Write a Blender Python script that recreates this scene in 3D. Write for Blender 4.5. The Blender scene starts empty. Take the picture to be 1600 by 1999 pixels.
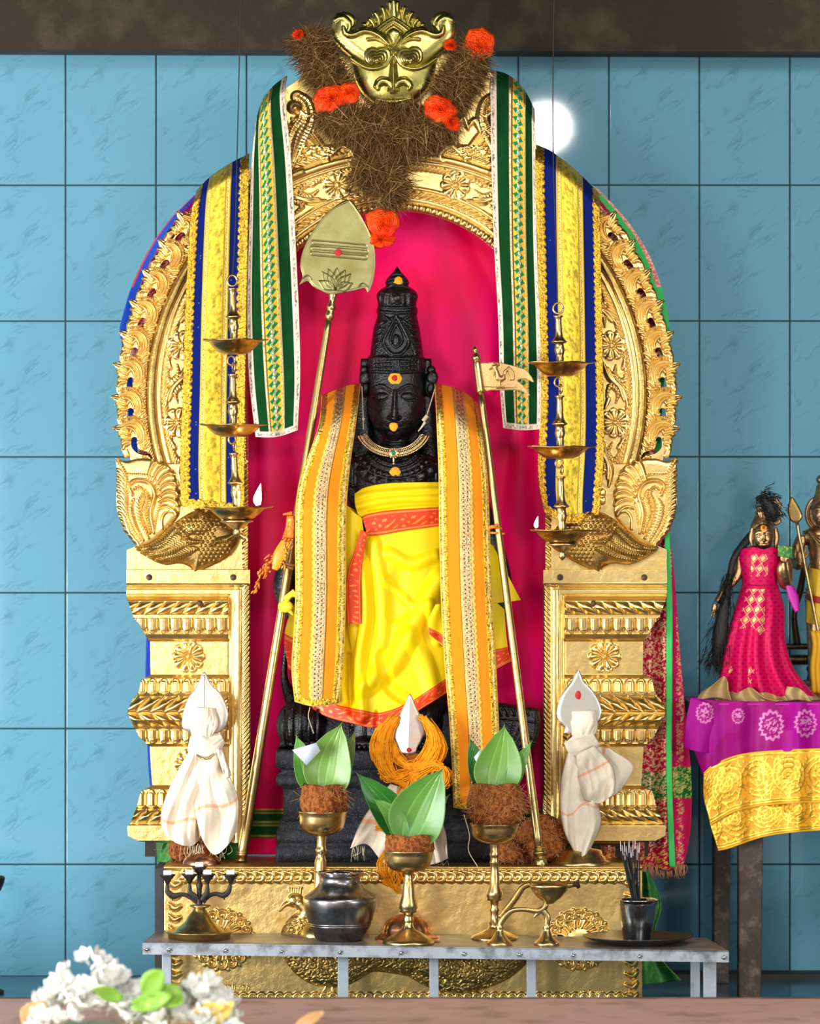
import bpy, math, random
import numpy as np
from math import pi, sin, cos, sqrt, atan2
random.seed(7); rng = np.random.default_rng(7)
S = bpy.context.scene; C = S.collection
DC = 9.0; CZ = .951                      # camera distance to the arch plane, eye height
# ---------------------------------------------------------------- camera
cd = bpy.data.cameras.new('camera'); cam = bpy.data.objects.new('camera', cd); C.objects.link(cam)
cam.location = (0, -DC, CZ); cam.rotation_euler = (pi/2, 0, 0)
cd.sensor_fit = 'HORIZONTAL'; cd.sensor_width = 36; cd.lens = 36*9000/1600
cd.clip_start = .1; cd.clip_end = 100
cd.dof.use_dof = True; cd.dof.focus_distance = 8.85; cd.dof.aperture_fstop = 5.0
S.camera = cam
# ---------------------------------------------------------------- light
S.view_settings.view_transform = 'Standard'; S.view_settings.look = 'None'
S.view_settings.gamma = 1; S.view_settings.use_curve_mapping = False
S.view_settings.exposure = 0.0
wd = bpy.data.worlds.new('daylight'); S.world = wd; wd.use_nodes = True
wn = wd.node_tree; wn.nodes.clear()
wo = wn.nodes.new('ShaderNodeOutputWorld'); wb = wn.nodes.new('ShaderNodeBackground')
wr = wn.nodes.new('ShaderNodeValToRGB'); wt = wn.nodes.new('ShaderNodeTexCoord')
wm = wn.nodes.new('ShaderNodeSeparateXYZ'); wa = wn.nodes.new('ShaderNodeMath'); wa.operation = 'MULTIPLY_ADD'
wa.inputs[1].default_value = .5; wa.inputs[2].default_value = .5
wn.links.new(wt.outputs['Generated'], wm.inputs[0]); wn.links.new(wm.outputs['Z'], wa.inputs[0])
wn.links.new(wa.outputs[0], wr.inputs[0])
def wmath(op, a, b=None, c=None):
    n = wn.nodes.new('ShaderNodeMath'); n.operation = op
    for i, v in enumerate((a, b, c)):
        if v is None: continue
        if isinstance(v, (int, float)): n.inputs[i].default_value = v
        else: wn.links.new(v, n.inputs[i])
    return n.outputs[0]
def wrange(v, a, b, c, d):
    n = wn.nodes.new('ShaderNodeMapRange'); n.interpolation_type = 'SMOOTHSTEP'; wn.links.new(v, n.inputs[0])
    for i, q in enumerate((a, b, c, d)): n.inputs[i+1].default_value = q
    return n.outputs[0]
front = wrange(wmath('MULTIPLY', wm.outputs['Y'], -1.0), .74, .985, .16, .92)     # bright front sector, added to give the gold relief contrast
left = wrange(wmath('MULTIPLY', wm.outputs['X'], -1.0), .70, .93, 0.0, .8)     # second bright sector, put in at the left for the metal reflections
fac = wmath('ADD', front, left)
wx = wn.nodes.new('ShaderNodeVectorMath'); wx.operation = 'SCALE'; wn.links.new(wr.outputs[0], wx.inputs[0]); wn.links.new(fac, wx.inputs['Scale'])
wn.links.new(wx.outputs[0], wb.inputs[0]); wn.links.new(wb.outputs[0], wo.inputs[0])
e = wr.color_ramp.elements
e[0].position = .2; e[0].color = (.30, .22, .16, 1); e[1].position = .85; e[1].color = (.10, .10, .10, 1)
x = e.new(.5); x.color = (.95, 1.0, 1.05, 1); x = e.new(.42); x.color = (.42, .38, .34, 1); x = e.new(.64); x.color = (.75, .8, .85, 1)
wb.inputs[1].default_value = .60
def area(name, loc, tgt, sx, sy, en, col):
    l = bpy.data.lights.new(name, 'AREA'); l.shape = 'RECTANGLE'; l.size = sx; l.size_y = sy; l.energy = en; l.color = col
    o = bpy.data.objects.new(name, l); C.objects.link(o); o.location = loc
    import mathutils
    o.rotation_euler = (mathutils.Vector(tgt)-mathutils.Vector(loc)).to_track_quat('-Z', 'Y').to_euler()
    return o
area('daylight_doorway', (-2.7, -2.2, .35), (-.5, .4, .25), 1.1, .9, 150, (.95, .98, 1))
area('ground_fill', (0, -7.2, 3.6), (0, -6.8, 0), 2.5, 2.0, 130, (1, .99, .96))  # added lamp, brightens the unseen pale ground below it
area('fill_left_front', (-1.7, -5.0, .75), (0, 0, .6), .7, .9, 62, (1, .985, .95))  # soft front fill, added just outside the camera view
area('daylight_window', (1.9, -3.4, 2.7), (0, 0, 1.0), .6, .6, 42, (1, .97, .9))
area('fill_right', (2.7, -3.0, .7), (.5, .3, .4), .7, .7, 34, (.97, .99, 1))  # small fill added to lift the dark lower right
area('daylight_entrance', (.3, -5.5, 3.1), (0, 0, .7), .9, .6, 24, (1, .99, .97))
# ---------------------------------------------------------------- helpers
def K(Y): return (DC+Y)/9000.0
def W(px, py, Y):
    k = K(Y); return ((px-800)*k, Y, CZ-(py-999.5)*k)
def WA(px, py, Y):
    px, py, Y = np.broadcast_arrays(np.asarray(px, float), np.asarray(py, float), np.asarray(Y, float))
    k = (DC+Y)/9000.0
    return np.stack([(px-800)*k, Y, CZ-(py-999.5)*k], -1)
def thing(name, label, cat, loc, group=None):
    o = bpy.data.objects.new(name, None); C.objects.link(o); o.empty_display_size = .05
    o.location = loc; o['label'] = label; o['category'] = cat
    if group: o['group'] = group
    return o
def tag(o, label, cat, group=None):
    o['label'] = label; o['category'] = cat
    if group: o['group'] = group
    return o
def wloc(o):
    v = np.zeros(3)
    while o is not None: v = v+np.array(o.location); o = o.parent
    return v
def mk(name, geo, mat, parent=None, smooth=True, col=None, met=None, origin=None, solid=0, bevel=0, sub=0, uv=None):
    """geo: (V,Q) or list of them; world coordinates"""
    if isinstance(geo, tuple): geo = [geo]
    Vs = []; Qs = []; n = 0
    for V, Q in geo:
        V = np.asarray(V, float).reshape(-1, 3); Q = np.asarray(Q, int).reshape(-1, 4)
        Vs.append(V); Qs.append(Q+n); n += len(V)
    V = np.concatenate(Vs); Q = np.concatenate(Qs)
    if parent is not None: org = wloc(parent)
    elif origin is not None: org = np.array(origin, float)
    else: org = np.array([(V[:, 0].min()+V[:, 0].max())/2, (V[:, 1].min()+V[:, 1].max())/2, V[:, 2].min()])
    tri = Q[:, 2] == Q[:, 3]
    me = bpy.data.meshes.new(name)
    me.vertices.add(len(V)); me.vertices.foreach_set('co', (V-org).astype(np.float32).ravel())
    if tri.any():
        q4 = Q[~tri]; q3 = Q[tri][:, :3]
        lv = np.concatenate([q4.ravel(), q3.ravel()])
        st = np.concatenate([np.arange(len(q4))*4, len(q4)*4+np.arange(len(q3))*3])
        tot = np.concatenate([np.full(len(q4), 4), np.full(len(q3), 3)])
    else:
        lv = Q.ravel(); st = np.arange(len(Q))*4; tot = np.full(len(Q), 4)
    me.loops.add(len(lv)); me.loops.foreach_set('vertex_index', lv.astype(np.int32))
    me.polygons.add(len(st)); me.polygons.foreach_set('loop_start', st.astype(np.int32))
    try: me.polygons.foreach_set('loop_total', tot.astype(np.int32))
    except Exception: pass
    me.polygons.foreach_set('use_smooth', np.full(len(st), bool(smooth)))
    if col is not None:
        a = me.color_attributes.new('Col', 'FLOAT_COLOR', 'POINT')
        c4 = np.ones((len(V), 4), np.float32); c4[:, :3] = np.asarray(col).reshape(-1, 3)
        a.data.foreach_set('color', c4.ravel())
    if met is not None:
        a = me.attributes.new('Met', 'FLOAT', 'POINT'); a.data.foreach_set('value', np.asarray(met, np.float32).ravel())
    if uv is not None:
        u = me.uv_layers.new(name='UVMap'); u.data.foreach_set('uv', np.asarray(uv, np.float32).reshape(-1, 2)[lv].ravel())
    me.validate(); me.update(); me.materials.append(mat)
    o = bpy.data.objects.new(name, me); C.objects.link(o)
    if parent is not None: o.parent = parent
    else: o.location = org
    if solid:
        m = o.modifiers.new('thick', 'SOLIDIFY'); m.thickness = solid; m.offset = 0
    if bevel:
        m = o.modifiers.new('bevel', 'BEVEL'); m.width = bevel; m.segments = 2
    if sub:
        m = o.modifiers.new('sub', 'SUBSURF'); m.levels = sub; m.render_levels = sub
    return o
def gridq(nr, nc, wrap=False, off=0):
    i = np.arange(nr-1)[:, None]; j = np.arange(nc if wrap else nc-1)[None]; j2 = (j+1) % nc
    q = np.stack([i*nc+j+0*i, i*nc+j2+0*i, (i+1)*nc+j2, (i+1)*nc+j], -1)
    return q.reshape(-1, 4)+off
def spl(P, n, closed=False, arc=True):
    P = np.asarray(P, float)
    if len(P) == 2 and not closed: return P[0]+(P[1]-P[0])*np.linspace(0, 1, n)[:, None]
    if closed: Q = np.vstack([P[-1], P, P[0], P[1]])
    else: Q = np.vstack([2*P[0]-P[1], P, 2*P[-1]-P[-2]])
    out = []; m = max(8, int(4*n/len(P)))
    for i in range(1, len(Q)-2):
        t = np.linspace(0, 1, m, endpoint=False)[:, None]; a, b, c, d = Q[i-1:i+3]
        out.append(.5*((2*b)+(c-a)*t+(2*a-5*b+4*c-d)*t*t+(3*b-a-3*c+d)*t**3))
    out = np.vstack(out+[Q[-2][None]]) 
    if not arc:
        return out
    L = np.r_[0, np.cumsum(np.linalg.norm(np.diff(out, axis=0)[:, :3], axis=1))]
    t = np.linspace(0, L[-1], n+1)[:-1] if closed else np.linspace(0, L[-1], n)
    return np.stack([np.interp(t, L, out[:, k]) for k in range(out.shape[1])], -1)
def lathe(prof, c, n=40, mod=None, sy=1.0):
    """prof [(r,z)] metres, c world centre (z added)"""
    P = np.asarray(prof, float); a = np.linspace(0, 2*pi, n, endpoint=False)
    r = P[:, 0][:, None]*np.ones(n)
    z = P[:, 1][:, None]*np.ones(n)
    if mod is not None: r, z = mod(r, z, a[None])
    V = np.stack([c[0]+r*np.cos(a), c[1]+sy*r*np.sin(a), c[2]+z], -1).reshape(-1, 3)
    q = gridq(len(P), n, True)
    if P[-1, 1] < P[0, 1]: q = q[:, ::-1]
    return V, q
def latpx(prof, px, Y, n=40, mod=None, sy=1.0):
    """prof [(radius px, py)] at depth Y, top to bottom or bottom to top"""
    k = K(Y); z0 = CZ
    return lathe([(r*k, CZ-(y-999.5)*k) for r, y in prof], ((px-800)*k, Y, 0), n, mod, sy)
def tube(P, R, n=8, cap=True, flat=1.0):
    P = np.asarray(P, float); R = np.broadcast_to(np.asarray(R, float), (len(P),)).copy()
    if cap:
        P = np.vstack([P[0], P, P[-1]]); R = np.r_[R[0]*.02, R, R[-1]*.02]
    T = np.gradient(P, axis=0); T[0] = T[1] if cap else T[0]
    if cap: T[-1] = T[-2]
    T /= np.linalg.norm(T, axis=1)[:, None]+1e-12
    u = np.cross(T[0], [0, 1, 0]);
    if np.linalg.norm(u) < .1: u = np.cross(T[0], [1, 0, 0])
    u /= np.linalg.norm(u); a = np.linspace(0, 2*pi, n, endpoint=False)[:, None]; out = []
    for p, t, r in zip(P, T, R):
        u = u-t*np.dot(u, t); u /= np.linalg.norm(u)+1e-12; v = np.cross(t, u)
        out.append(p+r*(np.cos(a)*u+flat*np.sin(a)*v))
    return np.concatenate(out), gridq(len(P), n, True)
def tpx(pts, rads, Y=None, n=8, m=24, flat=1.0):
    """tube through px points (px,py[,Y]) with px radii"""
    P = np.asarray(pts, float)
    if P.shape[1] == 2: P = np.c_[P, np.full(len(P), Y)]
    rads = np.broadcast_to(np.asarray(rads, float), (len(P),))
    A = np.c_[P[:, :2]*K(0), P[:, 2], rads]
    B = spl(A, m); k = (DC+B[:, 2])/9000
    return tube(WA(B[:, 0]/K(0), B[:, 1]/K(0), B[:, 2]), B[:, 3]*k, n, True, flat)
def box(x0, x1, y0, y1, z0, z1):
    V = [(x, y, z) for z in (z0, z1) for y in (y0, y1) for x in (x0, x1)]
    return np.array(V, float), np.array([(0, 2, 3, 1), (4, 5, 7, 6), (0, 1, 5, 4), (2, 6, 7, 3), (0, 4, 6, 2), (1, 3, 7, 5)])
def ell(c, rx, ry, rz, n=24, m=14):
    t = np.linspace(-pi/2, pi/2, m); V, q = lathe([(max(cos(a), 1e-4), sin(a)) for a in t], (0, 0, 0), n)
    return V*np.array([rx, ry, rz])+np.array(c), q
def ellpx(px, py, Y, rx, rz, ry=None, n=24, m=14):
    k = K(Y); return ell(W(px, py, Y), rx*k, (ry if ry is not None else rx)*k, rz*k, n, m)
def snoise(x, y, f, seed=0, oct=3):
    """cheap smooth value noise"""
    x = np.asarray(x, float)*f; y = np.asarray(y, float)*f; x, y = np.broadcast_arrays(x, y); o = np.zeros(x.shape); a = 1.; tot = 0
    r = np.random.default_rng(seed)
    for k in range(oct):
        T = r.random((64, 64)); xi = np.floor(x).astype(int); yi = np.floor(y).astype(int); fx = x-xi; fy = y-yi
        fx = fx*fx*(3-2*fx); fy = fy*fy*(3-2*fy)
        g = lambda i, j: T[(xi+i) % 64, (yi+j) % 64]
        o += a*((g(0, 0)*(1-fx)+g(1, 0)*fx)*(1-fy)+(g(0, 1)*(1-fx)+g(1, 1)*fx)*fy); tot += a; a *= .5; x = x*2+11.3; y = y*2+5.7
    return o/tot
# ---------------------------------------------------------------- materials
def mat(name, col=(.5, .5, .5), metal=0, rough=.5, bump=None, var=None, attr=False, coat=0, sheen=0, emit=None, sss=0, spec=.5, rvar=0, vcoord='Object', trans=0, glint=None):
    m = bpy.data.materials.new(name); m.use_nodes = True; nt = m.node_tree; b = nt.nodes['Principled BSDF']; L = nt.links
    def N(t, **kw):
        n = nt.nodes.new(t)
        for k, v in kw.items(): setattr(n, k, v)
        return n
    tc = N('ShaderNodeTexCoord')
    b.inputs['Base Color'].default_value = (*col, 1); b.inputs['Metallic'].default_value = metal; b.inputs['Roughness'].default_value = rough
    b.inputs['Specular IOR Level'].default_value = spec
    if coat: b.inputs['Coat Weight'].default_value = coat; b.inputs['Coat Roughness'].default_value = .08
    if sheen: b.inputs['Sheen Weight'].default_value = sheen; b.inputs['Sheen Roughness'].default_value = .4
    if emit: b.inputs['Emission Color'].default_value = (*emit[:3], 1); b.inputs['Emission Strength'].default_value = emit[3]
    if sss: b.inputs['Subsurface Weight'].default_value = sss; b.inputs['Subsurface Radius'].default_value = (.01, .006, .003)
    src = None
    if attr:
        a = N('ShaderNodeAttribute', attribute_name='Col'); src = a.outputs['Color']
        a2 = N('ShaderNodeAttribute', attribute_name='Met'); L.new(a2.outputs['Fac'], b.inputs['Metallic'])
        r = N('ShaderNodeMapRange'); r.inputs[3].default_value = rough; r.inputs[4].default_value = .3
        L.new(a2.outputs['Fac'], r.inputs[0]); L.new(r.outputs[0], b.inputs['Roughness'])
    if var:                                   # (scale, colour2, contrast lo, hi)
        n = N('ShaderNodeTexNoise'); n.inputs['Scale'].default_value = var[0]; n.inputs['Detail'].default_value = 6; n.inputs['Roughness'].default_value = .6
        L.new(tc.outputs[vcoord], n.inputs['Vector'])
        mr = N('ShaderNodeMapRange'); mr.inputs[1].default_value = var[2]; mr.inputs[2].default_value = var[3]; L.new(n.outputs['Fac'], mr.inputs[0])
        mx = N('ShaderNodeMix', data_type='RGBA'); mx.inputs[7].default_value = (*var[1], 1)
        if src: L.new(src, mx.inputs[6])
        else: mx.inputs[6].default_value = (*col, 1)
        L.new(mr.outputs[0], mx.inputs[0]); src = mx.outputs[2]
        if rvar:
            m2 = N('ShaderNodeMapRange'); m2.inputs[1].default_value = var[2]; m2.inputs[2].default_value = var[3]
            m2.inputs[3].default_value = rough; m2.inputs[4].default_value = rough+rvar; L.new(n.outputs['Fac'], m2.inputs[0]); L.new(m2.outputs[0], b.inputs['Roughness'])
    if src: L.new(src, b.inputs['Base Color'])
    prev = None
    for bp in (bump or []):                   # (kind, scale, strength, dist)
        if bp[0] == 'v':
            n = N('ShaderNodeTexVoronoi'); n.inputs['Scale'].default_value = bp[1]; out = n.outputs['Distance']
        elif bp[0] == 'w':
            n = N('ShaderNodeTexWave'); n.inputs['Scale'].default_value = bp[1]; n.inputs['Distortion'].default_value = 2; out = n.outputs['Fac']
        else:
            n = N('ShaderNodeTexNoise'); n.inputs['Scale'].default_value = bp[1]; n.inputs['Detail'].default_value = 5; out = n.outputs['Fac']
        if len(bp) > 4:
            mp = N('ShaderNodeMapping'); mp.inputs['Scale'].default_value = bp[4]; L.new(tc.outputs['Object'], mp.inputs[0]); L.new(mp.outputs[0], n.inputs['Vector'])
        else: L.new(tc.outputs['Object'], n.inputs['Vector'])
        bm = N('ShaderNodeBump'); bm.inputs['Strength'].default_value = bp[2]; bm.inputs['Distance'].default_value = bp[3]
        L.new(out, bm.inputs['Height'])
        if attr and bp[0] == 'v':
            mm = N('ShaderNodeMath', operation='MULTIPLY'); mm.inputs[1].default_value = bp[2]; L.new(a2.outputs['Fac'], mm.inputs[0]); L.new(mm.outputs[0], bm.inputs['Strength'])
        if prev: L.new(prev, bm.inputs['Normal'])
        prev = bm.outputs[0]
    if prev: L.new(prev, b.inputs['Normal'])
    return m
M = {}
M['gold'] = mat('gold_sheet', (.80, .57, .215), 1, .31, [('n', 60, .25, .004), ('n', 500, .12, .001)], (28, (.62, .38, .10), .52, .75), rvar=.12)
M['gold_dark'] = mat('gold_sheet_tarnished', (.50, .33, .10), 1, .33, [('n', 90, .3, .003), ('v', 420, .3, .001)], (30, (.30, .18, .05), .4, .7), rvar=.15)
M['gold_green'] = mat('gold_sheet_old', (.50, .43, .14), 1, .27, [('n', 40, .2, .004)], (25, (.32, .27, .07), .45, .7), rvar=.1)
M['rivet'] = mat('rusty_rivet', (.13, .07, .045), .6, .55, [('n', 300, .5, .002)])
M['brass'] = mat('brass', (.60, .44, .19), 1, .29, [('n', 50, .1, .002)], (45, (.36, .23, .07), .5, .72), rvar=.15)
M['brass_dark'] = mat('brass_dark', (.48, .31, .10), 1, .26, [('n', 50, .1, .002)], (40, (.24, .14, .045), .45, .7), rvar=.15)
M['copper'] = mat('copper', (.55, .25, .13), 1, .3, None, (50, (.3, .14, .08), .45, .7))
M['steel'] = mat('steel', (.62, .62, .63), 1, .16, [('n', 30, .05, .002)], (60, (.35, .34, .34), .55, .7))
M['steel_dark'] = mat('steel_dark', (.27, .26, .26), 1, .3, [('n', 40, .08, .002)], (60, (.13, .13, .135), .4, .7))
M['stone'] = mat('black_stone', (.003, .003, .004), 0, .25, [('n', 260, .7, .0025), ('n', 60, .3, .003)], (90, (.018, .021, .026), .55, .8), spec=.55, rvar=.2)
M['stone_dry'] = mat('dry_black_stone', (.010, .011, .014), 0, .55, [('n', 350, .8, .002)], (120, (.05, .057, .07), .5, .75), spec=.35)
M['iron'] = mat('blackened_iron', (.03, .026, .022), .5, .5, [('n', 200, .4, .001)])
# ---------------------------------------------------------------- relief sheets
class Rel:
    def __init__(s, x0, x1, y0, y1, res=1.0):
        s.x = np.arange(x0, x1+res, res, dtype=np.float32); s.y = np.arange(y0, y1+res, res, dtype=np.float32)
        s.X, s.Y = np.meshgrid(s.x, s.y); s.H = np.zeros_like(s.X); s.S = np.full_like(s.X, -1e3); s.res = res
    def win(s, P, pad):
        a = np.searchsorted(s.x, P[:, 0].min()-pad); b = np.searchsorted(s.x, P[:, 0].max()+pad)
        c = np.searchsorted(s.y, P[:, 1].min()-pad); d = np.searchsorted(s.y, P[:, 1].max()+pad)
        return slice(c, d), slice(a, b)
    def near(s, P, w, R=None):
        X = s.X[w]; Y = s.Y[w]; best = np.full(X.shape, 1e9, np.float32); T = np.zeros_like(X); SD = np.zeros_like(X); RR = np.ones_like(X); DD = np.zeros_like(X)
        L = np.r_[0, np.cumsum(np.linalg.norm(np.diff(P, axis=0), axis=1))]
        for i in range(len(P)-1):
            ax, ay = P[i]; dx, dy = P[i+1]-P[i]; l2 = dx*dx+dy*dy+1e-9
            t = np.clip(((X-ax)*dx+(Y-ay)*dy)/l2, 0, 1); ex = X-ax-t*dx; ey = Y-ay-t*dy; d = np.sqrt(ex*ex+ey*ey)
            r = 1. if R is None else R[i]+(R[i+1]-R[i])*t
            key = d/r if R is not None else d
            u = key < best; best = np.where(u, key, best); T = np.where(u, L[i]+t*sqrt(l2), T); SD = np.where(u, np.sign(dx*ey-dy*ex), SD)
            DD = np.where(u, d, DD); RR = np.where(u, r, RR)
        return DD, T, SD, RR, L[-1]
    def stroke(s, pts, rad, h, ridge=0, ra=.25, barb=0, ba=.25, base=0, solid=False, add=False, n=None, power=.5, bs=0):
        pts = np.asarray(pts, float); rad = np.broadcast_to(np.asarray(rad, float), (len(pts),))
        if n is None: n = max(8, int(np.linalg.norm(np.diff(pts, axis=0), axis=1).sum()/6))
        A = spl(np.c_[pts, np.zeros(len(pts)), rad], n); P = A[:, :2]; R = np.maximum(A[:, 3], .3); w = s.win(P, R.max()+2)
        if s.X[w].size == 0: return
        d, t, sd, r, Lt = s.near(P, w, R); q = np.clip(d/r, 0, 1); hh = (1-q*q)**power
        if ridge: hh = hh*(1-ra+ra*np.cos(2*pi*ridge*q*sd*.5))
        if barb: hh = hh*(1-ba+ba*np.cos(2*pi*(t+bs*d)/barb))
        ins = d < r
        if add: s.H[w] += np.where(ins, hh*h, 0)
        else: s.H[w] = np.where(ins, np.maximum(s.H[w], base+hh*h), s.H[w])
        if solid: s.S[w] = np.maximum(s.S[w], r-d)
    def sdpoly(s, pts, closed_spline=True, n=80, w=None):
        P = spl(pts, n, True) if closed_spline else np.asarray(pts, float)
        P = np.vstack([P, P[:1]])
        w = w or s.win(P, 6); X = s.X[w]; Y = s.Y[w]
        best = np.full(X.shape, 1e9, np.float32); ins = np.zeros(X.shape, bool)
        for i in range(len(P)-1):
            ax, ay = P[i]; bx, by = P[i+1]; dx = bx-ax; dy = by-ay; l2 = dx*dx+dy*dy+1e-9
            t = np.clip(((X-ax)*dx+(Y-ay)*dy)/l2, 0, 1); ex = X-ax-t*dx; ey = Y-ay-t*dy; best = np.minimum(best, ex*ex+ey*ey)
            if abs(dy) > 1e-9:
                c = ((ay > Y) != (by > Y)) & (X < dx*(Y-ay)/dy+ax); ins ^= c
        d = np.sqrt(best); return np.where(ins, d, -d), w
    def poly(s, pts, h=0, edge=6, base=0, solid=True, spline=True, n=80, set_=False):
        sd, w = s.sdpoly(pts, spline, n)
        q = np.clip(1-sd/edge, 0, 1); hh = base+h*np.sqrt(1-q*q); ins = sd > 0
        s.H[w] = np.where(ins, hh if set_ else np.maximum(s.H[w], hh), s.H[w])
        if solid: s.S[w] = np.maximum(s.S[w], sd)
    def blob(s, x, y, rx, ry, h, base=0, add=False, power=.5, solid=False, rot=0, col=None):
        r = max(rx, ry); w = s.win(np.array([[x, y]]), r+2); X = s.X[w]-x; Y = s.Y[w]-y
        if rot: X, Y = X*cos(rot)+Y*sin(rot), -X*sin(rot)+Y*cos(rot)
        q = (X/rx)**2+(Y/ry)**2; hh = base+h*np.clip(1-q, 0, 1)**power; ins = q < 1
        s.H[w] = np.where(ins, s.H[w]+hh if add else np.maximum(s.H[w], hh), s.H[w])
        if solid: s.S[w] = np.maximum(s.S[w], (1-np.sqrt(q))*min(rx, ry))
    def rosette(s, x, y, r, h, n=10, base=0):
        w = s.win(np.array([[x, y]]), r+2); X = s.X[w]-x; Y = s.Y[w]-y; d = np.hypot(X, Y)/r; a = np.arctan2(Y, X)
        c = np.abs(np.cos(a*n/2)); lim = .8+.2*np.sqrt(c)
        pet = np.clip(1-(d/lim)**4, 0, 1)**.5*(.35+.65*c**.6)*(.6+.4*np.clip(d*1.6, 0, 1))
        rim = .5*np.exp(-((d-lim*.93)/.05)**2)
        ctr = np.where(d < .26, np.sqrt(np.clip(1-(d/.26)**2, 0, 1))*(.75+.25*np.cos(6*a))*1.1, 0)
        hh = np.where(d < lim, np.maximum(np.where(d > .28, pet+rim*.4, .1), ctr), 0)*h
        s.H[w] = np.where(d < lim, np.maximum(s.H[w], base+hh), s.H[w])
    def geo(s, Y0, thick=.004, cx=None, hs=1.0):
        """cx: mirror about this px column; returns (V,Q)"""
        k = K(Y0); Sd = s.S; H = s.H; X = s.X.copy().astype(float); Y = s.Y.copy().astype(float); ny, nx = X.shape
        pos = Sd > 0
        cell = pos[:-1, :-1] | pos[1:, :-1] | pos[:-1, 1:] | pos[1:, 1:]
        gy, gx = np.gradient(Sd, s.res); g2 = gx*gx+gy*gy+1e-6
        mv = (~pos) & (Sd > -3*s.res); st = np.clip(-Sd/np.sqrt(g2), 0, 1.4*s.res)/np.sqrt(g2)
        X = np.where(mv, X+gx*st, X); Y = np.where(mv, Y+gy*st, Y)
        Hm = H.copy()
        # outer vertices take their inner neighbours' height
        acc = np.zeros_like(H); cnt = np.zeros_like(H); Hp = np.where(pos, H, 0)
        for dy in (-1, 0, 1):
            for dx in (-1, 0, 1):
                if dx or dy: acc += np.roll(np.roll(Hp, dy, 0), dx, 1); cnt += np.roll(np.roll(pos.astype(float), dy, 0), dx, 1)
        Hm = np.where(pos, H, acc/np.maximum(cnt, 1))
        if cx is not None: X = 2*cx-X
        P = np.stack([(X-800)*k, Y0-Hm*k*hs, CZ-(Y-999.5)*k], -1).reshape(-1, 3)
        idx = np.arange(ny*nx).reshape(ny, nx)
        q = np.stack([idx[:-1, :-1], idx[1:, :-1], idx[1:, 1:], idx[:-1, 1:]], -1)[cell]
        if cx is not None: q = q[:, ::-1]
        used, inv = np.unique(q, return_inverse=True); q = inv.reshape(q.shape); P = P[used]
        # border edges -> rim
        e = np.concatenate([q[:, [0, 1]], q[:, [1, 2]], q[:, [2, 3]], q[:, [3, 0]]])
        key = np.sort(e, 1); kk = key[:, 0]*len(P)+key[:, 1]; u, c = np.unique(kk, return_counts=True)
        be = e[np.isin(kk, u[c == 1])]; bv, bi = np.unique(be, return_inverse=True); bi = bi.reshape(be.shape)
        B = P[bv].copy(); B[:, 1] = Y0+thick; n0 = len(P)
        rim = np.stack([be[:, 1], be[:, 0], bi[:, 0]+n0, bi[:, 1]+n0], -1)
        return np.vstack([P, B]), np.vstack([q, rim])
CX = 774.0
def both(name, rel, Y0, m, parent, thick=.004, hs=1.0, label=None):
    a = mk(name, rel.geo(Y0, thick, None, hs), m, parent); b = mk(name, rel.geo(Y0, thick, CX, hs), m, parent)
    return a, b
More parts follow.
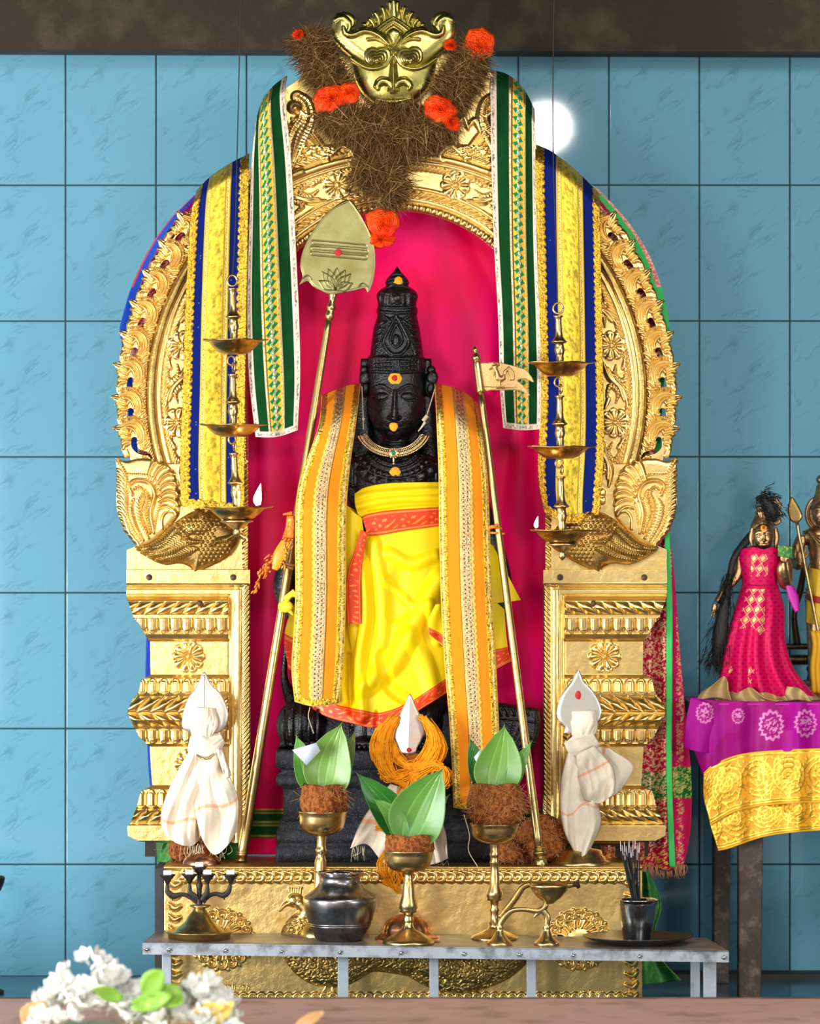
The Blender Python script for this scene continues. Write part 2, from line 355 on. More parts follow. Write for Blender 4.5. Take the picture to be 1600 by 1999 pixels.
# ================================================================ setting
def struct(o): o['kind'] = 'structure'; return o
def wall():
    Yw = .45; k = K(Yw); tw = 176.65; th = 265.2; geo = []; uv = []
    e = np.array([0, .5, 1.5, 2.4, tw-2.4, tw-1.5, tw-.5, tw]); f = np.array([0, .5, 1.5, 2.4, th-2.4, th-1.5, th-.5, th])
    dz = np.array([1.6, .6, 0, 0, 0, 0, .6, 1.6])
    xs = 128-tw*2; ys = 361.5-th*2; V = []; Q = []; U = []; n = 0
    for j in range(8):
        for i in range(-1, 13):
            g = 1.1; x0 = xs+i*tw; y0 = ys+j*th; ex = x0+g+e*(tw-2*g)/tw; ey = y0+g+f*(th-2*g)/th
            X, Y = np.meshgrid(ex, ey); tx, ty = rng.normal(0, .0006, 2)
            D = np.maximum(dz[None], dz[:, None])+(X-x0-tw/2)*tx+(Y-y0-th/2)*ty
            V.append(np.stack([(X-800)*k, Yw+D*k, CZ-(Y-999.5)*k], -1).reshape(-1, 3)); Q.append(gridq(8, 8)+n)
            U.append(np.stack([(X-x0)/tw+((i+j) % 2)*.0, (Y-y0)/tw], -1).reshape(-1, 2)); n += 64
    V = np.concatenate(V); V[:, 2] = np.maximum(V[:, 2], .001)
    m = bpy.data.materials.new('blue_glazed_tile'); m.use_nodes = True; nt = m.node_tree; b = nt.nodes['Principled BSDF']; Lk = nt.links
    def N(t, **kw):
        q = nt.nodes.new(t)
        for a, c in kw.items(): setattr(q, a, c)
        return q
    u = N('ShaderNodeUVMap'); mp = N('ShaderNodeMapping'); mp0 = N('ShaderNodeMapping'); mp0.inputs['Rotation'].default_value = (0, 0, .62); mp.inputs['Scale'].default_value = (.75, 2.6, 1)
    Lk.new(u.outputs[0], mp0.inputs[0]); Lk.new(mp0.outputs[0], mp.inputs[0])
    n1 = N('ShaderNodeTexNoise'); n1.inputs['Scale'].default_value = 1.6; n1.inputs['Detail'].default_value = 7; n1.inputs['Roughness'].default_value = .58; n1.inputs['Distortion'].default_value = .6
    Lk.new(mp.outputs[0], n1.inputs['Vector'])
    s = N('ShaderNodeMath', operation='SUBTRACT'); s.inputs[1].default_value = .5; Lk.new(n1.outputs['Fac'], s.inputs[0])
    a = N('ShaderNodeMath', operation='ABSOLUTE'); Lk.new(s.outputs[0], a.inputs[0])
    r = N('ShaderNodeMapRange'); r.inputs[1].default_value = 0; r.inputs[2].default_value = .022; r.inputs[3].default_value = 1; r.inputs[4].default_value = 0; Lk.new(a.outputs[0], r.inputs[0])
    n2 = N('ShaderNodeTexNoise'); n2.inputs['Scale'].default_value = 3; Lk.new(u.outputs[0], n2.inputs['Vector'])
    r2 = N('ShaderNodeMapRange'); r2.inputs[1].default_value = .42; r2.inputs[2].default_value = .62; Lk.new(n2.outputs['Fac'], r2.inputs[0])
    mu = N('ShaderNodeMath', operation='MULTIPLY'); Lk.new(r.outputs[0], mu.inputs[0]); Lk.new(r2.outputs[0], mu.inputs[1])
    mu2 = N('ShaderNodeMath', operation='MULTIPLY'); mu2.inputs[1].default_value = .62; Lk.new(mu.outputs[0], mu2.inputs[0])
    mx = N('ShaderNodeMix', data_type='RGBA'); mx.inputs[6].default_value = (.135, .345, .45, 1); mx.inputs[7].default_value = (.07, .2, .27, 1)
    Lk.new(mu2.outputs[0], mx.inputs[0]); Lk.new(mx.outputs[2], b.inputs['Base Color'])
    b.inputs['Roughness'].default_value = .04; b.inputs['Specular IOR Level'].default_value = .4
    struct(mk('wall_back', (V, np.concatenate(Q)), m, uv=np.concatenate(U), origin=(0, Yw, 0)))
    gm = mat('dark_grout', (.012, .018, .03), 0, .8)
    struct(mk('wall_back', [box(-1.6, 1.7, Yw+.0012, Yw+.12, -.05, 2.6)], gm, origin=(0, Yw+.06, 0)))
wall()
bm = mat('stained_beam', (.026, .015, .006), 0, .85, [('n', 12, .5, .01), ('n', 120, .4, .003)], (9, (.085, .062, .032), .5, .8), vcoord='Object')
V, Q = box(-1.5, 1.6, .33, .46, 1.885, 2.5); V[:, 2] -= V[:, 0]*.0035*(V[:, 2] < 2)
struct(mk('trim_1', (V, Q), bm, smooth=False))
fl = mat('wet_blue_floor_tile', (.045, .13, .19), 0, .2, [('n', 30, .4, .003)], (6, (.16, .27, .33), .5, .7))
struct(mk('floor', box(-2.2, 2.2, -2.8, .5, -.05, 0), fl, smooth=False))
struct(mk('floor', box(-6, 6, -10.5, -2.8, -.2, -.12), mat('pale_bounce_floor', (.72, .68, .60), 0, .8, [('n', 20, .3, .004)], (4, (.45, .42, .38), .45, .65)), smooth=False))  # second box: unseen pale ground, added for the plinth to reflect
lm = mat('pink_painted_ledge', (.66, .38, .32), 0, .65, [('n', 40, .3, .003)], (11, (.38, .20, .15), .5, .7))
struct(mk('trim_2', box(-1.6, 1.6, -2.7, -.815, 0, .088), lm, smooth=False))
lm2 = mat('worn_ledge_edge', (.12, .075, .06), 0, .7, [('n', 60, .4, .003)], (14, (.36, .20, .17), .48, .62))
V, Q = box(-1.6, 1.6, -.83, -.80, 0, .0885)
struct(mk('trim_3', (V, Q), lm2, smooth=False, bevel=.003))
bs = mat('dark_skirting', (.02, .035, .055), 0, .5)
V, Q = box(W(495, 0, .4)[0], W(650, 0, .4)[0], .40, .447, .02, .034)
struct(mk('baseboard_back', (V, Q), bs, smooth=False, bevel=.002))
struct(mk('baseboard_right', box(W(1090, 0, .4)[0], 1.5, .36, .447, 0, .012), mat('dark_step', (.03, .028, .025), 0, .7), smooth=False))
# globe lamp high in front of the shrine (its reflection shows in the tiles)
g = thing('globe_lamp', 'round white globe lamp hanging high in front of the shrine', 'lamp', (.417, -4, 2.12))
mk('globe', ell((.417, -4, 2.12), .072, .072, .072), mat('lit_globe', (1, 1, 1), emit=(1, .97, .9, 110)), g)
mk('cap', lathe([(.001, .09), (.02, .088), (.028, .065), (.001, .06)], (.417, -4, 2.12)), M['iron'], g)
mk('cord', tube(np.array([(.417, -4, 2.2), (.417, -4, 2.6)]), .003), M['iron'], g)
# ================================================================ golden arch
arch = thing('shrine_arch', 'golden embossed shrine arch with flame edged border, peacocks and tiered pillars behind the black idol', 'arch', (W(CX, 0, 0)[0], 0, .276))
def q_ell(X, Y, cx, cy, a, b):
    dx = X-cx; dy = Y-cy; q = np.sqrt((dx/a)**2+(dy/b)**2)+1e-6; g = np.sqrt((dx/a**2)**2+(dy/b**2)**2)/q
    return (q-1)/g, np.arctan2(dy, dx)
R = Rel(240, CX, 96, 1118, 1.15)
X, Y = R.X, R.Y
d1, th = q_ell(X, Y, CX, 770, 477, 469)
arc = th*472
d0, th0 = q_ell(X, np.minimum(Y, 722), CX, 722, 290, 310); arc0 = np.where(Y < 722, th0*300, (Y-722)+pi*300)
H = np.zeros_like(X)
def ring(d, c, r, h): 
    q = np.clip(np.abs(d-c)/r, 0, 1); return h*np.sqrt(1-q*q)
H = np.maximum(H, ring(d1, -2, 8.5, 9))
H = np.maximum(H, ring(d1, -14, 5, 6))
H = np.maximum(H, ring(d1, -25, 6, 7)*(.6+.4*np.cos(2*pi*(arc+(d1+25)*1.3)/9)))
H = np.maximum(H, ring(d1, 18, 8, 6)*(.45+.55*np.abs(np.cos(pi*(arc+d1)/11))))
H = np.maximum(H, ring(d1, 30, 5, 5)*(.5+.5*np.cos(2*pi*(arc)/8)))
H = np.maximum(H, ring(d0, 9, 8, 8)*(.35+.65*np.sqrt(np.abs(np.cos(pi*arc0/12)))))
H = np.maximum(H, ring(d0, 23, 5, 4))
H = np.maximum(H, ring(d0, 34, 7, 8)*(.6+.4*np.cos(2*pi*(arc0+d0*1.2)/12)))
H = np.maximum(H, ring(d0, 46, 4, 4))
H += 10*np.exp(-((d1+60)/60)**2)*0
plate, _ = R.sdpoly([(318, 880), (487, 880), (487, 1118), (247, 1118), (247, 1073), (300, 1052)], False, w=(slice(None), slice(None)))
crown, _ = R.sdpoly([(470, 420), (500, 310), (504, 250), (520, 208), (548, 178), (578, 158), (610, 120), (650, 104), (900, 100), (900, 420)], False, w=(slice(None), slice(None)))
bodyS = np.minimum(36-d1, 912-Y)
S_ = np.maximum(np.maximum(bodyS, plate), crown); S_ = np.minimum(S_, d0)
inplate = (Y > 905) | ((plate > 0) & (d1 > 40))
H = np.where(inplate & (d1 > -200), 0, H); H = np.where((crown > 0) & (d1 > 38), 0, H)
ringo = np.minimum(58-d1, np.minimum(Y-330, 905-Y)); S_ = np.where(d1 > 20, np.maximum(S_, ringo), S_)
R.H = H.astype(np.float32); R.S = S_.astype(np.float32)
left_pts = [(352, 468), (322, 522), (297, 578), (278, 636), (264, 694), (257, 752), (258, 812), (266, 868)]
def fang(x, y): return atan2((770-y)/469.**2, (CX-x)/477.**2)
def tol(x, y, f, X_, Y_): return (x-X_*cos(f)-Y_*sin(f), y-X_*sin(f)+Y_*cos(f))
for (x, y) in left_pts:          # pierced S shaped openings
    f = fang(x, y); hp_ = [tol(x, y, f, a, b) for a, b in [(2, -9), (4, 2), (-1, 13), (-12, 19), (-21, 24), (-25, 34)]]
    A_ = spl(np.c_[np.array(hp_), np.zeros(6), [6.5, 6, 4.5, 4, 3, 1.5]], 30); w_ = R.win(A_[:, :2], 12); dd_, t_, sd_, rr_, L_ = R.near(A_[:, :2], w_, A_[:, 3])
    R.S[w_] = np.minimum(R.S[w_], dd_-rr_)
# inner bead column by the plate
for yy in range(900, 1112, 11): R.stroke([(476, yy+7), (485, yy)], [3.5, 4.5], 5)
# scroll foliage between rosettes
def onring(ang, off):   # ang degrees from top, off = fraction between ropes
    a = math.radians(ang); return (CX-430*sin(a)*(1+off/430), 770-424*cos(a)*(1+off/424))
ros = [15.5+20.5*i for i in range(6)]
for i, a in enumerate(ros):
    R.rosette(*onring(a, 0), 30, 8, 9)
    m = a+10.2
    for sgn in (-1, 1):
        p = [onring(m+sgn*6, sgn*22), onring(m+sgn*2, sgn*14), onring(m-sgn*1, -sgn*4), onring(m-sgn*4.5, -sgn*14)]
        R.stroke(p, [2.5, 7, 6, 2], 7, ridge=1, ra=.3)
        R.stroke([onring(m+sgn*5, -sgn*2), onring(m+sgn*2.2, sgn*2), onring(m+sgn*.5, -sgn*14), onring(m+sgn*3.5, -sgn*20)], [1.5, 5, 5, 2], 6, barb=6)
        R.stroke([onring(m+sgn*6.5, -sgn*22), onring(m+sgn*4, -sgn*16)], [3, 5], 5)
# swan heads in the crown
R.stroke([(565, 330), (580, 270), (598, 235), (596, 205), (580, 190)], [8, 26, 22, 17, 13], 13, ridge=3, ra=.18, barb=7, ba=.08)
R.blob(577, 209, 17, 15, 12, 4); R.blob(577, 212, 8, 8, 8, 11); R.blob(577, 212, 4, 4, 4, 18)
R.stroke([(588, 218), (600, 228), (612, 222)], [7, 6, 2], 12)
for i in range(26):
    R.blob(588+rng.uniform(0, 70), 285+rng.uniform(0, 28), 6, 5, 6, 3)
for i in range(5): R.stroke([(570+i*7, 232+i*2), (590+i*8, 262+i*3), (622+i*6, 290+i*4)], [3, 5, 3], 9, barb=6, ba=.25)
R.stroke([(560, 240), (562, 280), (575, 320)], [3, 5, 3], 9); R.stroke([(650, 300), (668, 285), (690, 300), (684, 316), (670, 312)], [4, 7, 7, 5, 3], 9)
for i in range(9): R.stroke([(590+i*22, 260-i*4), (600+i*22, 240-i*5), (612+i*21, 252-i*5)], [3, 7, 3], 8)
a_, b_ = both('arch_band', R, 0.0, M['gold'], arch, .006)
# dark ridge tube along the band
for s in (-1, 1):
    t = np.radians(np.linspace(22, 107, 60)); P = WA(CX+s*479*np.sin(t), 770-471*np.cos(t), -.006)
    mk('ridge', tube(P, .0085, 10), M['gold_dark'], arch)
# flame scroll units: one local relief, mirrored and rotated round the rim
def flame_unit():
    R = Rel(-36, 50, -66, 34, .9)     # local: +x = outward, y = down the rim
    R.stroke([(22, 16), (24, 2), (20, -10), (20, -24)], [6, 6.5, 7, 7], 4, solid=True)
    R.stroke([(10, -30), (22, -36), (35, -40)], [8, 9, 3.5], 9, ridge=2, ra=.2, solid=True)
    R.stroke([(12, -22), (22, -26), (28, -25)], [6, 6.5, 4], 9, ridge=1, ra=.2, solid=True)
    R.stroke([(12, -13), (21, -15), (26, -11)], [5, 6, 4], 8, ridge=1, ra=.2, solid=True)
    R.stroke([(14, -4), (22, -3), (26, 3)], [3, 5, 3], 7, solid=True)
    R.stroke([(22, -50), (2, -55), (-15, -46), (-23, -30), (-24, -12)], [2, 3, 3.2, 3.2, 2.5], 9, barb=4, ba=.35, solid=True)
    R.stroke([(20, -40), (4, -43), (-9, -35), (-14, -20), (-12, -7), (-5, -3)], [5, 8, 10, 9, 6.5, 3.5], 12, ridge=3, ra=.3, solid=True)
    R.stroke([(12, -36), (4, -34), (-3, -26), (-6, -14)], [2.5, 3.5, 3.5, 2.5], 15, solid=True)
    R.stroke([(-28, -8), (-20, -4), (-14, 2)], [3, 4, 2.5], 6, solid=True); R.stroke([(-30, 4), (-22, 8), (-16, 8)], [3, 4, 2.5], 6, solid=True)
    return R.geo(0, .003)
FU = flame_unit(); c0 = np.array(W(0, 0, 0)); FV = FU[0]-np.array([c0[0], 0, c0[2]]); ox = -800*K(0)
for (x, y) in left_pts:
    f = fang(x, y)
    for s in (-1, 1):
        v = FV.copy(); X_ = v[:, 0]; Y_ = -v[:, 2]
        dx = -X_*cos(f)-Y_*sin(f); dy = -X_*sin(f)+Y_*cos(f)
        px = dx+(x-CX)*K(0)
        if s > 0: px = -px
        V = np.stack([px+(CX-800)*K(0), v[:, 1]-.001, -dy+CZ-(y-999.5)*K(0)], -1)
        q = FU[1][:, ::-1] if s < 0 else FU[1]
        mk('flame_scroll', (V, q), M['gold'], arch)
# peacocks at the springing
P = Rel(215, 487, 884, 1122, .9)
P.poly([(226, 894), (229, 925), (227, 960), (228, 994), (236, 1022), (251, 1044), (267, 1065), (300, 1058), (345, 1012), (350, 985), (347, 955), (343, 933), (328, 908), (306, 898), (270, 895), (246, 900)], 5, 12, 0)
for i in range(15):      # left scalloped feathers
    y = 915+i*10.5; xl = np.interp(y, [896, 960, 1000, 1030, 1065], [226, 228, 230, 240, 268]); P.stroke([(xl+16, y+16), (xl+9, y+5), (xl+3, y+2)], [3, 7, 4], 8, ridge=1, ra=.2, solid=True)
P.stroke([(228, 896), (240, 915), (246, 935), (246, 980), (254, 1020), (276, 1058)], [2, 5, 6, 7, 7, 4], 9, barb=5, ba=.2)
for i, (x, y, ang) in enumerate([(300, 908, 60), (315, 915, 45), (327, 928, 30), (333, 945, 12), (336, 962, 0), (336, 979, -14), (333, 996, -26)]):
    a = math.radians(ang); dx, dy = cos(a), -sin(a)
    P.stroke([(x-26*dx, y-26*dy+8), (x-10*dx, y-10*dy-3), (x+6*dx, y+6*dy-2), (x+12*dx, y+12*dy+4)], [4, 7, 8, 5], 10, ridge=1, ra=.2, solid=True)
P.stroke([(250, 925), (285, 928), (307, 942), (314, 972), (306, 1005), (300, 1038)], [2, 3.5, 3.5, 3.5, 3.5, 3], 10, barb=4, ba=.35)
P.stroke([(258, 965), (252, 948), (266, 938), (290, 942), (302, 965), (294, 1000), (300, 1040)], [5, 5, 6, 6, 7, 7, 4], 13, ridge=1, ra=.2)
P.stroke([(262, 955), (272, 950), (280, 962), (272, 985), (276, 1015), (290, 1050)], [5, 6, 7, 9, 8, 4], 12, ridge=2, ra=.2, barb=6, ba=.12, bs=.8)
P.stroke([(284, 958), (288, 975), (282, 1000), (292, 1040)], [4, 8, 8, 4], 13, barb=5, ba=.15, bs=.8)
P.stroke([(262, 975), (256, 990), (262, 1020), (280, 1055)], [3, 6, 6, 3], 10, barb=6, ba=.1)
P.stroke([(316, 1032), (316, 1012), (326, 998), (342, 1000)], [4, 4, 4, 5], 9, solid=True)
both('peacock_tail', P, -.006, M['gold'], arch, .006)
P = Rel(255, 480, 985, 1124, .9)
body = [(262, 1068), (296, 1060), (330, 1030), (352, 1012), (378, 998), (402, 994), (425, 1010), (450, 1030), (466, 1034), (467, 1052), (454, 1078), (430, 1096), (395, 1112), (378, 1120), (372, 1108), (350, 1100), (322, 1103), (290, 1090)]
P.poly(body, 26, 42, 0)
for i, (p, r) in enumerate([([(268, 1070), (310, 1058), (340, 1030), (365, 1018)], 8), ([(275, 1078), (320, 1068), (352, 1045), (375, 1040)], 8), ([(290, 1086), (330, 1078), (362, 1060), (382, 1056)], 8), ([(306, 1094), (345, 1088), (372, 1074), (386, 1070)], 7)]):
    P.stroke(p, [3, r, r+1, 3], 7, add=True, barb=5, ba=.2, bs=.6)
P.stroke([(340, 1018), (356, 1040), (372, 1056), (395, 1058)], [3, 5, 6, 3], 7, add=True)
P.blob(384, 1018, 34, 26, 12, add=True)
P.blob(398, 1006, 9, 9, 6, add=True); P.blob(398, 1006, 4, 4, 5, add=True)
for j in range(14):
    for i in range(14):
        x = 352+i*9+(j % 2)*4.5; y = 1012+j*7.5
        if x < 375+.2*(y-1010) and y > 1040: continue
        sd = (x-262) > 0
        if y > 1112-.5*abs(x-385) or x > 460-.2*(y-1030) or (x < 372+(y-1010)*.15 and y > 1035): continue
        if x > 405 and 1030 < y < 1056 and x > 420: continue
        P.blob(x, y, 3, 3, 3.4, add=True)
P.stroke([(466, 1038), (448, 1050), (425, 1056), (412, 1064)], [3, 6, 6, 3], 8, add=True, barb=3, ba=.2)
both('peacock_body', P, -.010, M['gold_dark'], arch, .008)
# pillars
P = Rel(244, 492, 1108, 1650, 1.0)
outl = [(247, 1112), (247, 1166), (254, 1180), (263, 1209), (272, 1216), (288, 1247), (293, 1252), (294, 1317), (276, 1328), (272, 1349), (259, 1367), (250, 1389), (263, 1418), (272, 1436), (292, 1457), (297, 1533), (276, 1544), (267, 1576), (256, 1605), (250, 1612), (251, 1630), (272, 1641), (337, 1645), (489, 1645), (488, 1112)]
sd, w = P.sdpoly(outl, False, w=(slice(None), slice(None))); P.S = sd.astype(np.float32)
X, Y = P.X, P.Y
prof = np.interp(Y, [1108, 1166, 1172, 1186, 1200, 1206, 1236, 1247, 1252, 1317, 1325, 1350, 1356, 1373, 1388, 1392, 1404, 1418, 1424, 1450, 1457, 1533, 1540, 1572, 1578, 1592, 1606, 1610, 1640, 1650],
                 [8, 8, 20, 22, 17, 17, 13, 8, 0, 0, 12, 15, 18, 26, 28, 24, 28, 18, 16, 14, 0, 0, 14, 16, 20, 24, 18, 24, 24, 10])
inn = X < 448
H = np.where(inn, prof, 8)
H = np.where(inn & (Y < 1158), 8, H)
def petals(y0, y1, pitch, h, up):
    global H
    t = (Y-y0)/(y1-y0); ph = ((X-264)/pitch) % 1-.5; inb = (t > 0) & (t < 1) & inn
    tt = t if up else 1-t
    lim = np.sqrt(np.clip(1-np.clip((tt-.55)/.45, 0, 1)**2, 0, 1))*.44
    pe = np.clip(1-np.abs(ph)/np.maximum(lim, .01), 0, 1)
    g = (np.abs(ph) < lim)*(.55+.45*np.minimum(pe*3, 1)) + .35*(np.abs(ph) < lim*.4)*(tt < .8)
    H = np.where(inb, H+h*(g-.5), H)
def twist(y0, y1, pitch, h, sl):
    global H
    t = (Y-y0)/(y1-y0); inb = (t > 0) & (t < 1) & inn; ph = (X+sl*(Y-y0))/pitch
    g = np.abs(np.sin(pi*ph))**.6*np.sqrt(np.clip(1-(2*t-1)**2, 0, 1))
    H = np.where(inb, H+h*g-1, H)
twist(1174, 1199, 25, 8, .8); petals(1206, 1237, 22.5, 7, True); petals(1324, 1351, 22.5, 7, False)
twist(1358, 1387, 27, 9, 1.0); twist(1391, 1417, 27, 9, -1.0); petals(1424, 1451, 22.5, 7, True)
petals(1540, 1572, 21, 7, False); twist(1578, 1605, 24, 8, .9)
# right strips
e1 = np.exp(-((X-449)/2.2)**2)*5*(Y > 1160); H = H-e1
H = np.where((X > 474), 6+5*np.sqrt(np.clip(1-((X-481)/7)**2, 0, 1))*(.45+.55*np.abs(np.cos(pi*(Y+X*1.2)/10))), H)
H = np.where((X > 458) & (X < 472), H+3*np.sqrt(np.clip(1-((X-465)/7)**2, 0, 1)), H)
H = np.where((Y < 1140) , 8, H); H = H+np.exp(-((Y-1142)/2.0)**2)*3-np.exp(-((Y-1148)/1.8)**2)*3*(X < 470)-np.exp(-((Y-1163)/2)**2)*4*inn
P.H = H.astype(np.float32)
P.rosette(368, 1281, 33, 9, 10, 0); P.rosette(370, 1492, 31, 9, 10, 0)
both('pillar_facing', P, -.012, M['gold'], arch, .02)
for s in (-1, 1):
    for (x, y, h) in [(291, 1127, 9), (455, 1127, 9), (390, 1178, 24)]:
        xx = x if s < 0 else 2*CX-x; c = W(xx, y, -.0135-h*.001)
        V, q = ell(c, .0062, .003, .0062, 12, 8); V2, q2 = ell((c[0], c[1]-.002, c[2]), .0036, .0028, .0036, 12, 8)
        mk('rivet', [(V, q), (V2, q2)], M['rivet'], arch)
    cx = 368 if s < 0 else 2*CX-368
    x0, z0 = W(cx-85, 1642, .03)[0], 0
    V, q = box(x0, x0+.17, .03, .10, .276, W(0, 1636, .03)[2]); mk('support_block', (V, q), M['iron'], arch, smooth=False)
    V, q = box(W(cx-50, 0, 0)[0], W(cx+50, 0, 0)[0], .012, .10, .30, 1.1); mk('frame_post', (V, q), M['iron'], arch, smooth=False)
# ================================================================ cloth helpers
def coons(T, Bt, Lf, Rt, nu, nv):
    """surface from four px edges; T,Bt left->right, Lf,Rt top->bottom"""
    T = spl(T, nu); Bt = spl(Bt, nu); Lf = spl(Lf, nv); Rt = spl(Rt, nv)
    u = np.linspace(0, 1, nu)[None, :, None]; v = np.linspace(0, 1, nv)[:, None, None]
    c00 = (T[0]+Lf[0])/2; c10 = (T[-1]+Rt[0])/2; c01 = (Bt[0]+Lf[-1])/2; c11 = (Bt[-1]+Rt[-1])/2
    S_ = (1-v)*T[None]+v*Bt[None]+(1-u)*Lf[:, None]+u*Rt[:, None]-((1-u)*(1-v)*c00+u*(1-v)*c10+(1-u)*v*c01+u*v*c11)
    return S_[..., 0], S_[..., 1]
class FoldMap:
    def __init__(s, x0, x1, y0, y1, folds, res=2.0):
        s.R = Rel(x0, x1, y0, y1, res); s.b = (x0, y0, res)
        for f in folds:
            s.R.stroke(f[0], f[1], f[2], add=True, power=1.5)
    def __call__(s, X, Y):
        x0, y0, r = s.b; fx = np.clip((X-x0)/r, 0, s.R.H.shape[1]-1.01); fy = np.clip((Y-y0)/r, 0, s.R.H.shape[0]-1.01)
        i = fx.astype(int); j = fy.astype(int); a = fx-i; b = fy-j; H = s.R.H
        return (H[j, i]*(1-a)+H[j, i+1]*a)*(1-b)+(H[j+1, i]*(1-a)+H[j+1, i+1]*a)*b
def cloth(name, T, B, L, R_, Y, m, parent=None, colf=None, res=1.4, thick=.0016, ht=None):
    wu = max(np.linalg.norm(np.diff(np.array(T, float), axis=0), axis=1).sum(), np.linalg.norm(np.diff(np.array(B, float), axis=0), axis=1).sum())
    wv = max(np.linalg.norm(np.diff(np.array(L, float), axis=0), axis=1).sum(), np.linalg.norm(np.diff(np.array(R_, float), axis=0), axis=1).sum())
    nu = max(6, int(wu/res)); nv = max(6, int(wv/res)); PX, PY = coons(T, B, L, R_, nu, nv)
    U, V = np.meshgrid(np.linspace(0, 1, nu), np.linspace(0, 1, nv)); a = U*wu; b = V*wv
    Yv = Y(U, V, PX, PY) if callable(Y) else np.full(PX.shape, float(Y))
    col = met = None
    if colf is not None:
        col, met, h = colf(U, V, a, b, wu, wv, PX, PY); Yv = Yv-h*.001
    k = (DC+Yv)/9000
    P = np.stack([(PX-800)*k, Yv, CZ-(PY-999.5)*k], -1).reshape(-1, 3)
    return mk(name, (P, gridq(nv, nu)[:, ::-1]), m, parent, col=col, met=met, solid=thick)
def paint(shape, c): return np.ones(shape+(3,))*np.array(c)
def put(C_, Mt, H_, mask, c, m=0, h=0):
    C_[mask] = c; Mt[mask] = m
    H_[mask] = h[mask] if isinstance(h, np.ndarray) else h
GO = (.80, .50, .07); GY = (.85, .62, .12); SIL = (.75, .62, .50)
def velv(name, rough=.85, v=700, vs=.6): return mat(name, (1, 1, 1), 0, rough, [('n', 900, .2, .001), ('v', v, vs, .0015)], attr=True, spec=.12)
M['trimmed'] = velv('trimmed_cloth'); M['silk'] = mat('silk', (1, 1, 1), 0, .42, [('n', 700, .1, .001), ('v', 800, .5, .001)], attr=True, spec=.12)
def trim(C_, Mt, H_, mask, a, b, base=GO, seed=0):
    n = snoise(a, b, .55, seed, 2); c = np.array(base)[None]*(np.clip(2.6*n[mask]-.45, .12, 1.25)[:, None])*np.array([1, 1, 1.]); C_[mask] = c; Mt[mask] = .9  # sparkle of the gold put into the colour as bright and dark noise
    H_[mask] = 1.0+2.6*snoise(a, b, .45, seed+3, 2)[mask]
def discs(C_, Mt, H_, x, y, d, c, hole=None, h=1.2):
    """round sequins of pitch d centred on columns x (px offset), mask |x|<d/2"""
    yy = (y/d) % 1-.5; q = np.hypot(x/d, yy); m = q < .47
    ph = np.floor(y/d); t = np.sin(ph*12.9898)*.8; C_[m] = c; Mt[m] = 1
    H_[m] = (h+(x*np.cos(ph*7.1)*.22+yy*d*t*.22))[m]
    if hole is not None: mm = q < .2; C_[mm] = hole; Mt[mm] = 0; H_[mm] = 0
def green_pat(U, V, a, b, wu, wv, PX, PY):
    C_ = paint(U.shape, (.002, .045, .008)); Mt = np.zeros(U.shape); H_ = .3*snoise(a, b, .3, 2)
    n = snoise(a, b, .05, 9); C_ *= (.7+.6*n)[..., None]
    w = lambda lo, hi: (U > lo) & (U < hi)
    trim(C_, Mt, H_, w(.33, .67), a, b, (.80, .45, .06), 5)
    put(C_, Mt, H_, w(.36, .385) | w(.64, .66), (.12, .05, .01), .3, .5)
    pit = 17.; ph = np.abs(((b/pit) % 1)-.5)*2; dx = np.abs(U-.5)*wu
    tri = w(.385, .635) & (dx > 2); put(C_, Mt, H_, tri, (.85, .50, .05), .55, 1.)
    dia = dx < 3+11*(1-ph); put(C_, Mt, H_, dia, (.01, .20, .06), .1, 1.3)
    for s in (-1, 1):
        l = np.abs((U-.5)*wu-3*np.sin(b*2*pi/pit)-s*1.7) < .9; put(C_, Mt, H_, l, (.8, .68, .3), 1, 2.2)
    sel = snoise(0*b, np.floor(b/pit*2), 1.7, 4, 1) > .55
    q = np.hypot((U-.5)*wu, (((b/(pit/2)) % 1)-.5)*pit/2) < 2.4; put(C_, Mt, H_, q & sel, (.95, .9, .8), 1, 2.5)
    for u0 in (.34, .665):
        x = (U-u0)*wu; m = (np.abs(x) < 2.2); C_[m] = (.85, .7, .4); Mt[m] = 1; H_[m] = (1.2+1.2*np.abs(np.sin(b*pi/4)))[m]
    ed = np.minimum(np.minimum(U*wu, (1-U)*wu), (1-V)*wv)
    m = ed < 11; n = snoise(a, b, .35, 12, 2); C_[m] = (np.array(SIL)[None]*np.clip(2.2*n[m]-.25, .15, 1.1)[:, None]); Mt[m] = .6; H_[m] = 1+1.4*n[m]
    m = (ed < 12) & (ed > 8.5) | (ed < 2.5); C_[m] = (.78, .66, .5); Mt[m] = .5; H_[m] = 2
    return C_, Mt, H_
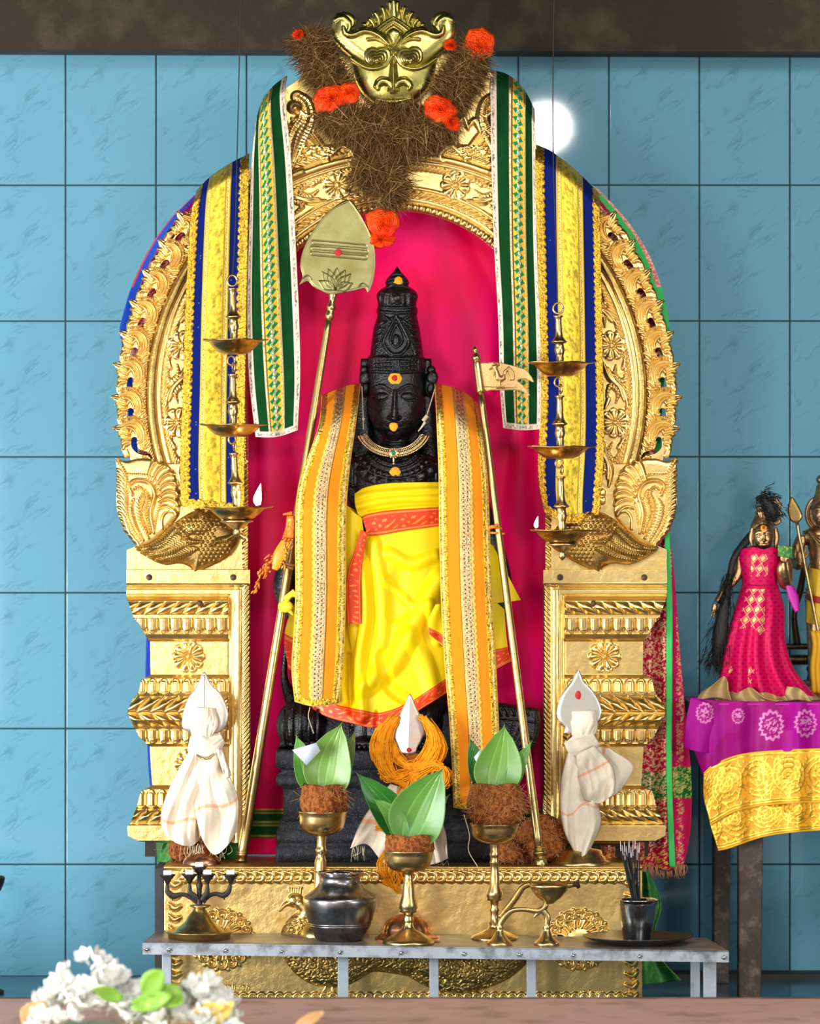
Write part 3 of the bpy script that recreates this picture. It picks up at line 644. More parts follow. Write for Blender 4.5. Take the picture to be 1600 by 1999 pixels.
def blue_pat(U, V, a, b, wu, wv, PX, PY):
    C_ = paint(U.shape, (.002, .010, .12)); Mt = np.zeros(U.shape); H_ = .2*snoise(a, b, .3, 2)
    ed = np.minimum(np.minimum(U*wu, (1-U)*wu), (1-V)*wv)
    C_[snoise(a, b, .9, 6, 1) > .985] = (.2, .5, .8)
    w = lambda lo, hi: (U > lo) & (U < hi)
    m = w(.30, .70) ; n = snoise(a, b, .16, 8, 3); C_[m] = (np.array((.84, .60, .06))[None]*np.clip(1.6*n[m]+.15, .5, 1.12)[:, None]); Mt[m] = .75; H_[m] = 1+2.2*n[m]
    for u0 in (.335, .665):
        m = np.abs(U-u0)*wu < 5; C_[m] = (.7, .42, .05); Mt[m] = .8; H_[m] = .8
        discs(C_, Mt, H_, np.where(np.abs(U-u0)*wu < 4, (U-u0)*wu, 99), b, 6.5, (.95, .75, .25), (.25, .12, .02))
    for u0 in (.30, .375, .625, .70): m = np.abs(U-u0)*wu < 1.1; put(C_, Mt, H_, m, (.62, .40, .04), .6, 1.8)
    m = ed < 15+4.5*np.abs(np.sin((np.where((1-V)*wv < 25, a, b))*pi/15)); trim(C_, Mt, H_, m, a, b, (.84, .47, .05), 15); H_[m] *= 1.4
    return C_, Mt, H_
def orange_pat(flip):
    def f(U, V, a, b, wu, wv, PX, PY):
        U_ = 1-U if flip else U
        C_ = paint(U.shape, (.85, .26, .012)); Mt = np.zeros(U.shape); H_ = .6*snoise(a, b, .08, 2)
        ed = np.minimum(np.minimum(U*wu, (1-U)*wu), (1-V)*wv); w = lambda lo, hi: (U_ > lo) & (U_ < hi)
        sc = .375-.035*np.abs(np.sin(b*pi/13)); m = (U_ > sc-.0) & (U_ < .60); nn = snoise(a, b, .35, 5); C_[m] = np.array((.58, .33, .14))[None]*np.clip(2.8*nn[m]-.5, .12, 1.3)[:, None]; Mt[m] = .6; H_[m] = .8+2*nn[m]
        m = (U_ > sc) & (U_ < sc+.045); C_[m] = (.88, .60, .10); Mt[m] = .8; H_[m] = 1.8
        for u0 in (.455, .535): discs(C_, Mt, H_, np.where(np.abs(U_-u0)*wu < 4.6, (U_-u0)*wu, 99), b+(u0 > .5)*4.2, 8.6, (.72, .52, .28), (.02, .008, .004), 2.0)
        m = w(.585, .62); C_[m] = (.8, .55, .2); Mt[m] = .9; H_[m] = 1+1.5*np.abs(np.sin(b[m]*pi/3.5)); m = w(.618, .63); put(C_, Mt, H_, m, (.10, .03, .01), 0, .4)
        wd_ = 13*(1 if flip is None else 1); m = ed < wd_+1.5*np.abs(np.sin(b*pi/4)); trim(C_, Mt, H_, m, a, b, (.86, .52, .05), 21)
        m = (ed > 4.5) & (ed < 8.5) & ((1-V)*wv > 12); discs(C_, Mt, H_, np.where(m, ed-6.5, 99), b, 6.3, (.95, .78, .35), None, 2.4)
        m = ed < 1.6; put(C_, Mt, H_, m, (.80, .55, .12), .5, .6)
        return C_, Mt, H_
    return f
def back(v, d=.06, w=.05): return d*np.clip(1-v/w, 0, 1)**2
# ---------------------------------------------------------------- strips hung over the arch
def strip(label, T, B, L, R_, pat, Y0, name='trimmed_shawl', group=None, ph=0, cat='cloth'):
    f = lambda U, V, X, Y: Y0+back(V)+.004*np.sin(U*9+ph+V*2)*np.clip(V*3, 0, 1)-.006*np.sin(U*pi)
    o = cloth(name, T, B, L, R_, f, M['trimmed'], None, pat); tag(o, label, cat, group); return o
strip('green velvet shawl with silver edging, draped over the left shoulder of the golden arch', [(499, 240), (512, 196), (534, 168), (560, 148)], [(499, 853), (540, 853), (581, 840)], [(499, 240), (491, 320), (487, 420), (482, 600), (486, 740), (499, 853)], [(560, 148), (556, 190), (567, 300), (575, 430), (583, 600), (586, 730), (581, 840)], green_pat, -.022)
strip('green velvet shawl with silver edging, draped over the right shoulder of the golden arch', [(956, 136), (990, 146), (1020, 172), (1043, 214)], [(982, 836), (1020, 840), (1055, 838)], [(956, 136), (957, 200), (959, 320), (964, 480), (972, 620), (976, 760), (982, 836)], [(1043, 214), (1045, 320), (1048, 480), (1053, 620), (1056, 760), (1055, 838)], green_pat, -.022)
strip('blue shawl with gold brocade stripe, on the arch behind the left hanging lamp', [(384, 372), (410, 346), (445, 322), (486, 300)], [(354, 988), (415, 996), (477, 1004)], [(384, 372), (372, 430), (362, 600), (357, 760), (352, 900), (354, 988)], [(486, 300), (484, 430), (481, 600), (478, 800), (477, 1004)], blue_pat, -.028)
strip('blue shawl with gold brocade stripe, on the arch behind the right hanging lamp', [(1044, 282), (1075, 296), (1120, 330), (1169, 378)], [(1062, 1000), (1110, 1022), (1168, 1012)], [(1044, 282), (1046, 400), (1051, 560), (1055, 760), (1050, 920), (1062, 1000)], [(1169, 378), (1172, 500), (1176, 700), (1178, 880), (1168, 1012)], blue_pat, -.028)
# ---------------------------------------------------------------- magenta backdrop inside the arch
def back_pat(U, V, a, b, wu, wv, PX, PY):
    n = snoise(PX, PY*.35, .012, 31, 4); C_ = paint(U.shape, (.88, .0005, .11)); C_ = C_*(.80+.4*n)[..., None]; C_[..., 2] *= np.clip(1.6-1.4*snoise(PX, PY, .009, 8, 3), .3, 1.2)  # noise towards red paints the silk's sheen into the magenta
    Mt = np.zeros(U.shape); H_ = np.zeros(U.shape)
    m = (PY > 1580) & (PY < 1636); put(C_, Mt, H_, m, (.004, .07, .015)); 
    for y in (1582, 1588, 1606, 1612, 1633): put(C_, Mt, H_, np.abs(PY-y) < 1.4, (.45, .32, .05), .6, .5)
    return C_, Mt, H_
fm = FoldMap(460, 1090, 390, 1710, [([(860, 380), (890, 500), (940, 620), (960, 760)], [20, 40, 40, 10], 6), ([(520, 700), (540, 1000), (510, 1400), (520, 1700)], [20, 45, 45, 30], 7), ([(1030, 700), (1010, 1100), (1040, 1500), (1030, 1700)], [10, 40, 40, 30], 7)], 4)
bk = cloth('backdrop_cloth', [(470, 395), (1080, 395)], [(470, 1668), (1080, 1668)], [(470, 395), (470, 1668)], [(1080, 395), (1080, 1668)], lambda U, V, X, Y: .085-fm(X, Y)*.001, M['silk'], None, back_pat, res=3)
tag(bk, 'magenta silk backdrop with green foot band, hung inside the arch behind the black idol', 'cloth')
# ---------------------------------------------------------------- sarees folded behind the arch
def broc(a, b, c1, c2, sc=.22, seed=40):
    n = snoise(a, b, sc, seed, 2); w = (np.abs(n-.5) < .055) | (n > .68); return np.where(w[..., None], np.array(c2), np.array(c1)), w
def sar_l(U, V, a, b, wu, wv, PX, PY):
    d = PX-PX[:, :1]; C_, w = broc(a, b, (.45, .004, .03), (.75, .42, .30)); Mt = w*.3; H_ = np.zeros(U.shape)
    up = PY < 650; put(C_, Mt, H_, (d < 30) & up, (.34, .002, .16)); put(C_, Mt, H_, (d < 17) & up, (.012, .06, .42)); put(C_, Mt, H_, (d < 3.5) & (PY < 560), (.5, .06, .08))
    dn = ~up; put(C_, Mt, H_, (PX < 259+np.clip((PY-700)*.07, 0, 16)) & dn, (.75, .6, .6)); put(C_, Mt, H_, (PX < 256+np.clip((PY-700)*.07, 0, 16)) & dn, (.005, .04, .33))
    put(C_, Mt, H_, (PY > 1150), (.005, .03, .36)); put(C_, Mt, H_, (PY > 1620), (.02, .12, .015))
    return C_, Mt, H_
s = cloth('folded_saree', [(378, 382), (480, 320)], [(308, 1690), (470, 1690)], [(378, 382), (330, 430), (290, 488), (258, 556), (238, 622), (234, 650), (243, 700), (248, 780), (256, 900), (276, 1050), (286, 1200), (284, 1330), (290, 1500), (308, 1690)], [(480, 320), (470, 700), (470, 1200), (470, 1690)], lambda U, V, X, Y: .028+.006*np.sin(X*.05), M['silk'], None, sar_l, res=2)
tag(s, 'blue, magenta and red brocade saree folded behind the left side of the arch', 'cloth')
def sar_r(U, V, a, b, wu, wv, PX, PY):
    d = PX[:, -1:]-PX; C_, w = broc(PX, PY, (.33, .004, .03), (.70, .40, .22)); Mt = w*.35; H_ = np.zeros(U.shape)
    up = PY < 640; put(C_, Mt, H_, (d < 38) & up, (.28, .003, .035)); put(C_, Mt, H_, (d < 27) & up, (.04, .48, .10))
    m = (d < 9) & up & (PY < 560); C2, w2 = broc(PX, PY, (.62, .16, .15), (.8, .5, .4), .5); C_[m] = C2[m]
    mm = (~up) & (PY < 1000); put(C_, Mt, H_, mm & (d < 10), (.02, .34, .07))
    lo = PY > 1010; out = lo & (PX > 1310); n = snoise(PX, PY, .03, 3); C_[out] = (np.array((.52, .012, .09))[None]*(.6+.8*n[out][:, None])); Mt[out] = 0
    m = lo & (PX > 1319) & (PX < 1334) & w; C_[m] = (.6, .35, .15)
    g1 = lo & (PX > 1312) & (PY > 1497) & (PY < 1558); C_[g1] = (.008, .16, .03); g2 = g1 & w; C_[g2] = (.5, .45, .12)
    g3 = lo & (PX < 1310) & (PY > 1508) & (PY < 1560); C_[g3 & ~w] = (.01, .14, .03); C_[lo & (PX < 1310) & (PY > 1660) & w] = (.7, .35, .08)
    return C_, Mt, H_
f2 = lambda U, V, X, Y: .03+.010*np.sin(X*.11)*np.clip((Y-1000)/200, 0, 1)
s2 = thing('folded_saree', 'maroon brocade saree with bright green edge, folded behind the right side of the arch', 'cloth', W(1290, 1690, .03))
cloth('drape', [(1060, 300), (1166, 368)], [(1170, 1692), (1332, 1700)], [(1060, 300), (1060, 700), (1170, 1100), (1170, 1692)], [(1166, 368), (1222, 428), (1268, 500), (1296, 580), (1306, 640), (1300, 700), (1292, 800), (1290, 900), (1300, 1010), (1313, 1100), (1325, 1250), (1338, 1400), (1348, 1500), (1348, 1610), (1332, 1700)], f2, M['silk'], s2, sar_r, res=2)
cloth('green_edging', [(1296, 1030), (1306, 1030)], [(1306, 1692), (1318, 1694)], [(1296, 1030), (1300, 1200), (1300, 1500), (1306, 1692)], [(1306, 1030), (1312, 1200), (1311, 1500), (1318, 1694)], .016, mat('green_braid', (.035, .50, .10), 0, .7, [('n', 700, .3, .001)]), s2, res=4)
fr = []
for i in range(70):
    x = 1238+i*1.45; fr.append(tpx([(x, 1688+rng.uniform(-3, 3)), (x+rng.uniform(-4, 4), 1700), (x+rng.uniform(-6, 8), 1712+rng.uniform(-5, 6))], .8, .028, 4, 4))
mk('fringe', fr, mat('gold_fringe', (.45, .20, .08), .3, .5), s2)
gl = mat('green_cloth', (.02, .16, .03), 0, .6, [('n', 500, .2, .001)], (60, (.10, .30, .03), .5, .7))
o = cloth('green_cloth', [(1252, 1700), (1268, 1705)], [(1240, 1925), (1330, 1914)], [(1252, 1700), (1245, 1800), (1240, 1925)], [(1268, 1705), (1290, 1765), (1278, 1820), (1290, 1870), (1330, 1914)], lambda U, V, X, Y: .0+.012*np.sin(U*8+V*3), gl, None, res=3)
tag(o, 'loose green cloth hanging down beside the right end of the golden plinth', 'cloth')
o = cloth('green_cloth', [(318, 1646), (372, 1640)], [(306, 1702), (368, 1700)], [(318, 1646), (310, 1675), (306, 1702)], [(372, 1640), (370, 1670), (368, 1700)], lambda U, V, X, Y: -.03+.01*np.sin(U*8+V*3), gl, None, res=3)
tag(o, 'crumpled green cloth on the plinth under the left pillar', 'cloth')
# ================================================================ plinth
Yp = -.20; kp = K(Yp)
pl = thing('plinth', 'golden embossed box plinth with peacock relief and beaded border, carrying the black idol', 'plinth', W(786, 1972, -.03))
zt = W(0, 1692, Yp)[2]
mk('core', box(W(318, 0, Yp)[0], W(1252, 0, Yp)[0], Yp+.006, .14, .0, zt-.002), M['iron'], pl, smooth=False)
P = Rel(320, 1254, 1692, 1976, 1.1); P.S = np.minimum(np.minimum(P.X-320.5, 1253-P.X), np.minimum(P.Y-1692.5, 1974-P.Y)).astype(np.float32)
X, Y = P.X, P.Y; P.H += (np.exp(-((Y-1694)/3.)**2)*3).astype(np.float32)
for x in np.arange(356, 1226, 18.6):
    P.stroke([(x+3, 1703), (x+10, 1709), (x+6, 1718), (x-4, 1719)], [5, 7, 7, 4], 8); P.stroke([(x+8, 1700), (x+15, 1702)], [3, 4], 6); P.stroke([(x-2, 1704), (x+2, 1710), (x, 1716)], [2, 3, 2], 4)
for y in np.arange(1722, 1972, 22.):
    for s in (0, 1):
        f = lambda x: x if not s else 1574-x
        P.stroke([(f(331), y-2), (f(340), y+7), (f(352), y+2)], [3.5, 7.5, 4], 9)
for x in np.arange(352, 1230, 17.5):
    P.stroke([(x-6, 1950), (x-5, 1942), (x+2, 1939), (x+7, 1945), (x+6, 1952)], [2, 3, 4, 3, 2], 5); P.blob(x, 1948, 4, 4, 4); P.blob(x+8.7, 1943, 2.5, 2.5, 3)
for cx in (434, 1130):      # lotus medallions
    P.blob(cx, 1834, 26, 26, 8); 
    for i in range(12):
        a = i*pi/6+.2; P.stroke([(cx+24*cos(a), 1834+24*sin(a)), (cx+38*cos(a+.1), 1834+38*sin(a+.1))], [5, 8], 7, ridge=1)
    for i in range(16):
        a = i*pi/8; x, y = cx+50*cos(a), 1834+48*sin(a)
        t = np.linspace(-2.4, 2.4, 9); P.stroke([(x+9*cos(a+q), y+9*sin(a+q)) for q in t], 3.2, 8, n=14); P.blob(x, y, 5, 5, 5)
        P.blob(cx+61*cos(a+.2), 1834+59*sin(a+.2), 4, 4, 4)
P.blob(576, 1757, 16, 14, 12); P.stroke([(566, 1762), (556, 1766), (546, 1777)], [6, 4, 1.5], 8); P.blob(575, 1754, 2.4, 2.4, 4, add=True)
for i in range(6): P.stroke([(566+i*4, 1746), (564+i*4.6, 1736)], 1.2, 3); P.blob(565+i*4.6, 1733, 2.4, 2.4, 3)
P.stroke([(585, 1764), (596, 1780), (590, 1800), (600, 1830), (612, 1860)], [10, 12, 20, 34, 40], 14)
P.stroke([(580, 1790), (566, 1806), (556, 1822)], [4, 4, 3], 7); P.stroke([(556, 1822), (560, 1830), (572, 1832)], 3, 6)
both_ = P.geo(Yp, .006); mk('front_panel', both_, M['gold'], pl)
P = Rel(540, 1040, 1780, 1950, 1.1)
P.stroke([(612, 1838), (650, 1862), (720, 1862), (800, 1872), (900, 1888), (960, 1880), (1012, 1860)], [66, 66, 36, 34, 40, 42, 26], 22, solid=True, power=.6)
P.poly([(552, 1840), (560, 1880), (590, 1912), (630, 1926), (672, 1915), (700, 1895), (700, 1830), (620, 1800)], 20, 40, 0)
P.poly([(690, 1860), (760, 1885), (830, 1925), (880, 1938), (940, 1932), (1000, 1905), (1028, 1868), (980, 1830), (850, 1835)], 16, 40, 0)
n = snoise(P.X+.6*P.Y, P.Y*1.0, .14, 71, 2); rr = np.abs(n-.5); P.H += (P.H > 0)*(-3.2*np.exp(-(rr/.05)**2)+1.5*snoise(P.X, P.Y, .4, 5, 1)).astype(np.float32)
mk('peacock_relief', P.geo(Yp-.001, .004), M['gold_dark'], pl)
P = Rel(600, 670, 1915, 1946, 1.); P.stroke([(638, 1918), (634, 1930), (628, 1938)], [3, 2.5, 2.5], 4, solid=True); P.stroke([(628, 1937), (616, 1940)], [2.5, 1.5], 4, solid=True); P.stroke([(630, 1937), (626, 1943)], [2.5, 1.5], 4, solid=True); P.stroke([(652, 1918), (648, 1930), (650, 1938), (660, 1941)], [3, 2.5, 2.5, 1.5], 4, solid=True)
mk('peacock_feet', P.geo(Yp-.001, .004), M['gold'], pl)
# embossed writing: a line of round Tamil style letters, and the date at the right
def glyphs(name, strokes_list, x, y, h, pitch, m):
    P = Rel(x-4, x+pitch*len(strokes_list)+8, y-h-7, y+6, .6)
    for i, st in enumerate(strokes_list):
        for s in st: P.stroke([(x+i*pitch+p[0]*h*.8, y-p[1]*h) for p in s], 1.25, 2.6, n=max(6, 4*len(s)), solid=True)
    mk(name, P.geo(Yp-.0004, .003), m, pl)
c_ = [(.0, .35), (.2, .1), (.5, .1), (.6, .4), (.4, .55), (.15, .45)]
G = {
 'u': [[(.1, .8), (.35, .95), (.5, .7), (.3, .5), (.1, .7)], [(.3, .5), (.1, .2), (.2, .0), (.8, .0)]],
 'pa': [[(.05, .95), (.05, .0), (.8, .0), (.8, .95)]],
 'ya': [[(.05, .95), (.1, .2), (.3, .0), (.45, .3), (.45, .95)], [(.45, .1), (.9, .05), (.9, .95)]],
 'm': [[(.1, .6), (.1, 0), (.7, 0), (.8, .5), (.5, .9), (.4, .5), (.4, .0)]],
 'ka': [[(.1, .95), (.9, .95)], [(.45, .95), (.45, 0)], [(.1, .2), (.0, .45), (.3, .55), (.75, .55), (.9, .35), (.6, .2)]],
 'na': [[(.1, .8), (.25, .95), (.4, .75), (.2, .5), (.1, .2), (.3, 0), (.5, .3), (.55, .95), (1., .95)], [(.8, .95), (.8, 0)]],
 'ta': [[(.1, .95), (.7, .95)], [(.4, .95), (.35, .5), (.1, .35), (.15, .05), (.6, .1), (.8, .5)]],
 'dot': [[(.4, 1.2), (.5, 1.35), (.6, 1.2), (.45, 1.15)], [(.1, .6), (.1, 0), (.7, 0), (.8, .6), (.4, .8), (.3, .4)]],
 'aa': [[(.1, 0), (.1, .95), (.65, .95), (.65, 0)]], 'sp': [],
 '1': [[(.3, .8), (.5, 1), (.5, 0)]], '5': [[(.8, 1), (.3, 1), (.25, .55), (.7, .6), (.8, .25), (.5, 0), (.2, .1)]], '.': [[(.4, .05), (.5, .05)]],
 '7': [[(.2, 1), (.8, 1), (.4, 0)]], '2': [[(.2, .8), (.5, 1), (.8, .75), (.2, 0), (.85, 0)]], '0': [[(.5, 1), (.2, .5), (.5, 0), (.8, .5), (.5, 1)]]}
glyphs('raised_lettering', [G[k] for k in ['u', 'pa', 'ya', 'm', 'aa', 'sp', 'ka', 'na', 'ta', 'aa', 'ya', 'ka', 'dot']], 374, 1932, 9, 8.8, M['gold'])
glyphs('raised_date', [G[k] for k in '15.7.2001'], 1131, 1942, 8, 5.4, M['gold'])
# top sheet
V, q = box(W(319, 0, Yp)[0], W(1253, 0, Yp)[0], Yp-.001, .14, zt-.003, zt)
mk('top_sheet', (V, q), M['gold_dark'], pl, smooth=False)
mk('side_board', box(W(302, 0, Yp)[0], W(319, 0, Yp)[0], -.19, .1, 0, zt-.004), mat('dark_board', (.03, .028, .03), 0, .7, [('n', 80, .4, .002)]), pl, smooth=False)
# ================================================================ black idol
idl = thing('idol', 'black stone standing deity with tall carved crown, on a tiered stone pedestal inside the arch', 'statue', W(771, 1683, 0))
D_ = Rel(640, 910, 515, 1010, 1.0)
for i, y in enumerate(range(534, 560, 7)): D_.stroke([(752, y+6), (775, y-1), (798, y+6)], [2, 3.2, 2], 3.5)
D_.blob(775, 582, 15, 13, 5); D_.blob(775, 582, 7, 7, 3, add=True)
for i in range(-3, 4):
    if i: D_.stroke([(775+i*12, 570), (775+i*12.5, 592)], [3, 5], 3.5, ridge=1)
D_.stroke([(735, 570), (775, 574), (815, 570)], 2, 3); D_.stroke([(738, 598), (775, 601), (812, 598)], 3, 4); D_.stroke([(736, 608), (775, 611), (814, 608)], 3, 4)
D_.stroke([(773, 616), (757, 645), (748, 668), (760, 688), (773, 692), (786, 688), (798, 668), (789, 645), (773, 616)], 3.5, 6)
D_.stroke([(773, 632), (763, 655), (762, 668), (773, 678), (784, 668), (783, 655), (773, 632)], 2.5, 6); D_.blob(773, 664, 7, 12, 6)
for s in (-1, 1):
    D_.stroke([(773+s*8, 622), (773+s*30, 655), (773+s*40, 690)], [3, 3, 4], 5, barb=6); D_.stroke([(773+s*26, 616), (773+s*14, 626), (773+s*30, 636)], 3, 4)
    for i in range(5): D_.stroke([(773+s*(26+i*2.5), 628+i*13), (773+s*(40+i*1.5), 634+i*13)], [3, 4], 5)
    for i in range(3): D_.stroke([(773+s*12, 702+i*8), (773+s*40, 703+i*8)], 2.6, 4, barb=7)
    for i in range(3): D_.stroke([(773+s*(44+i*3), 698), (773+s*(44+i*3), 724)], 1.6, 3)
D_.stroke([(716, 697), (773, 700), (830, 697)], 3, 5); D_.stroke([(716, 725), (773, 727), (830, 725)], 3, 5)
for i in (-5, 0, 5): D_.stroke([(773+i, 700), (773+i*1.3, 726)], 2, 4)
# face
D_.stroke([(771, 764), (770, 786), (770, 806), (769, 813)], [4, 5, 7, 9.5], 15, add=True, power=.8)
D_.stroke([(759, 815), (769, 819), (780, 815)], [4, 5, 4], 6, add=True, power=.8)
for s in (-1, 1):
    D_.stroke([(770+s*8, 762), (770+s*26, 752), (770+s*44, 758)], [2.5, 3, 2], 3.2, add=True, power=.8); D_.stroke([(770+s*10, 768), (770+s*26, 759), (770+s*42, 765)], [1.5, 2, 1.2], 2, add=True)
    D_.blob(770+s*27, 774, 15, 7.5, 5, add=True, rot=s*.12); D_.stroke([(770+s*13, 776), (770+s*27, 782), (770+s*42, 777)], 1.3, -2.2, add=True)
    D_.blob(770+s*28, 806, 22, 26, 4, add=True, power=1.3)
D_.stroke([(754, 830), (763, 827), (769, 829), (775, 827), (784, 830)], [1.5, 3.5, 3.5, 3.5, 1.5], 5, add=True)
D_.stroke([(756, 832), (769, 834), (782, 832)], 1.4, -3.5, add=True); D_.stroke([(759, 838), (769, 840), (779, 838)], [2, 4.5, 2], 5, add=True); D_.blob(769, 851, 14, 10, 5, add=True)
# neck rings & carved necklaces
for i in range(4): D_.stroke([(740, 862+i*6), (771, 866+i*6), (800, 862+i*6)], 2.2, 2.5)
for r, n_, w_ in ((38, 5, 3.2), (47, 4.5, 2.6), (60, 9, 5), (76, 17, 9)):
    P_ = [(771+r*1.25*sin(t), 868+r*1.0*cos(t)) for t in np.linspace(-1.35, 1.35, 20)]; D_.stroke(P_, w_, 6, barb=n_*1.3, ba=.4)
for sx in (686, 858): 
    for i in range(3): D_.stroke([(sx-6+i*6, 890), (sx-5+i*5.4, 950)], 2, 4)
secs = [(520, 775, .5, .5), (524, 775, 3, 3), (532, 775, 9, 9), (545, 775, 21, 18), (553, 775, 24, 20), (559, 775, 21, 19), (563, 775, 30, 25), (570, 775, 38, 30), (578, 775, 41, 32), (590, 775, 38, 31), (597, 775, 37, 30), (603, 775, 40, 32), (611, 775, 40, 32), (616, 775, 38, 31), (640, 774, 45, 36), (670, 774, 49, 39), (694, 774, 52, 42), (697, 773, 56, 45), (724, 773, 56, 46), (729, 773, 54, 44), (750, 773, 54, 46), (785, 773, 55.5, 48), (805, 773, 54.5, 48), (822, 773, 50, 46), (836, 772, 42, 42), (846, 772, 31, 36), (853, 772, 26, 30), (858, 772, 26, 27), (866, 772, 28, 28), (874, 772, 34, 32), (882, 772, 52, 38), (890, 772, 84, 44), (902, 772, 108, 50), (920, 772, 116, 56), (945, 772, 108, 58), (975, 772, 96, 58), (1010, 772, 88, 55), (1060, 772, 86, 52), (1120, 772, 92, 54), (1200, 772, 100, 52), (1300, 772, 104, 50), (1380, 772, 100, 48), (1440, 772, 96, 48), (1468, 772, 96, 48), (1470, 772, 1, 1)]
A = np.array(secs); ys = np.r_[np.arange(520, 900, 1.0), np.arange(900, 1010, 1.3), np.arange(1010, 1470, 6)]
A2 = np.stack([np.interp(ys, A[:, 0], A[:, i]) for i in (1, 2, 3)], -1)
for i in (1, 2):
    kk = np.ones(5)/5; sm = np.convolve(np.pad(A2[:, i], 2, 'edge'), kk, 'valid'); A2[:, i] = sm
na = 300; th = np.linspace(0, 2*pi, na, endpoint=False)
PX = A2[:, :1]+A2[:, 1:2]*np.sign(np.cos(th))*np.abs(np.cos(th))**.92; YY = np.repeat(ys[:, None], na, 1); DY = A2[:, 2:3]*np.sin(th)
fx = np.clip(PX-640, 0, D_.H.shape[1]-1.01); fy = np.clip(YY-515, 0, D_.H.shape[0]-1.01); i = fx.astype(int); j = fy.astype(int); a = fx-i; b = fy-j
Hd = (D_.H[j, i]*(1-a)+D_.H[j, i+1]*a)*(1-b)+(D_.H[j+1, i]*(1-a)+D_.H[j+1, i+1]*a)*b
wgt = np.clip(-np.sin(th)*1.6, 0, 1)[None]; wgt = wgt*(YY < 1005)
# carved pattern repeated on the back half is left plain
Yv = .0+DY*.001-Hd*wgt*.001; PX2 = PX+np.cos(th)[None]*Hd*(1-wgt)*0
V = WA(PX2, YY, Yv).reshape(-1, 3); geo = [(V, gridq(len(ys), na, True)[:, ::-1])]
# ears and ear ornaments, side locks, arms
for s in (-1, 1):
    e = 773+s*60
    geo.append(ellpx(e+s*2, 752, .004, 9, 26, 12)); geo.append(ellpx(e+s*8 if s > 0 else e-2, 722, .0, 9, 9)); geo.append(ellpx(e+s*10 if s > 0 else e, 737, -.004, 12, 15, 9)); geo.append(ellpx(e+s*7 if s > 0 else e, 758, -.003, 9, 12, 8))
    geo.append(tpx([(e, 700, .01), (e+s*1, 760, .012), (e+s*4, 830, .012), (e+s*8, 900, .0)], [9, 12, 17, 26], n=14))
    x = lambda q: 772+s*q
    geo.append(tpx([(x(78), 900, .0), (x(120), 918, .0), (x(150), 985, .0), (x(178), 1060, -.002), (x(212) if s < 0 else x(200), 1140, -.004), (x(190), 1200, -.03), (x(150), 1230, -.05)], [24, 34, 33, 30, 27, 22, 16], n=18, m=40))
    geo.append(tpx([(x(50), 1180, .0), (x(56), 1300, .0), (x(60), 1400, -.01), (x(62), 1450, -.015)], [44, 38, 30, 27], n=18))
    geo.append(ellpx(x(60), 1452, -.035, 30, 17, 44)); geo.append(tpx([(x(34), 1415, -.022), (x(60), 1420, -.03), (x(86), 1415, -.022)], 7, n=8))
    for t in range(5): geo.append(ellpx(x(40+t*10), 1458, -.074, 5.5, 6, 9))
# hair/locks halo behind head, mount and slab between the feet
geo.append(ellpx(776, 800, .035, 66, 110, 16)); 
geo.append(tpx([(560, 1250, .03), (556, 1330, .02), (590, 1400, .0), (592, 1460, -.01)], [6, 8, 30, 50], n=16)); geo.append(ellpx(588, 1415, -.02, 49, 52, 48))
for i in range(5): geo.append(tpx([(555+i*16, 1376-abs(i-2)*-4, -.055-.004*(2-abs(i-2))), (552+i*17, 1420, -.066-.004*(2-abs(i-2))), (558+i*15, 1458, -.05)], [2, 3.5, 2.5], n=6))
def rring(x0, x1, y0, y1, z, r, n=6):
    P = []
    for cx, cy, a0 in ((x1-r, y1-r, 0), (x0+r, y1-r, pi/2), (x0+r, y0+r, pi), (x1-r, y0+r, 3*pi/2)):
        for t in np.linspace(0, pi/2, n): P.append((cx+r*cos(a0+t), cy+r*sin(a0+t), z))
    return P
def rectlathe(prof, x0, x1, Y0, Y1, r=.006):
    V = []; 
    for ins, py in prof:
        d = ins*.001; a = W(x0, py, Y0); V += rring(a[0]+d, W(x1, py, Y0)[0]-d, Y0+d, Y1-d, a[2], r)
    n = 24; V = np.array(V); q = gridq(len(prof), n, True)
    return V, q[:, ::-1]
geo.append(rectlathe([(60, 1380), (20, 1382), (14, 1400), (12, 1466)], 600, 960, -.03, .06))
mk('figure', geo, M['stone'], idl)
# tail of the mount at the right: carved fan lobe
P = Rel(935, 1062, 1368, 1492, .9)
P.poly([(940, 1372), (985, 1376), (1052, 1386), (1055, 1405), (1050, 1440), (1036, 1468), (1015, 1486), (940, 1488)], 8, 8, 0, spline=False)
for i in range(6): P.stroke([(950+i*13, 1396), (958+i*13, 1380+0), (966+i*13, 1396)], 2, 2.5, add=True)
for i in range(9): P.stroke([(985, 1478), (985+60*cos(1.3-i*.22)*.6, 1478-60*sin(1.3-i*.22)*.6), (985+66*cos(1.3-i*.22), 1478-70*sin(1.3-i*.22))], [1, 2, 3], 2.5, add=True, barb=5)
P.stroke([(950, 1400), (1000, 1404), (1048, 1410)], 2, 2.5, add=True); P.stroke([(1046, 1392), (1044, 1430), (1030, 1462), (1008, 1480)], 2, 3, add=True)
mk('carved_tail', P.geo(-.04, .09), M['stone'], idl)
mk('pedestal', [rectlathe([(40, 1465), (2, 1465.5), (0, 1468), (0, 1499), (3, 1501), (10, 1502), (10, 1508), (2, 1514), (0, 1524), (2, 1533), (12, 1539), (14, 1543), (14, 1600), (8, 1603), (5, 1613), (5, 1618), (2, 1622), (0, 1634), (1, 1645), (6, 1648), (0, 1652), (0, 1683.5), (40, 1684)], 538, 1005, -.086, .07)], M['stone_dry'], idl)
tk = mat('turmeric_paste', (.90, .40, .02), 0, .8, [('n', 300, .5, .001)]); rk = mat('vermilion', (.50, .01, .02), 0, .7, [('n', 400, .5, .001)])
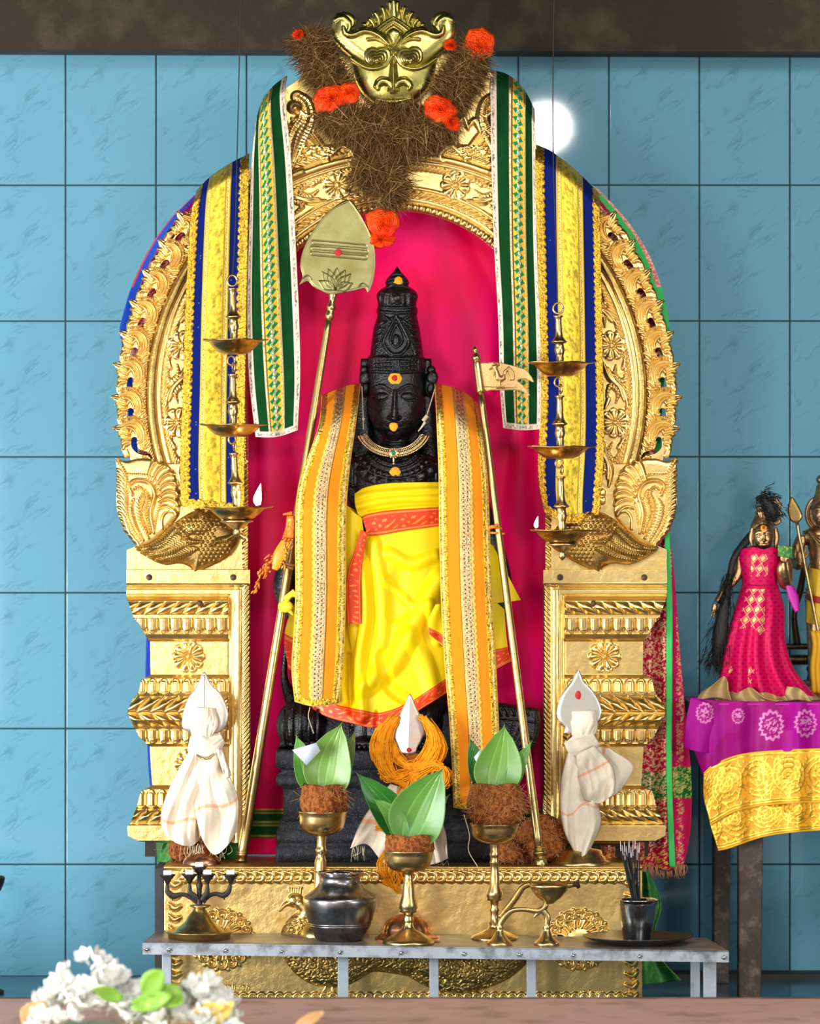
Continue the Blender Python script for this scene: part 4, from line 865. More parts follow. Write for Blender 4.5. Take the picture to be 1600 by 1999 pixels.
def daub(x, y, r, Y, m, par, lob=0, ry=None):
    k = K(Y); a = np.linspace(0, 2*pi, 24, endpoint=False); V = [W(x, y, Y-.0022)]; 
    for f in (.6, 1.0):
        for t in a:
            rr = r*f*(1+.06*cos(3*t+x)+lob*cos(6*t)); V.append(W(x+rr*cos(t), y+(ry or r)/r*rr*sin(t), Y-(.002 if f < 1 else -.002)))
    q = [(0, 1+(i+1) % 24, 1+i, 1+i) for i in range(24)]+[(1+i, 1+(i+1) % 24, 25+(i+1) % 24, 25+i) for i in range(24)]
    return mk('paste_mark', (np.array(V), np.array(q)[:, ::-1] if False else np.array(q)), m, par)
daub(777, 549, 9, -.022, tk, idl); daub(771, 738, 13, -.0475, tk, idl, .05); daub(770, 738, 6.5, -.0505, rk, idl); daub(768, 833, 8.5, -.058, tk, idl); daub(771, 921, 11, -.0615, tk, idl, .03, 9)
# ---------------------------------------------------------------- gold necklace
nk = thing('necklace', 'gold collar necklace with green centre stone, tied round the neck of the black idol', 'necklace', W(768, 895, -.055))
def arcp(r, yo, Y=-.060, n=40, a=1.22, sx=1.22):
    return [(768+r*sx*sin(t), 832+yo+r*cos(t)*.98, Y+.016*(abs(sin(t)))**3) for t in np.linspace(-a, a, n)]
g2 = mat('necklace_gold', (.78, .60, .32), 1, .28, [('n', 400, .3, .001)])
geo = [tpx(arcp(46, 0), 1.5, n=6, m=80), tpx(arcp(54, 0, -.062), 1.2, n=6, m=80)]
for (x, y, Y), (x2, y2, Y2) in zip(arcp(47, 0, -.061, 44), arcp(53, 0, -.061, 44)): geo.append(tpx([(x, y, Y), (x2, y2, Y2)], 1.15, n=5, m=3))
mk('collar_rods', geo, g2, nk)
geo = [tpx(arcp(57, 0, -.062), 1.0, n=6, m=80)]
for x, y, Y in arcp(56, 0, -.0625, 60): geo.append(ellpx(x, y, Y, 2, 2, n=8, m=6))
for x, y, Y in arcp(60, 0, -.0625, 52): geo.append(ellpx(x, y, Y, 1.7, 2.4, n=6, m=5))
mk('beaded_rim', geo, g2, nk)
mk('pendant', [ellpx(768, 885, -.066, 9, 9, 4), tpx([(768, 894, -.066), (768, 902, -.066)], 2, n=6)]+[ellpx(768+9*cos(t), 885+9*sin(t), -.067, 2, 2, n=6, m=5) for t in np.arange(0, 6.2, .55)]+[ellpx(768, 905, -.066, 2.5, 2.5)], g2, nk)
mk('green_stone', ellpx(768, 884, -.070, 4.5, 4.5, 3), mat('green_glass', (.01, .2, .06), 0, .1), nk)
cr = mat('cream_cord', (.62, .5, .32), 0, .8)
mk('cord', [tpx([(709, 838, -.045), (708, 800, -.035), (706, 754, -.02)], 1, n=5), ellpx(709, 818, -.04, 3, 3), tpx([(828, 826, -.045), (838, 795, -.035), (850, 756, -.02)], 1.3, n=5), tpx([(830, 824, -.046), (822, 835, -.047), (816, 842, -.048)], [3.5, 2, 1], n=6), tpx([(826, 822, -.046), (834, 812, -.044)], 4.5, n=7)], cr, nk)
# ---------------------------------------------------------------- yellow robe
YL = (.88, .64, .003); RD = (.72, .045, .008)
rb = thing('silk_robe', 'bright yellow silk robe with red and gold borders, tied round the black idol', 'cloth', W(770, 1418, -.07))
M['robe'] = mat('yellow_silk', (1, 1, 1), 0, .45, [('n', 600, .08, .001), ('n', 45, .18, .004)], attr=True, spec=.25)
def rob(edge):
    def f(U, V, a, b, wu, wv, PX, PY):
        C_ = paint(U.shape, YL); Mt = np.zeros(U.shape); H_ = np.zeros(U.shape)
        if edge is None: return C_, Mt, H_
        d = edge(U, V, a, b, wu, wv, PX, PY)      # 0..1 across border, outside otherwise
        m = (d > 0) & (d < 1); C_[m] = RD; n = np.abs(np.sin(a*.16+2.2*np.sin(b*.14+3))*np.cos(b*.3+1.5*np.sin(a*.11)))
        w = m & (d > .25) & (d < .8) & (n > .74); C_[w] = (.82, .22, .04); Mt[w] = .25
        for e0 in (.1, .9): ww = m & (np.abs(d-e0) < .03); C_[ww] = (.80, .20, .04)
        return C_, Mt, H_
    return f
fm = FoldMap(540, 1020, 930, 1440, [([(706, 1100), (712, 1200), (700, 1290), (706, 1400)], 16, 15), ([(728, 1060), (742, 1140), (745, 1240), (720, 1330)], 18, 8), ([(860, 1130), (810, 1210), (770, 1290), (712, 1340)], 26, 12), ([(800, 1240), (830, 1300), (845, 1350)], 22, 8), ([(760, 1080), (800, 1100), (850, 1085)], 16, 6), ([(660, 1300), (668, 1370)], 14, 12), ([(745, 1280), (760, 1340), (800, 1370)], 16, -9), ([(780, 1120), (770, 1200)], 20, -6), ([(682, 1280), (684, 1390)], 9, -10), ([(750, 1130), (800, 1180)], 12, 5), ([(735, 1390), (733, 1418)], 5, -6), ([(838, 1180), (855, 1250)], 14, 9)], 2)
top = [(712, 1044), (757, 1040), (800, 1032), (872, 1024)]
bot = [(606, 1383), (640, 1400), (690, 1413), (734, 1420), (790, 1402), (838, 1374), (885, 1344)]
sk = cloth('skirt', top, bot, [(712, 1044), (692, 1120), (672, 1240), (650, 1330), (606, 1383)], [(872, 1024), (870, 1150), (876, 1260), (885, 1344)], lambda U, V, X, Y: -.052-.022*np.clip(1-((X-770)/120)**2, -2, 1)-.012*V-fm(X, Y)*.0014, M['robe'], rb, rob(lambda U, V, a, b, wu, wv, PX, PY: (V-.915)/.085), res=1.6)
fc = FoldMap(660, 880, 930, 1060, [([(695, 990), (760, 976), (860, 972)], 9, 4), ([(694, 972), (740, 962), (860, 955)], 7, 3), ([(720, 1000), (800, 990), (870, 988)], 5, -3)], 2)
cy = lambda X: -.060-.016*np.clip(1-((X-772)/100)**2, 0, 1)
cloth('chest_wrap', [(692, 964), (715, 951), (765, 943), (862, 941)], [(700, 1012), (720, 1004), (765, 997), (862, 992)], [(692, 964), (693, 985), (700, 1012)], [(862, 941), (862, 966), (862, 992)], lambda U, V, X, Y: cy(X)-fc(X, Y)*.0014-.006*np.sin(pi*V), M['robe'], rb, rob(None))
cloth('waist_border', [(706, 1010), (720, 1003), (765, 996), (862, 990)], [(716, 1046), (745, 1044), (790, 1036), (862, 1026)], [(706, 1010), (712, 1028), (716, 1046)], [(862, 990), (862, 1026)], lambda U, V, X, Y: cy(X)-.003-.002*np.sin(pi*V), M['robe'], rb, rob(lambda U, V, a, b, wu, wv, PX, PY: V*.998+.001))
cloth('pleat_border', [(704, 1034), (718, 1040)], [(677, 1216), (705, 1218)], [(704, 1034), (694, 1070), (680, 1110), (675, 1150), (677, 1216)], [(718, 1040), (708, 1090), (704, 1140), (705, 1218)], lambda U, V, X, Y: -.094-.004*np.sin(pi*U), M['robe'], rb, rob(lambda U, V, a, b, wu, wv, PX, PY: U*.998+.001))
cloth('side_fold', [(672, 985), (706, 1012)], [(690, 1290), (716, 1300)], [(672, 985), (668, 1060), (672, 1180), (690, 1290)], [(706, 1012), (710, 1060), (700, 1130), (716, 1300)], lambda U, V, X, Y: -.074-.008*np.sin(pi*U), M['robe'], rb, rob(None))
cloth('side_drape', [(664, 980), (700, 1000)], [(562, 1305), (680, 1380)], [(664, 980), (600, 1120), (556, 1230), (562, 1305)], [(700, 1000), (690, 1200), (680, 1380)], lambda U, V, X, Y: -.055-.01*np.sin(4*U+2*V), M['robe'], rb, rob(lambda U, V, a, b, wu, wv, PX, PY: (V-.8)/.2), res=2)
cloth('side_drape', [(940, 1050), (962, 1066)], [(950, 1180), (1016, 1175)], [(940, 1050), (945, 1120), (950, 1180)], [(962, 1066), (985, 1110), (1016, 1168)], lambda U, V, X, Y: -.055-.008*np.sin(4*U+2*V), M['robe'], rb, rob(None), res=2)
cloth('side_drape', [(940, 1150), (984, 1190)], [(940, 1320), (998, 1290)], [(940, 1150), (940, 1240), (940, 1320)], [(984, 1190), (988, 1240), (992, 1270), (998, 1290)], lambda U, V, X, Y: -.05-.008*np.sin(4*U+2*V), M['robe'], rb, rob(lambda U, V, a, b, wu, wv, PX, PY: (V-.72)/.28), res=2)
cloth('side_tail', [(850, 1180), (866, 1178)], [(838, 1240), (866, 1262)], [(850, 1180), (836, 1210), (838, 1240)], [(866, 1178), (866, 1262)], lambda U, V, X, Y: -.095-.004*np.sin(4*U+2*V), M['robe'], rb, rob(lambda U, V, a, b, wu, wv, PX, PY: (V-.75)/.25), res=2)
mk('knot', [ellpx(557, 1184, -.10, 15, 12, 12), tpx([(556, 1172, -.1), (566, 1162, -.1), (575, 1158, -.098)], [8, 6, 9], n=8), tpx([(565, 1192, -.1), (572, 1200, -.1)], [5, 2], n=6)], mat('yellow_knot', (.85, .72, .03), 0, .6, [('n', 120, .5, .003)]), rb)
# ---------------------------------------------------------------- orange stole
st = thing('stole', 'orange stole with sequin bands and gold edging, draped over both shoulders of the black idol', 'cloth', W(770, 1376, -.11))
fo = FoldMap(540, 1000, 740, 1600, [([(600, 1000), (640, 990), (680, 995)], 30, 3), ([(600, 1150), (670, 1170)], 26, 4), ([(590, 1290), (670, 1270)], 26, 3), ([(620, 860), (690, 880)], 20, 3)], 3)
cloth('left_end', [(628, 772), (650, 763), (676, 753), (704, 749)], [(575, 1370), (612, 1379), (662, 1374)], [(628, 772), (622, 830), (598, 900), (582, 950), (576, 1020), (576, 1180), (569, 1300), (575, 1370)], [(704, 749), (694, 830), (683, 910), (676, 1000), (675, 1150), (671, 1290), (662, 1374)], lambda U, V, X, Y: -.108+back(V, .10, .14)-.012*np.sin(pi*U)-fo(X, Y)*.001+.004*np.sin(V*8), M['trimmed'], st, orange_pat(False), res=1.2)
cloth('right_end', [(848, 749), (884, 756), (912, 770), (932, 788)], [(885, 1577), (912, 1580), (978, 1576)], [(848, 749), (853, 850), (856, 940), (857, 1040), (860, 1160), (867, 1290), (876, 1400), (881, 1480), (885, 1577)], [(932, 788), (943, 860), (952, 940), (956, 1040), (960, 1160), (967, 1280), (972, 1380), (976, 1480), (978, 1576)], lambda U, V, X, Y: -.108+back(V, .10, .10)-.012*np.sin(pi*U)-.012*V+.004*np.sin(V*8+1), M['trimmed'], st, orange_pat(True), res=1.2)
mk('loose_thread', [tpx([(605, 1380, -.11), (602, 1400, -.11), (612, 1432, -.11)], .9, n=5)], cr, st)
# ================================================================ lion face mask on top of the arch
Ym = -.035
P = Rel(644, 896, 0, 236, .75); X, Y = P.X, P.Y; cx0 = 768.
def mir(f):
    for s in (-1, 1): f(lambda x: cx0+s*(x-cx0))
# lower face dome
P.poly([(700, 60), (836, 60), (852, 110), (842, 160), (822, 190), (795, 206), (766, 212), (738, 206), (712, 188), (694, 158), (684, 110)], 26, 60, 0)
def side(m):
    P.poly([(m(768), 88), (m(790), 62), (m(822), 52), (m(846), 58), (m(850), 40), (m(862), 28), (m(880), 28), (m(890), 50), (m(889), 72), (m(874), 92), (m(852), 112), (m(826), 128), (m(806), 134), (m(784), 126), (m(768), 112)], 20, 26, 18)
    P.stroke([(m(776), 92), (m(798), 72), (m(824), 64), (m(848), 72), (m(862), 68), (m(866), 56)], [2, 5, 6, 7, 6, 3], 13, base=36)
    P.stroke([(m(782), 90), (m(800), 80), (m(818), 80)], [1.5, 3.5, 3.5], 9, base=38)
    P.stroke([(m(860), 66), (m(854), 56), (m(856), 46), (m(868), 38), (m(880), 42)], [5, 7, 8, 10, 8], 14, base=22, solid=True)
    P.stroke([(m(850), 52), (m(848), 44), (m(854), 36), (m(866), 32)], [6, 8, 9, 8], 12, base=18, solid=True)
    for i, (dx, dy, r) in enumerate([(0, 0, 20), (1, 2.5, 15.5), (2, 5, 11.5), (2.5, 7.5, 8), (3, 9.5, 4.5)]):
        xx = m(799+dx*.5)
        P.blob(xx-(3.2*r/20*3), 112+dy*1.1, r*.82, r*.86, 5+i*.8, base=38.5+i*4); P.blob(xx+(3.2*r/20*3), 111+dy*1.1, r*.82, r*.9, 5+i*.8, base=38.5+i*4)
    P.blob(m(801), 126, 3, 3, 4, base=60)
    P.stroke([(m(771), 112), (m(784), 130), (m(806), 137), (m(828), 132), (m(856), 114)], [2, 3, 3.5, 3, 2], 6, base=36)
    P.stroke([(m(769), 176), (m(776), 164), (m(790), 160), (m(800), 168), (m(798), 176)], [5, 8, 9, 7, 3], 14, base=26)
    for i, (x, y, x2, y2) in enumerate([(776, 30, 774, 4), (786, 34, 788, 14), (796, 40, 802, 24), (806, 48, 813, 36), (816, 54, 824, 46)]):
        P.stroke([(m(x-3), y+16), (m((x+x2)/2), (y+y2)/2+2), (m(x2+2), y2+3)], [4, 6.5, 5.5], 11, base=6, ridge=1, ra=.2, solid=True)
    P.stroke([(m(768), 36), (m(784), 46), (m(800), 58)], [3, 3, 3], 7, base=18, barb=4, solid=True); P.stroke([(m(768), 48), (m(778), 54), (m(790), 64)], [3, 3, 3], 7, base=20, barb=4)
    P.stroke([(m(768), 43), (m(781), 51), (m(794), 61)], [2.5, 2.5, 2.5], 6, base=22)
mir(side)
P.poly([(768, 4), (785, 30), (820, 58), (768, 92), (716, 58), (751, 30)], 8, 20, 6, spline=False)
P.stroke([(768, 4), (768, 34)], [5, 9], 12, base=10, solid=True)
P.poly([(768, 56), (782, 68), (769, 92), (755, 68)], 8, 12, 26)
nz = np.clip(1-np.abs(X-768)/(5+.11*np.clip(Y-112, 0, 80)), 0, 1)*((Y > 112) & (Y < 180)); P.H = np.maximum(P.H, (26+nz*20*np.clip((Y-105)/30, 0, 1))*(nz > 0)).astype(np.float32)
P.blob(768, 178, 9, 8, 12, base=26)
P.stroke([(736, 196), (768, 200), (802, 194)], [3, 7, 3], 7, base=22); P.stroke([(742, 208), (768, 212), (796, 206)], [3, 5, 3], 6, base=10, solid=True)
mk('lion_mask', P.geo(Ym, .012, None, .8), M['gold_green'], arch)
mk('mask_rivet', ellpx(768, 98, Ym-.030, 3.5, 3.5), M['rivet'], arch)
# ================================================================ dry grass and satin garland
gd = thing('garland', 'garland of dry brown grass tufts with orange red satin rosettes, round the lion mask', 'garland', W(770, 440, -.07))
M['grass'] = mat('dry_grass', (1, 1, 1), 0, .85, attr=True, spec=.05)
def tuft(core, rads, n, ln, seed, Y0=-.055, bulge=.03):
    r = np.random.default_rng(seed); C3 = spl(np.c_[np.array(core, float), np.array(rads, float)], 60); Vs = []; Qs = []; cols = []
    for i in range(n):
        t = r.random(); j = min(int(t*59), 58); cx, cy, rad = C3[j]; tg = C3[min(j+1, 59)]-C3[max(j-1, 0)]; tg = tg[:2]/(np.linalg.norm(tg[:2])+1e-6)
        a = r.uniform(0, 2*pi); rr = sqrt(r.random()); nrm = np.array([-tg[1], tg[0]])
        off = nrm*rad*rr*cos(a)*.8+tg*r.normal(0, 4); px, py = cx+off[0], cy+off[1]; Yc = Y0-bulge*(1-(rr*cos(a))**2)**.5*r.uniform(.2, 1)
        d = nrm*np.sign(cos(a))*abs(cos(a))*1.1+tg*r.normal(0, .45)+r.normal(0, .38, 2)+np.array([0, .12]); d /= np.linalg.norm(d)+1e-6; L = ln*(r.uniform(.5, 1.2) if r.random() < .8 else r.uniform(1.2, 1.9))
        dy = -r.uniform(-.1, .5)*L*.001; w = r.uniform(.35, .75); pn = np.array([-d[1], d[0]]); bend = r.normal(0, .16)*L
        p0 = np.array([px, py])-d*L*.35; p1 = p0+d*L*.5+pn*bend*.5; p2 = p0+d*L+pn*bend
        b = len(Vs)
        for p, yy, ww in ((p0, Yc, w), (p1, Yc+dy*.6, w), (p2, Yc+dy, w*.35)):
            for s in (-1, 1): Vs.append((p[0]+pn[0]*ww*s, p[1]+pn[1]*ww*s, yy+ (s*.0003)))
            Vs.append((p[0], p[1], yy-.0007))
        c = np.array((.15, .075, .022))*r.uniform(.3, 1.7)+np.array((.34, .22, .10))*(r.random() < .25)*r.uniform(.3, 1); cols += [c]*9
        for k_ in (0, 3): Qs += [(b+k_, b+k_+2, b+k_+5, b+k_+3), (b+k_+2, b+k_+1, b+k_+4, b+k_+5), (b+k_+1, b+k_, b+k_+3, b+k_+4)]
    V = np.array(Vs); P_ = WA(V[:, 0], V[:, 1], V[:, 2]); return P_, np.array(Qs), np.array(cols)
for core, rads, n, ln, sd, Yt in [([(602, 66), (612, 100), (640, 150), (668, 176)], [34, 44, 40, 22], 3400, 30, 1, -.045), ([(930, 96), (908, 140), (886, 175), (868, 200)], [22, 46, 44, 26], 3200, 30, 2, -.045), ([(630, 225), (700, 248), (770, 262), (840, 250), (884, 232)], [22, 50, 62, 50, 24], 5600, 34, 3, -.055), ([(700, 320), (760, 350), (748, 396)], [40, 56, 26], 2800, 32, 4, -.05), ([(860, 215), (900, 190)], [22, 26], 900, 28, 5, -.05)]:
    V, q, c = tuft(core, rads, n, ln, sd, Yt); mk('grass_tuft', (V, q), M['grass'], gd, col=c, met=np.zeros(len(V)), smooth=False)
M['satin'] = mat('orange_red_satin', (.90, .075, .002), 0, .38, None, (30, (.80, .03, .002), .45, .6), spec=.3)
def satin(x, y, rx, ry, rot, seed, Y0=-.085, dep=.02, m=None, name='satin_rosette', par=None):
    r = np.random.default_rng(seed); nt, na = 40, 90; t = np.linspace(0.02, 1, nt)[:, None]; a = np.linspace(0, 2*pi, na, endpoint=False)[None]
    lob = 1+.05*np.sin(3*a+seed)+.04*np.sin(7*a+seed*2)+.02*np.sin(15*a)
    fl = .0
    for k_ in range(7): ca, cb, ph = r.uniform(3, 11), r.uniform(-9, 9), r.uniform(0, 6); fl = fl+np.sin(ca*t*3+round(cb)*a+ph)*r.uniform(.3, 1)
    fl = np.abs(fl)**.8
    u = t*np.cos(a)*rx*lob; v = t*np.sin(a)*ry*lob; px = x+u*cos(rot)-v*sin(rot); py = y+u*sin(rot)+v*cos(rot)
    Yv = Y0-dep*np.sqrt(np.clip(1-t*t, 0, 1))-fl*.0052*np.clip(1.2-t, 0.2, 1); V = WA(px, py, Yv).reshape(-1, 3); q = gridq(nt, na, True)
    B = WA(px[-1]*.9+x*.1, py[-1]*.9+y*.1, np.full(na, Y0+.012)); n0 = (nt-1)*na; V = np.vstack([V, B]); q2 = gridq(2, na, True); q2 = q2+n0
    return mk(name, (V, np.vstack([q, q2])), m or M['satin'], par or gd)
satin(646, 192, 38, 26, -.35, 1, -.075); satin(680, 182, 24, 22, .1, 11, -.075); satin(858, 214, 34, 27, .35, 2, -.078); satin(880, 238, 22, 15, .7, 12, -.078)
satin(934, 90, 30, 38, .2, 3, -.055); satin(746, 436, 34, 32, .1, 4, -.06); satin(742, 468, 30, 17, 0, 14, -.058); satin(583, 68, 13, 12, .1, 5, -.06); satin(880, 88, 14, 12, 0, 6, -.05)
# ================================================================ tall leaf shaped spear
YV = lambda y: np.interp(y, [390, 1683], [-.062, -.092])
sp = thing('leaf_spear', 'tall brass spear with broad leaf shaped head, leaning from the plinth beside the black idol', 'spear', W(470, 1683, -.092))
M['brass_pale'] = mat('pale_brass', (.31, .285, .12), 1, .36, [('n', 40, .15, .003), ('n', 14, .25, .01)], (22, (.24, .20, .07), .42, .7), rvar=.08)
P = Rel(578, 740, 384, 586, .7)
out_ = [(682, 390), (706, 424), (724, 460), (732, 492), (732, 524), (727, 552), (718, 572), (712, 563), (690, 568), (664, 572), (652, 575), (636, 572), (612, 560), (600, 549), (584, 556), (590, 540), (586, 516), (592, 486), (612, 448), (642, 412)]
P.poly(out_, 3, 6, 0, n=160)
for dy in (0, 9, 18):
    pass
for i, (x0, y0, x1, y1) in enumerate([(612, 473, 712, 482), (610, 484, 714, 492), (609, 494, 712, 503)]):
    P.stroke([(x0, y0), (x1, y1)], 5.2, -1.6, add=True); P.stroke([(x0, y0), (x1, y1)], 3.6, 1.8, add=True)
for a in (-2.7, -2.25, -1.95, -1.57, -1.2, -.9, -.45):
    L = 44 if abs(a+1.57) < 1 else 36; bx, by = 654, 566; tx, ty = bx+L*cos(a+.08), by+L*.95*sin(a+.08); nx, ny = -sin(a)*9, cos(a)*9
    for s in (-1, 1): P.stroke([(bx, by), ((bx+tx)/2+s*nx, (by+ty)/2+s*ny), (tx, ty)], 1.1, 1.7, add=True)
P.stroke([(590, 545), (600, 538), (608, 545)], 1.2, 1.5, add=True); P.stroke([(718, 560), (708, 553), (700, 560)], 1.2, 1.5, add=True)
P.stroke(out_+[out_[0]], 2.2, 1.5, add=True, n=150)
mk('spearhead', P.geo(-.072, .004), M['brass_pale'], sp)
mk('red_dot', ellpx(660, 493, -.0775, 7, 7, 1.6), rk, sp)
pts = [(x, y, float(YV(y))) for x, y in [(650, 578), (640, 640), (590, 960), (565, 1090), (520, 1360), (471, 1683)]]
xs_ = lambda y: np.interp(y, [578, 1683], [649, 470])
mk('shaft', tpx([(xs_(y), y, float(YV(y))) for y in (620, 900, 1200, 1683)], [6.5, 8, 8.5, 10], n=20, m=40), M['brass'], sp)
mk('socket', tpx([(xs_(y)+.5, y, float(YV(y))) for y in (560, 570, 578, 586, 592, 600, 606, 616, 622)], [6, 8, 8, 6, 7, 9, 7, 9, 7.5], n=20, m=60), M['brass'], sp)
for y in (1664, 1668, 1679): mk('ring', tpx([(xs_(y), y-1.2, float(YV(y))), (xs_(y), y+1.2, float(YV(y)))], 11.2, n=20, m=4), M['brass'], sp)
# tassel tied on the shaft
ts = thing('tassel', 'orange and gold foil tassel tied to the shaft of the leaf shaped spear', 'tassel', W(540, 1100, -.095))
M['foil'] = mat('orange_foil', (.80, .20, .02), .35, .35, [('n', 160, .9, .004)], (80, (.85, .45, .08), .5, .65))
mk('wrap', [tpx([(568, 1008, -.098), (567, 1030, -.1), (563, 1050, -.102)], [9, 10, 12], n=14), tpx([(570, 1002, -.098), (552, 1004, -.1)], [5, 2], n=7)], M['foil'], ts)
def leafy(P0, P1, wd, Y, n, seed, m, par, name):
    r = np.random.default_rng(seed); geo = []
    for i in range(n):
        t = r.random(); a = np.array(P0)+(np.array(P1)-np.array(P0))*t+r.normal(0, wd*.35, 2); d = np.array(P1)-np.array(P0); d = d/np.linalg.norm(d)*r.uniform(6, 13); d = d+r.normal(0, 3, 2)
        geo.append(tpx([(a[0], a[1], Y-r.uniform(0, .012)), (a[0]+d[0]*.5+r.normal(0, 1), a[1]+d[1]*.5, Y-r.uniform(.004, .014)), (a[0]+d[0], a[1]+d[1], Y-r.uniform(0, .01))], [.6, 2.2, .5], n=5, m=6, flat=.4))
    mk(name, geo, m, par)
leafy((566, 1050), (512, 1120), 13, -.1, 90, 5, M['foil'], ts, 'foil_streamer')
leafy((562, 1052), (548, 1105), 9, -.104, 50, 6, mat('gold_foil', (.85, .42, .05), .6, .3, [('n', 160, .9, .004)]), ts, 'foil_streamer')
leafy((512, 1105), (498, 1155), 5, -.1, 26, 7, M['foil'], ts, 'foil_streamer')
mk('petal_cloth', tpx([(556, 1056, -.108), (546, 1082, -.112), (536, 1112, -.11)], [7, 12, 6], n=12, flat=.4), mat('orange_satin', (.9, .33, .02), 0, .4, [('n', 60, .6, .004)]), ts)
mk('tie_string', [tpx([(548, 1098, -.104), (560, 1101, -.108), (574, 1104, -.104)], 3, n=6), tpx([(550, 1103, -.1), (562, 1107, -.108), (572, 1110, -.104)], 3, n=6)], mat('brown_string', (.25, .09, .03), 0, .8), ts)
# ================================================================ rooster flag staff
YF = lambda y: float(np.interp(y, [680, 1688], [-.075, -.178])); fx_ = lambda y: float(np.interp(y, [680, 1688], [927, 1056]))
fs = thing('flag_staff', 'slender brass staff with a small brass rooster pennant, leaning beside the black idol', 'staff', W(1056, 1690, -.178))
mk('shaft', tpx([(fx_(y), y, YF(y)) for y in (765, 1000, 1300, 1662)], [6, 7, 7.5, 8.5], n=20, m=30), M['brass'], fs)
mk('sleeve', tpx([(fx_(y), y, YF(y)) for y in (706, 716, 740, 763, 766)], [7, 8, 8.2, 8.2, 6.5], n=20, m=30), M['brass'], fs)
mk('finial', tpx([(fx_(y), y, YF(y)) for y in (676, 680, 684, 688, 692, 698, 702, 706, 710)], [1.5, 4.2, 5, 3.6, 6.5, 9, 8, 6, 7], n=20, m=60), M['brass'], fs)
mk('foot', tpx([(fx_(y), y, YF(y)) for y in (1654, 1657, 1660, 1664, 1668, 1673, 1680, 1688, 1690)], [9, 12, 9, 13, 12, 8, 12, 12.5, 11], n=20, m=60), mat('worn_brass', (.55, .42, .15), 1, .35, None, (120, (.05, .16, .12), .55, .62)), fs)
mk('tie', [tpx([(950, 1034, -.105), (962, 1028, -.118), (978, 1032, -.112)], 4, n=7), tpx([(948, 1040, -.106), (964, 1040, -.118), (984, 1042, -.112)], 2.5, n=6), tpx([(964, 1030, -.12), (972, 1022, -.12)], 3, n=6)], M['foil'], fs)
P = Rel(934, 1046, 700, 780, .6)
P.poly([(937, 712), (950, 708), (968, 707), (990, 711), (1010, 716), (1028, 724), (1042, 746), (1026, 740), (1010, 743), (1020, 752), (1034, 772), (1020, 765), (1006, 762), (985, 762), (962, 762), (943, 759)], 1.5, 3, 0, n=140)
P.H += (P.S > 0)*(.35*snoise(P.X, P.Y, .55, 3, 1)).astype(np.float32)
P.stroke([(964, 716), (970, 728), (972, 738), (980, 740), (984, 733)], [4.5, 4, 6.5, 6, 3], 8); P.blob(967, 716, 5, 5, 9); P.stroke([(963, 717), (955, 722)], [1.8, 1], 6); P.stroke([(964, 711), (969, 709), (973, 713)], 1.6, 7); P.stroke([(975, 744), (976, 756)], 2, 6); P.stroke([(969, 757), (983, 757)], 1.8, 7); P.stroke([(964, 724), (963, 733)], 1.6, 5)
for i in range(4): P.stroke([(983-i*0+i*.6, 736), (983+i*2, 726-i*1.5), (990+i*1, 722-i*1.6), (997+i*1.5-3+i, 728), (999+i*1.0-3+i, 741)], 1.5, 6.5)
P.stroke([(943, 755), (985, 757), (1008, 756)], .7, 1, add=True)
P.H += (P.S > 0)*(2.5*np.sin((P.X-940)*.06)).astype(np.float32)+4*(P.S > 0)
mk('pennant', P.geo(-.077, .002), mat('flag_brass', (.58, .38, .16), 1, .48, [('n', 200, .3, .001)]), fs)
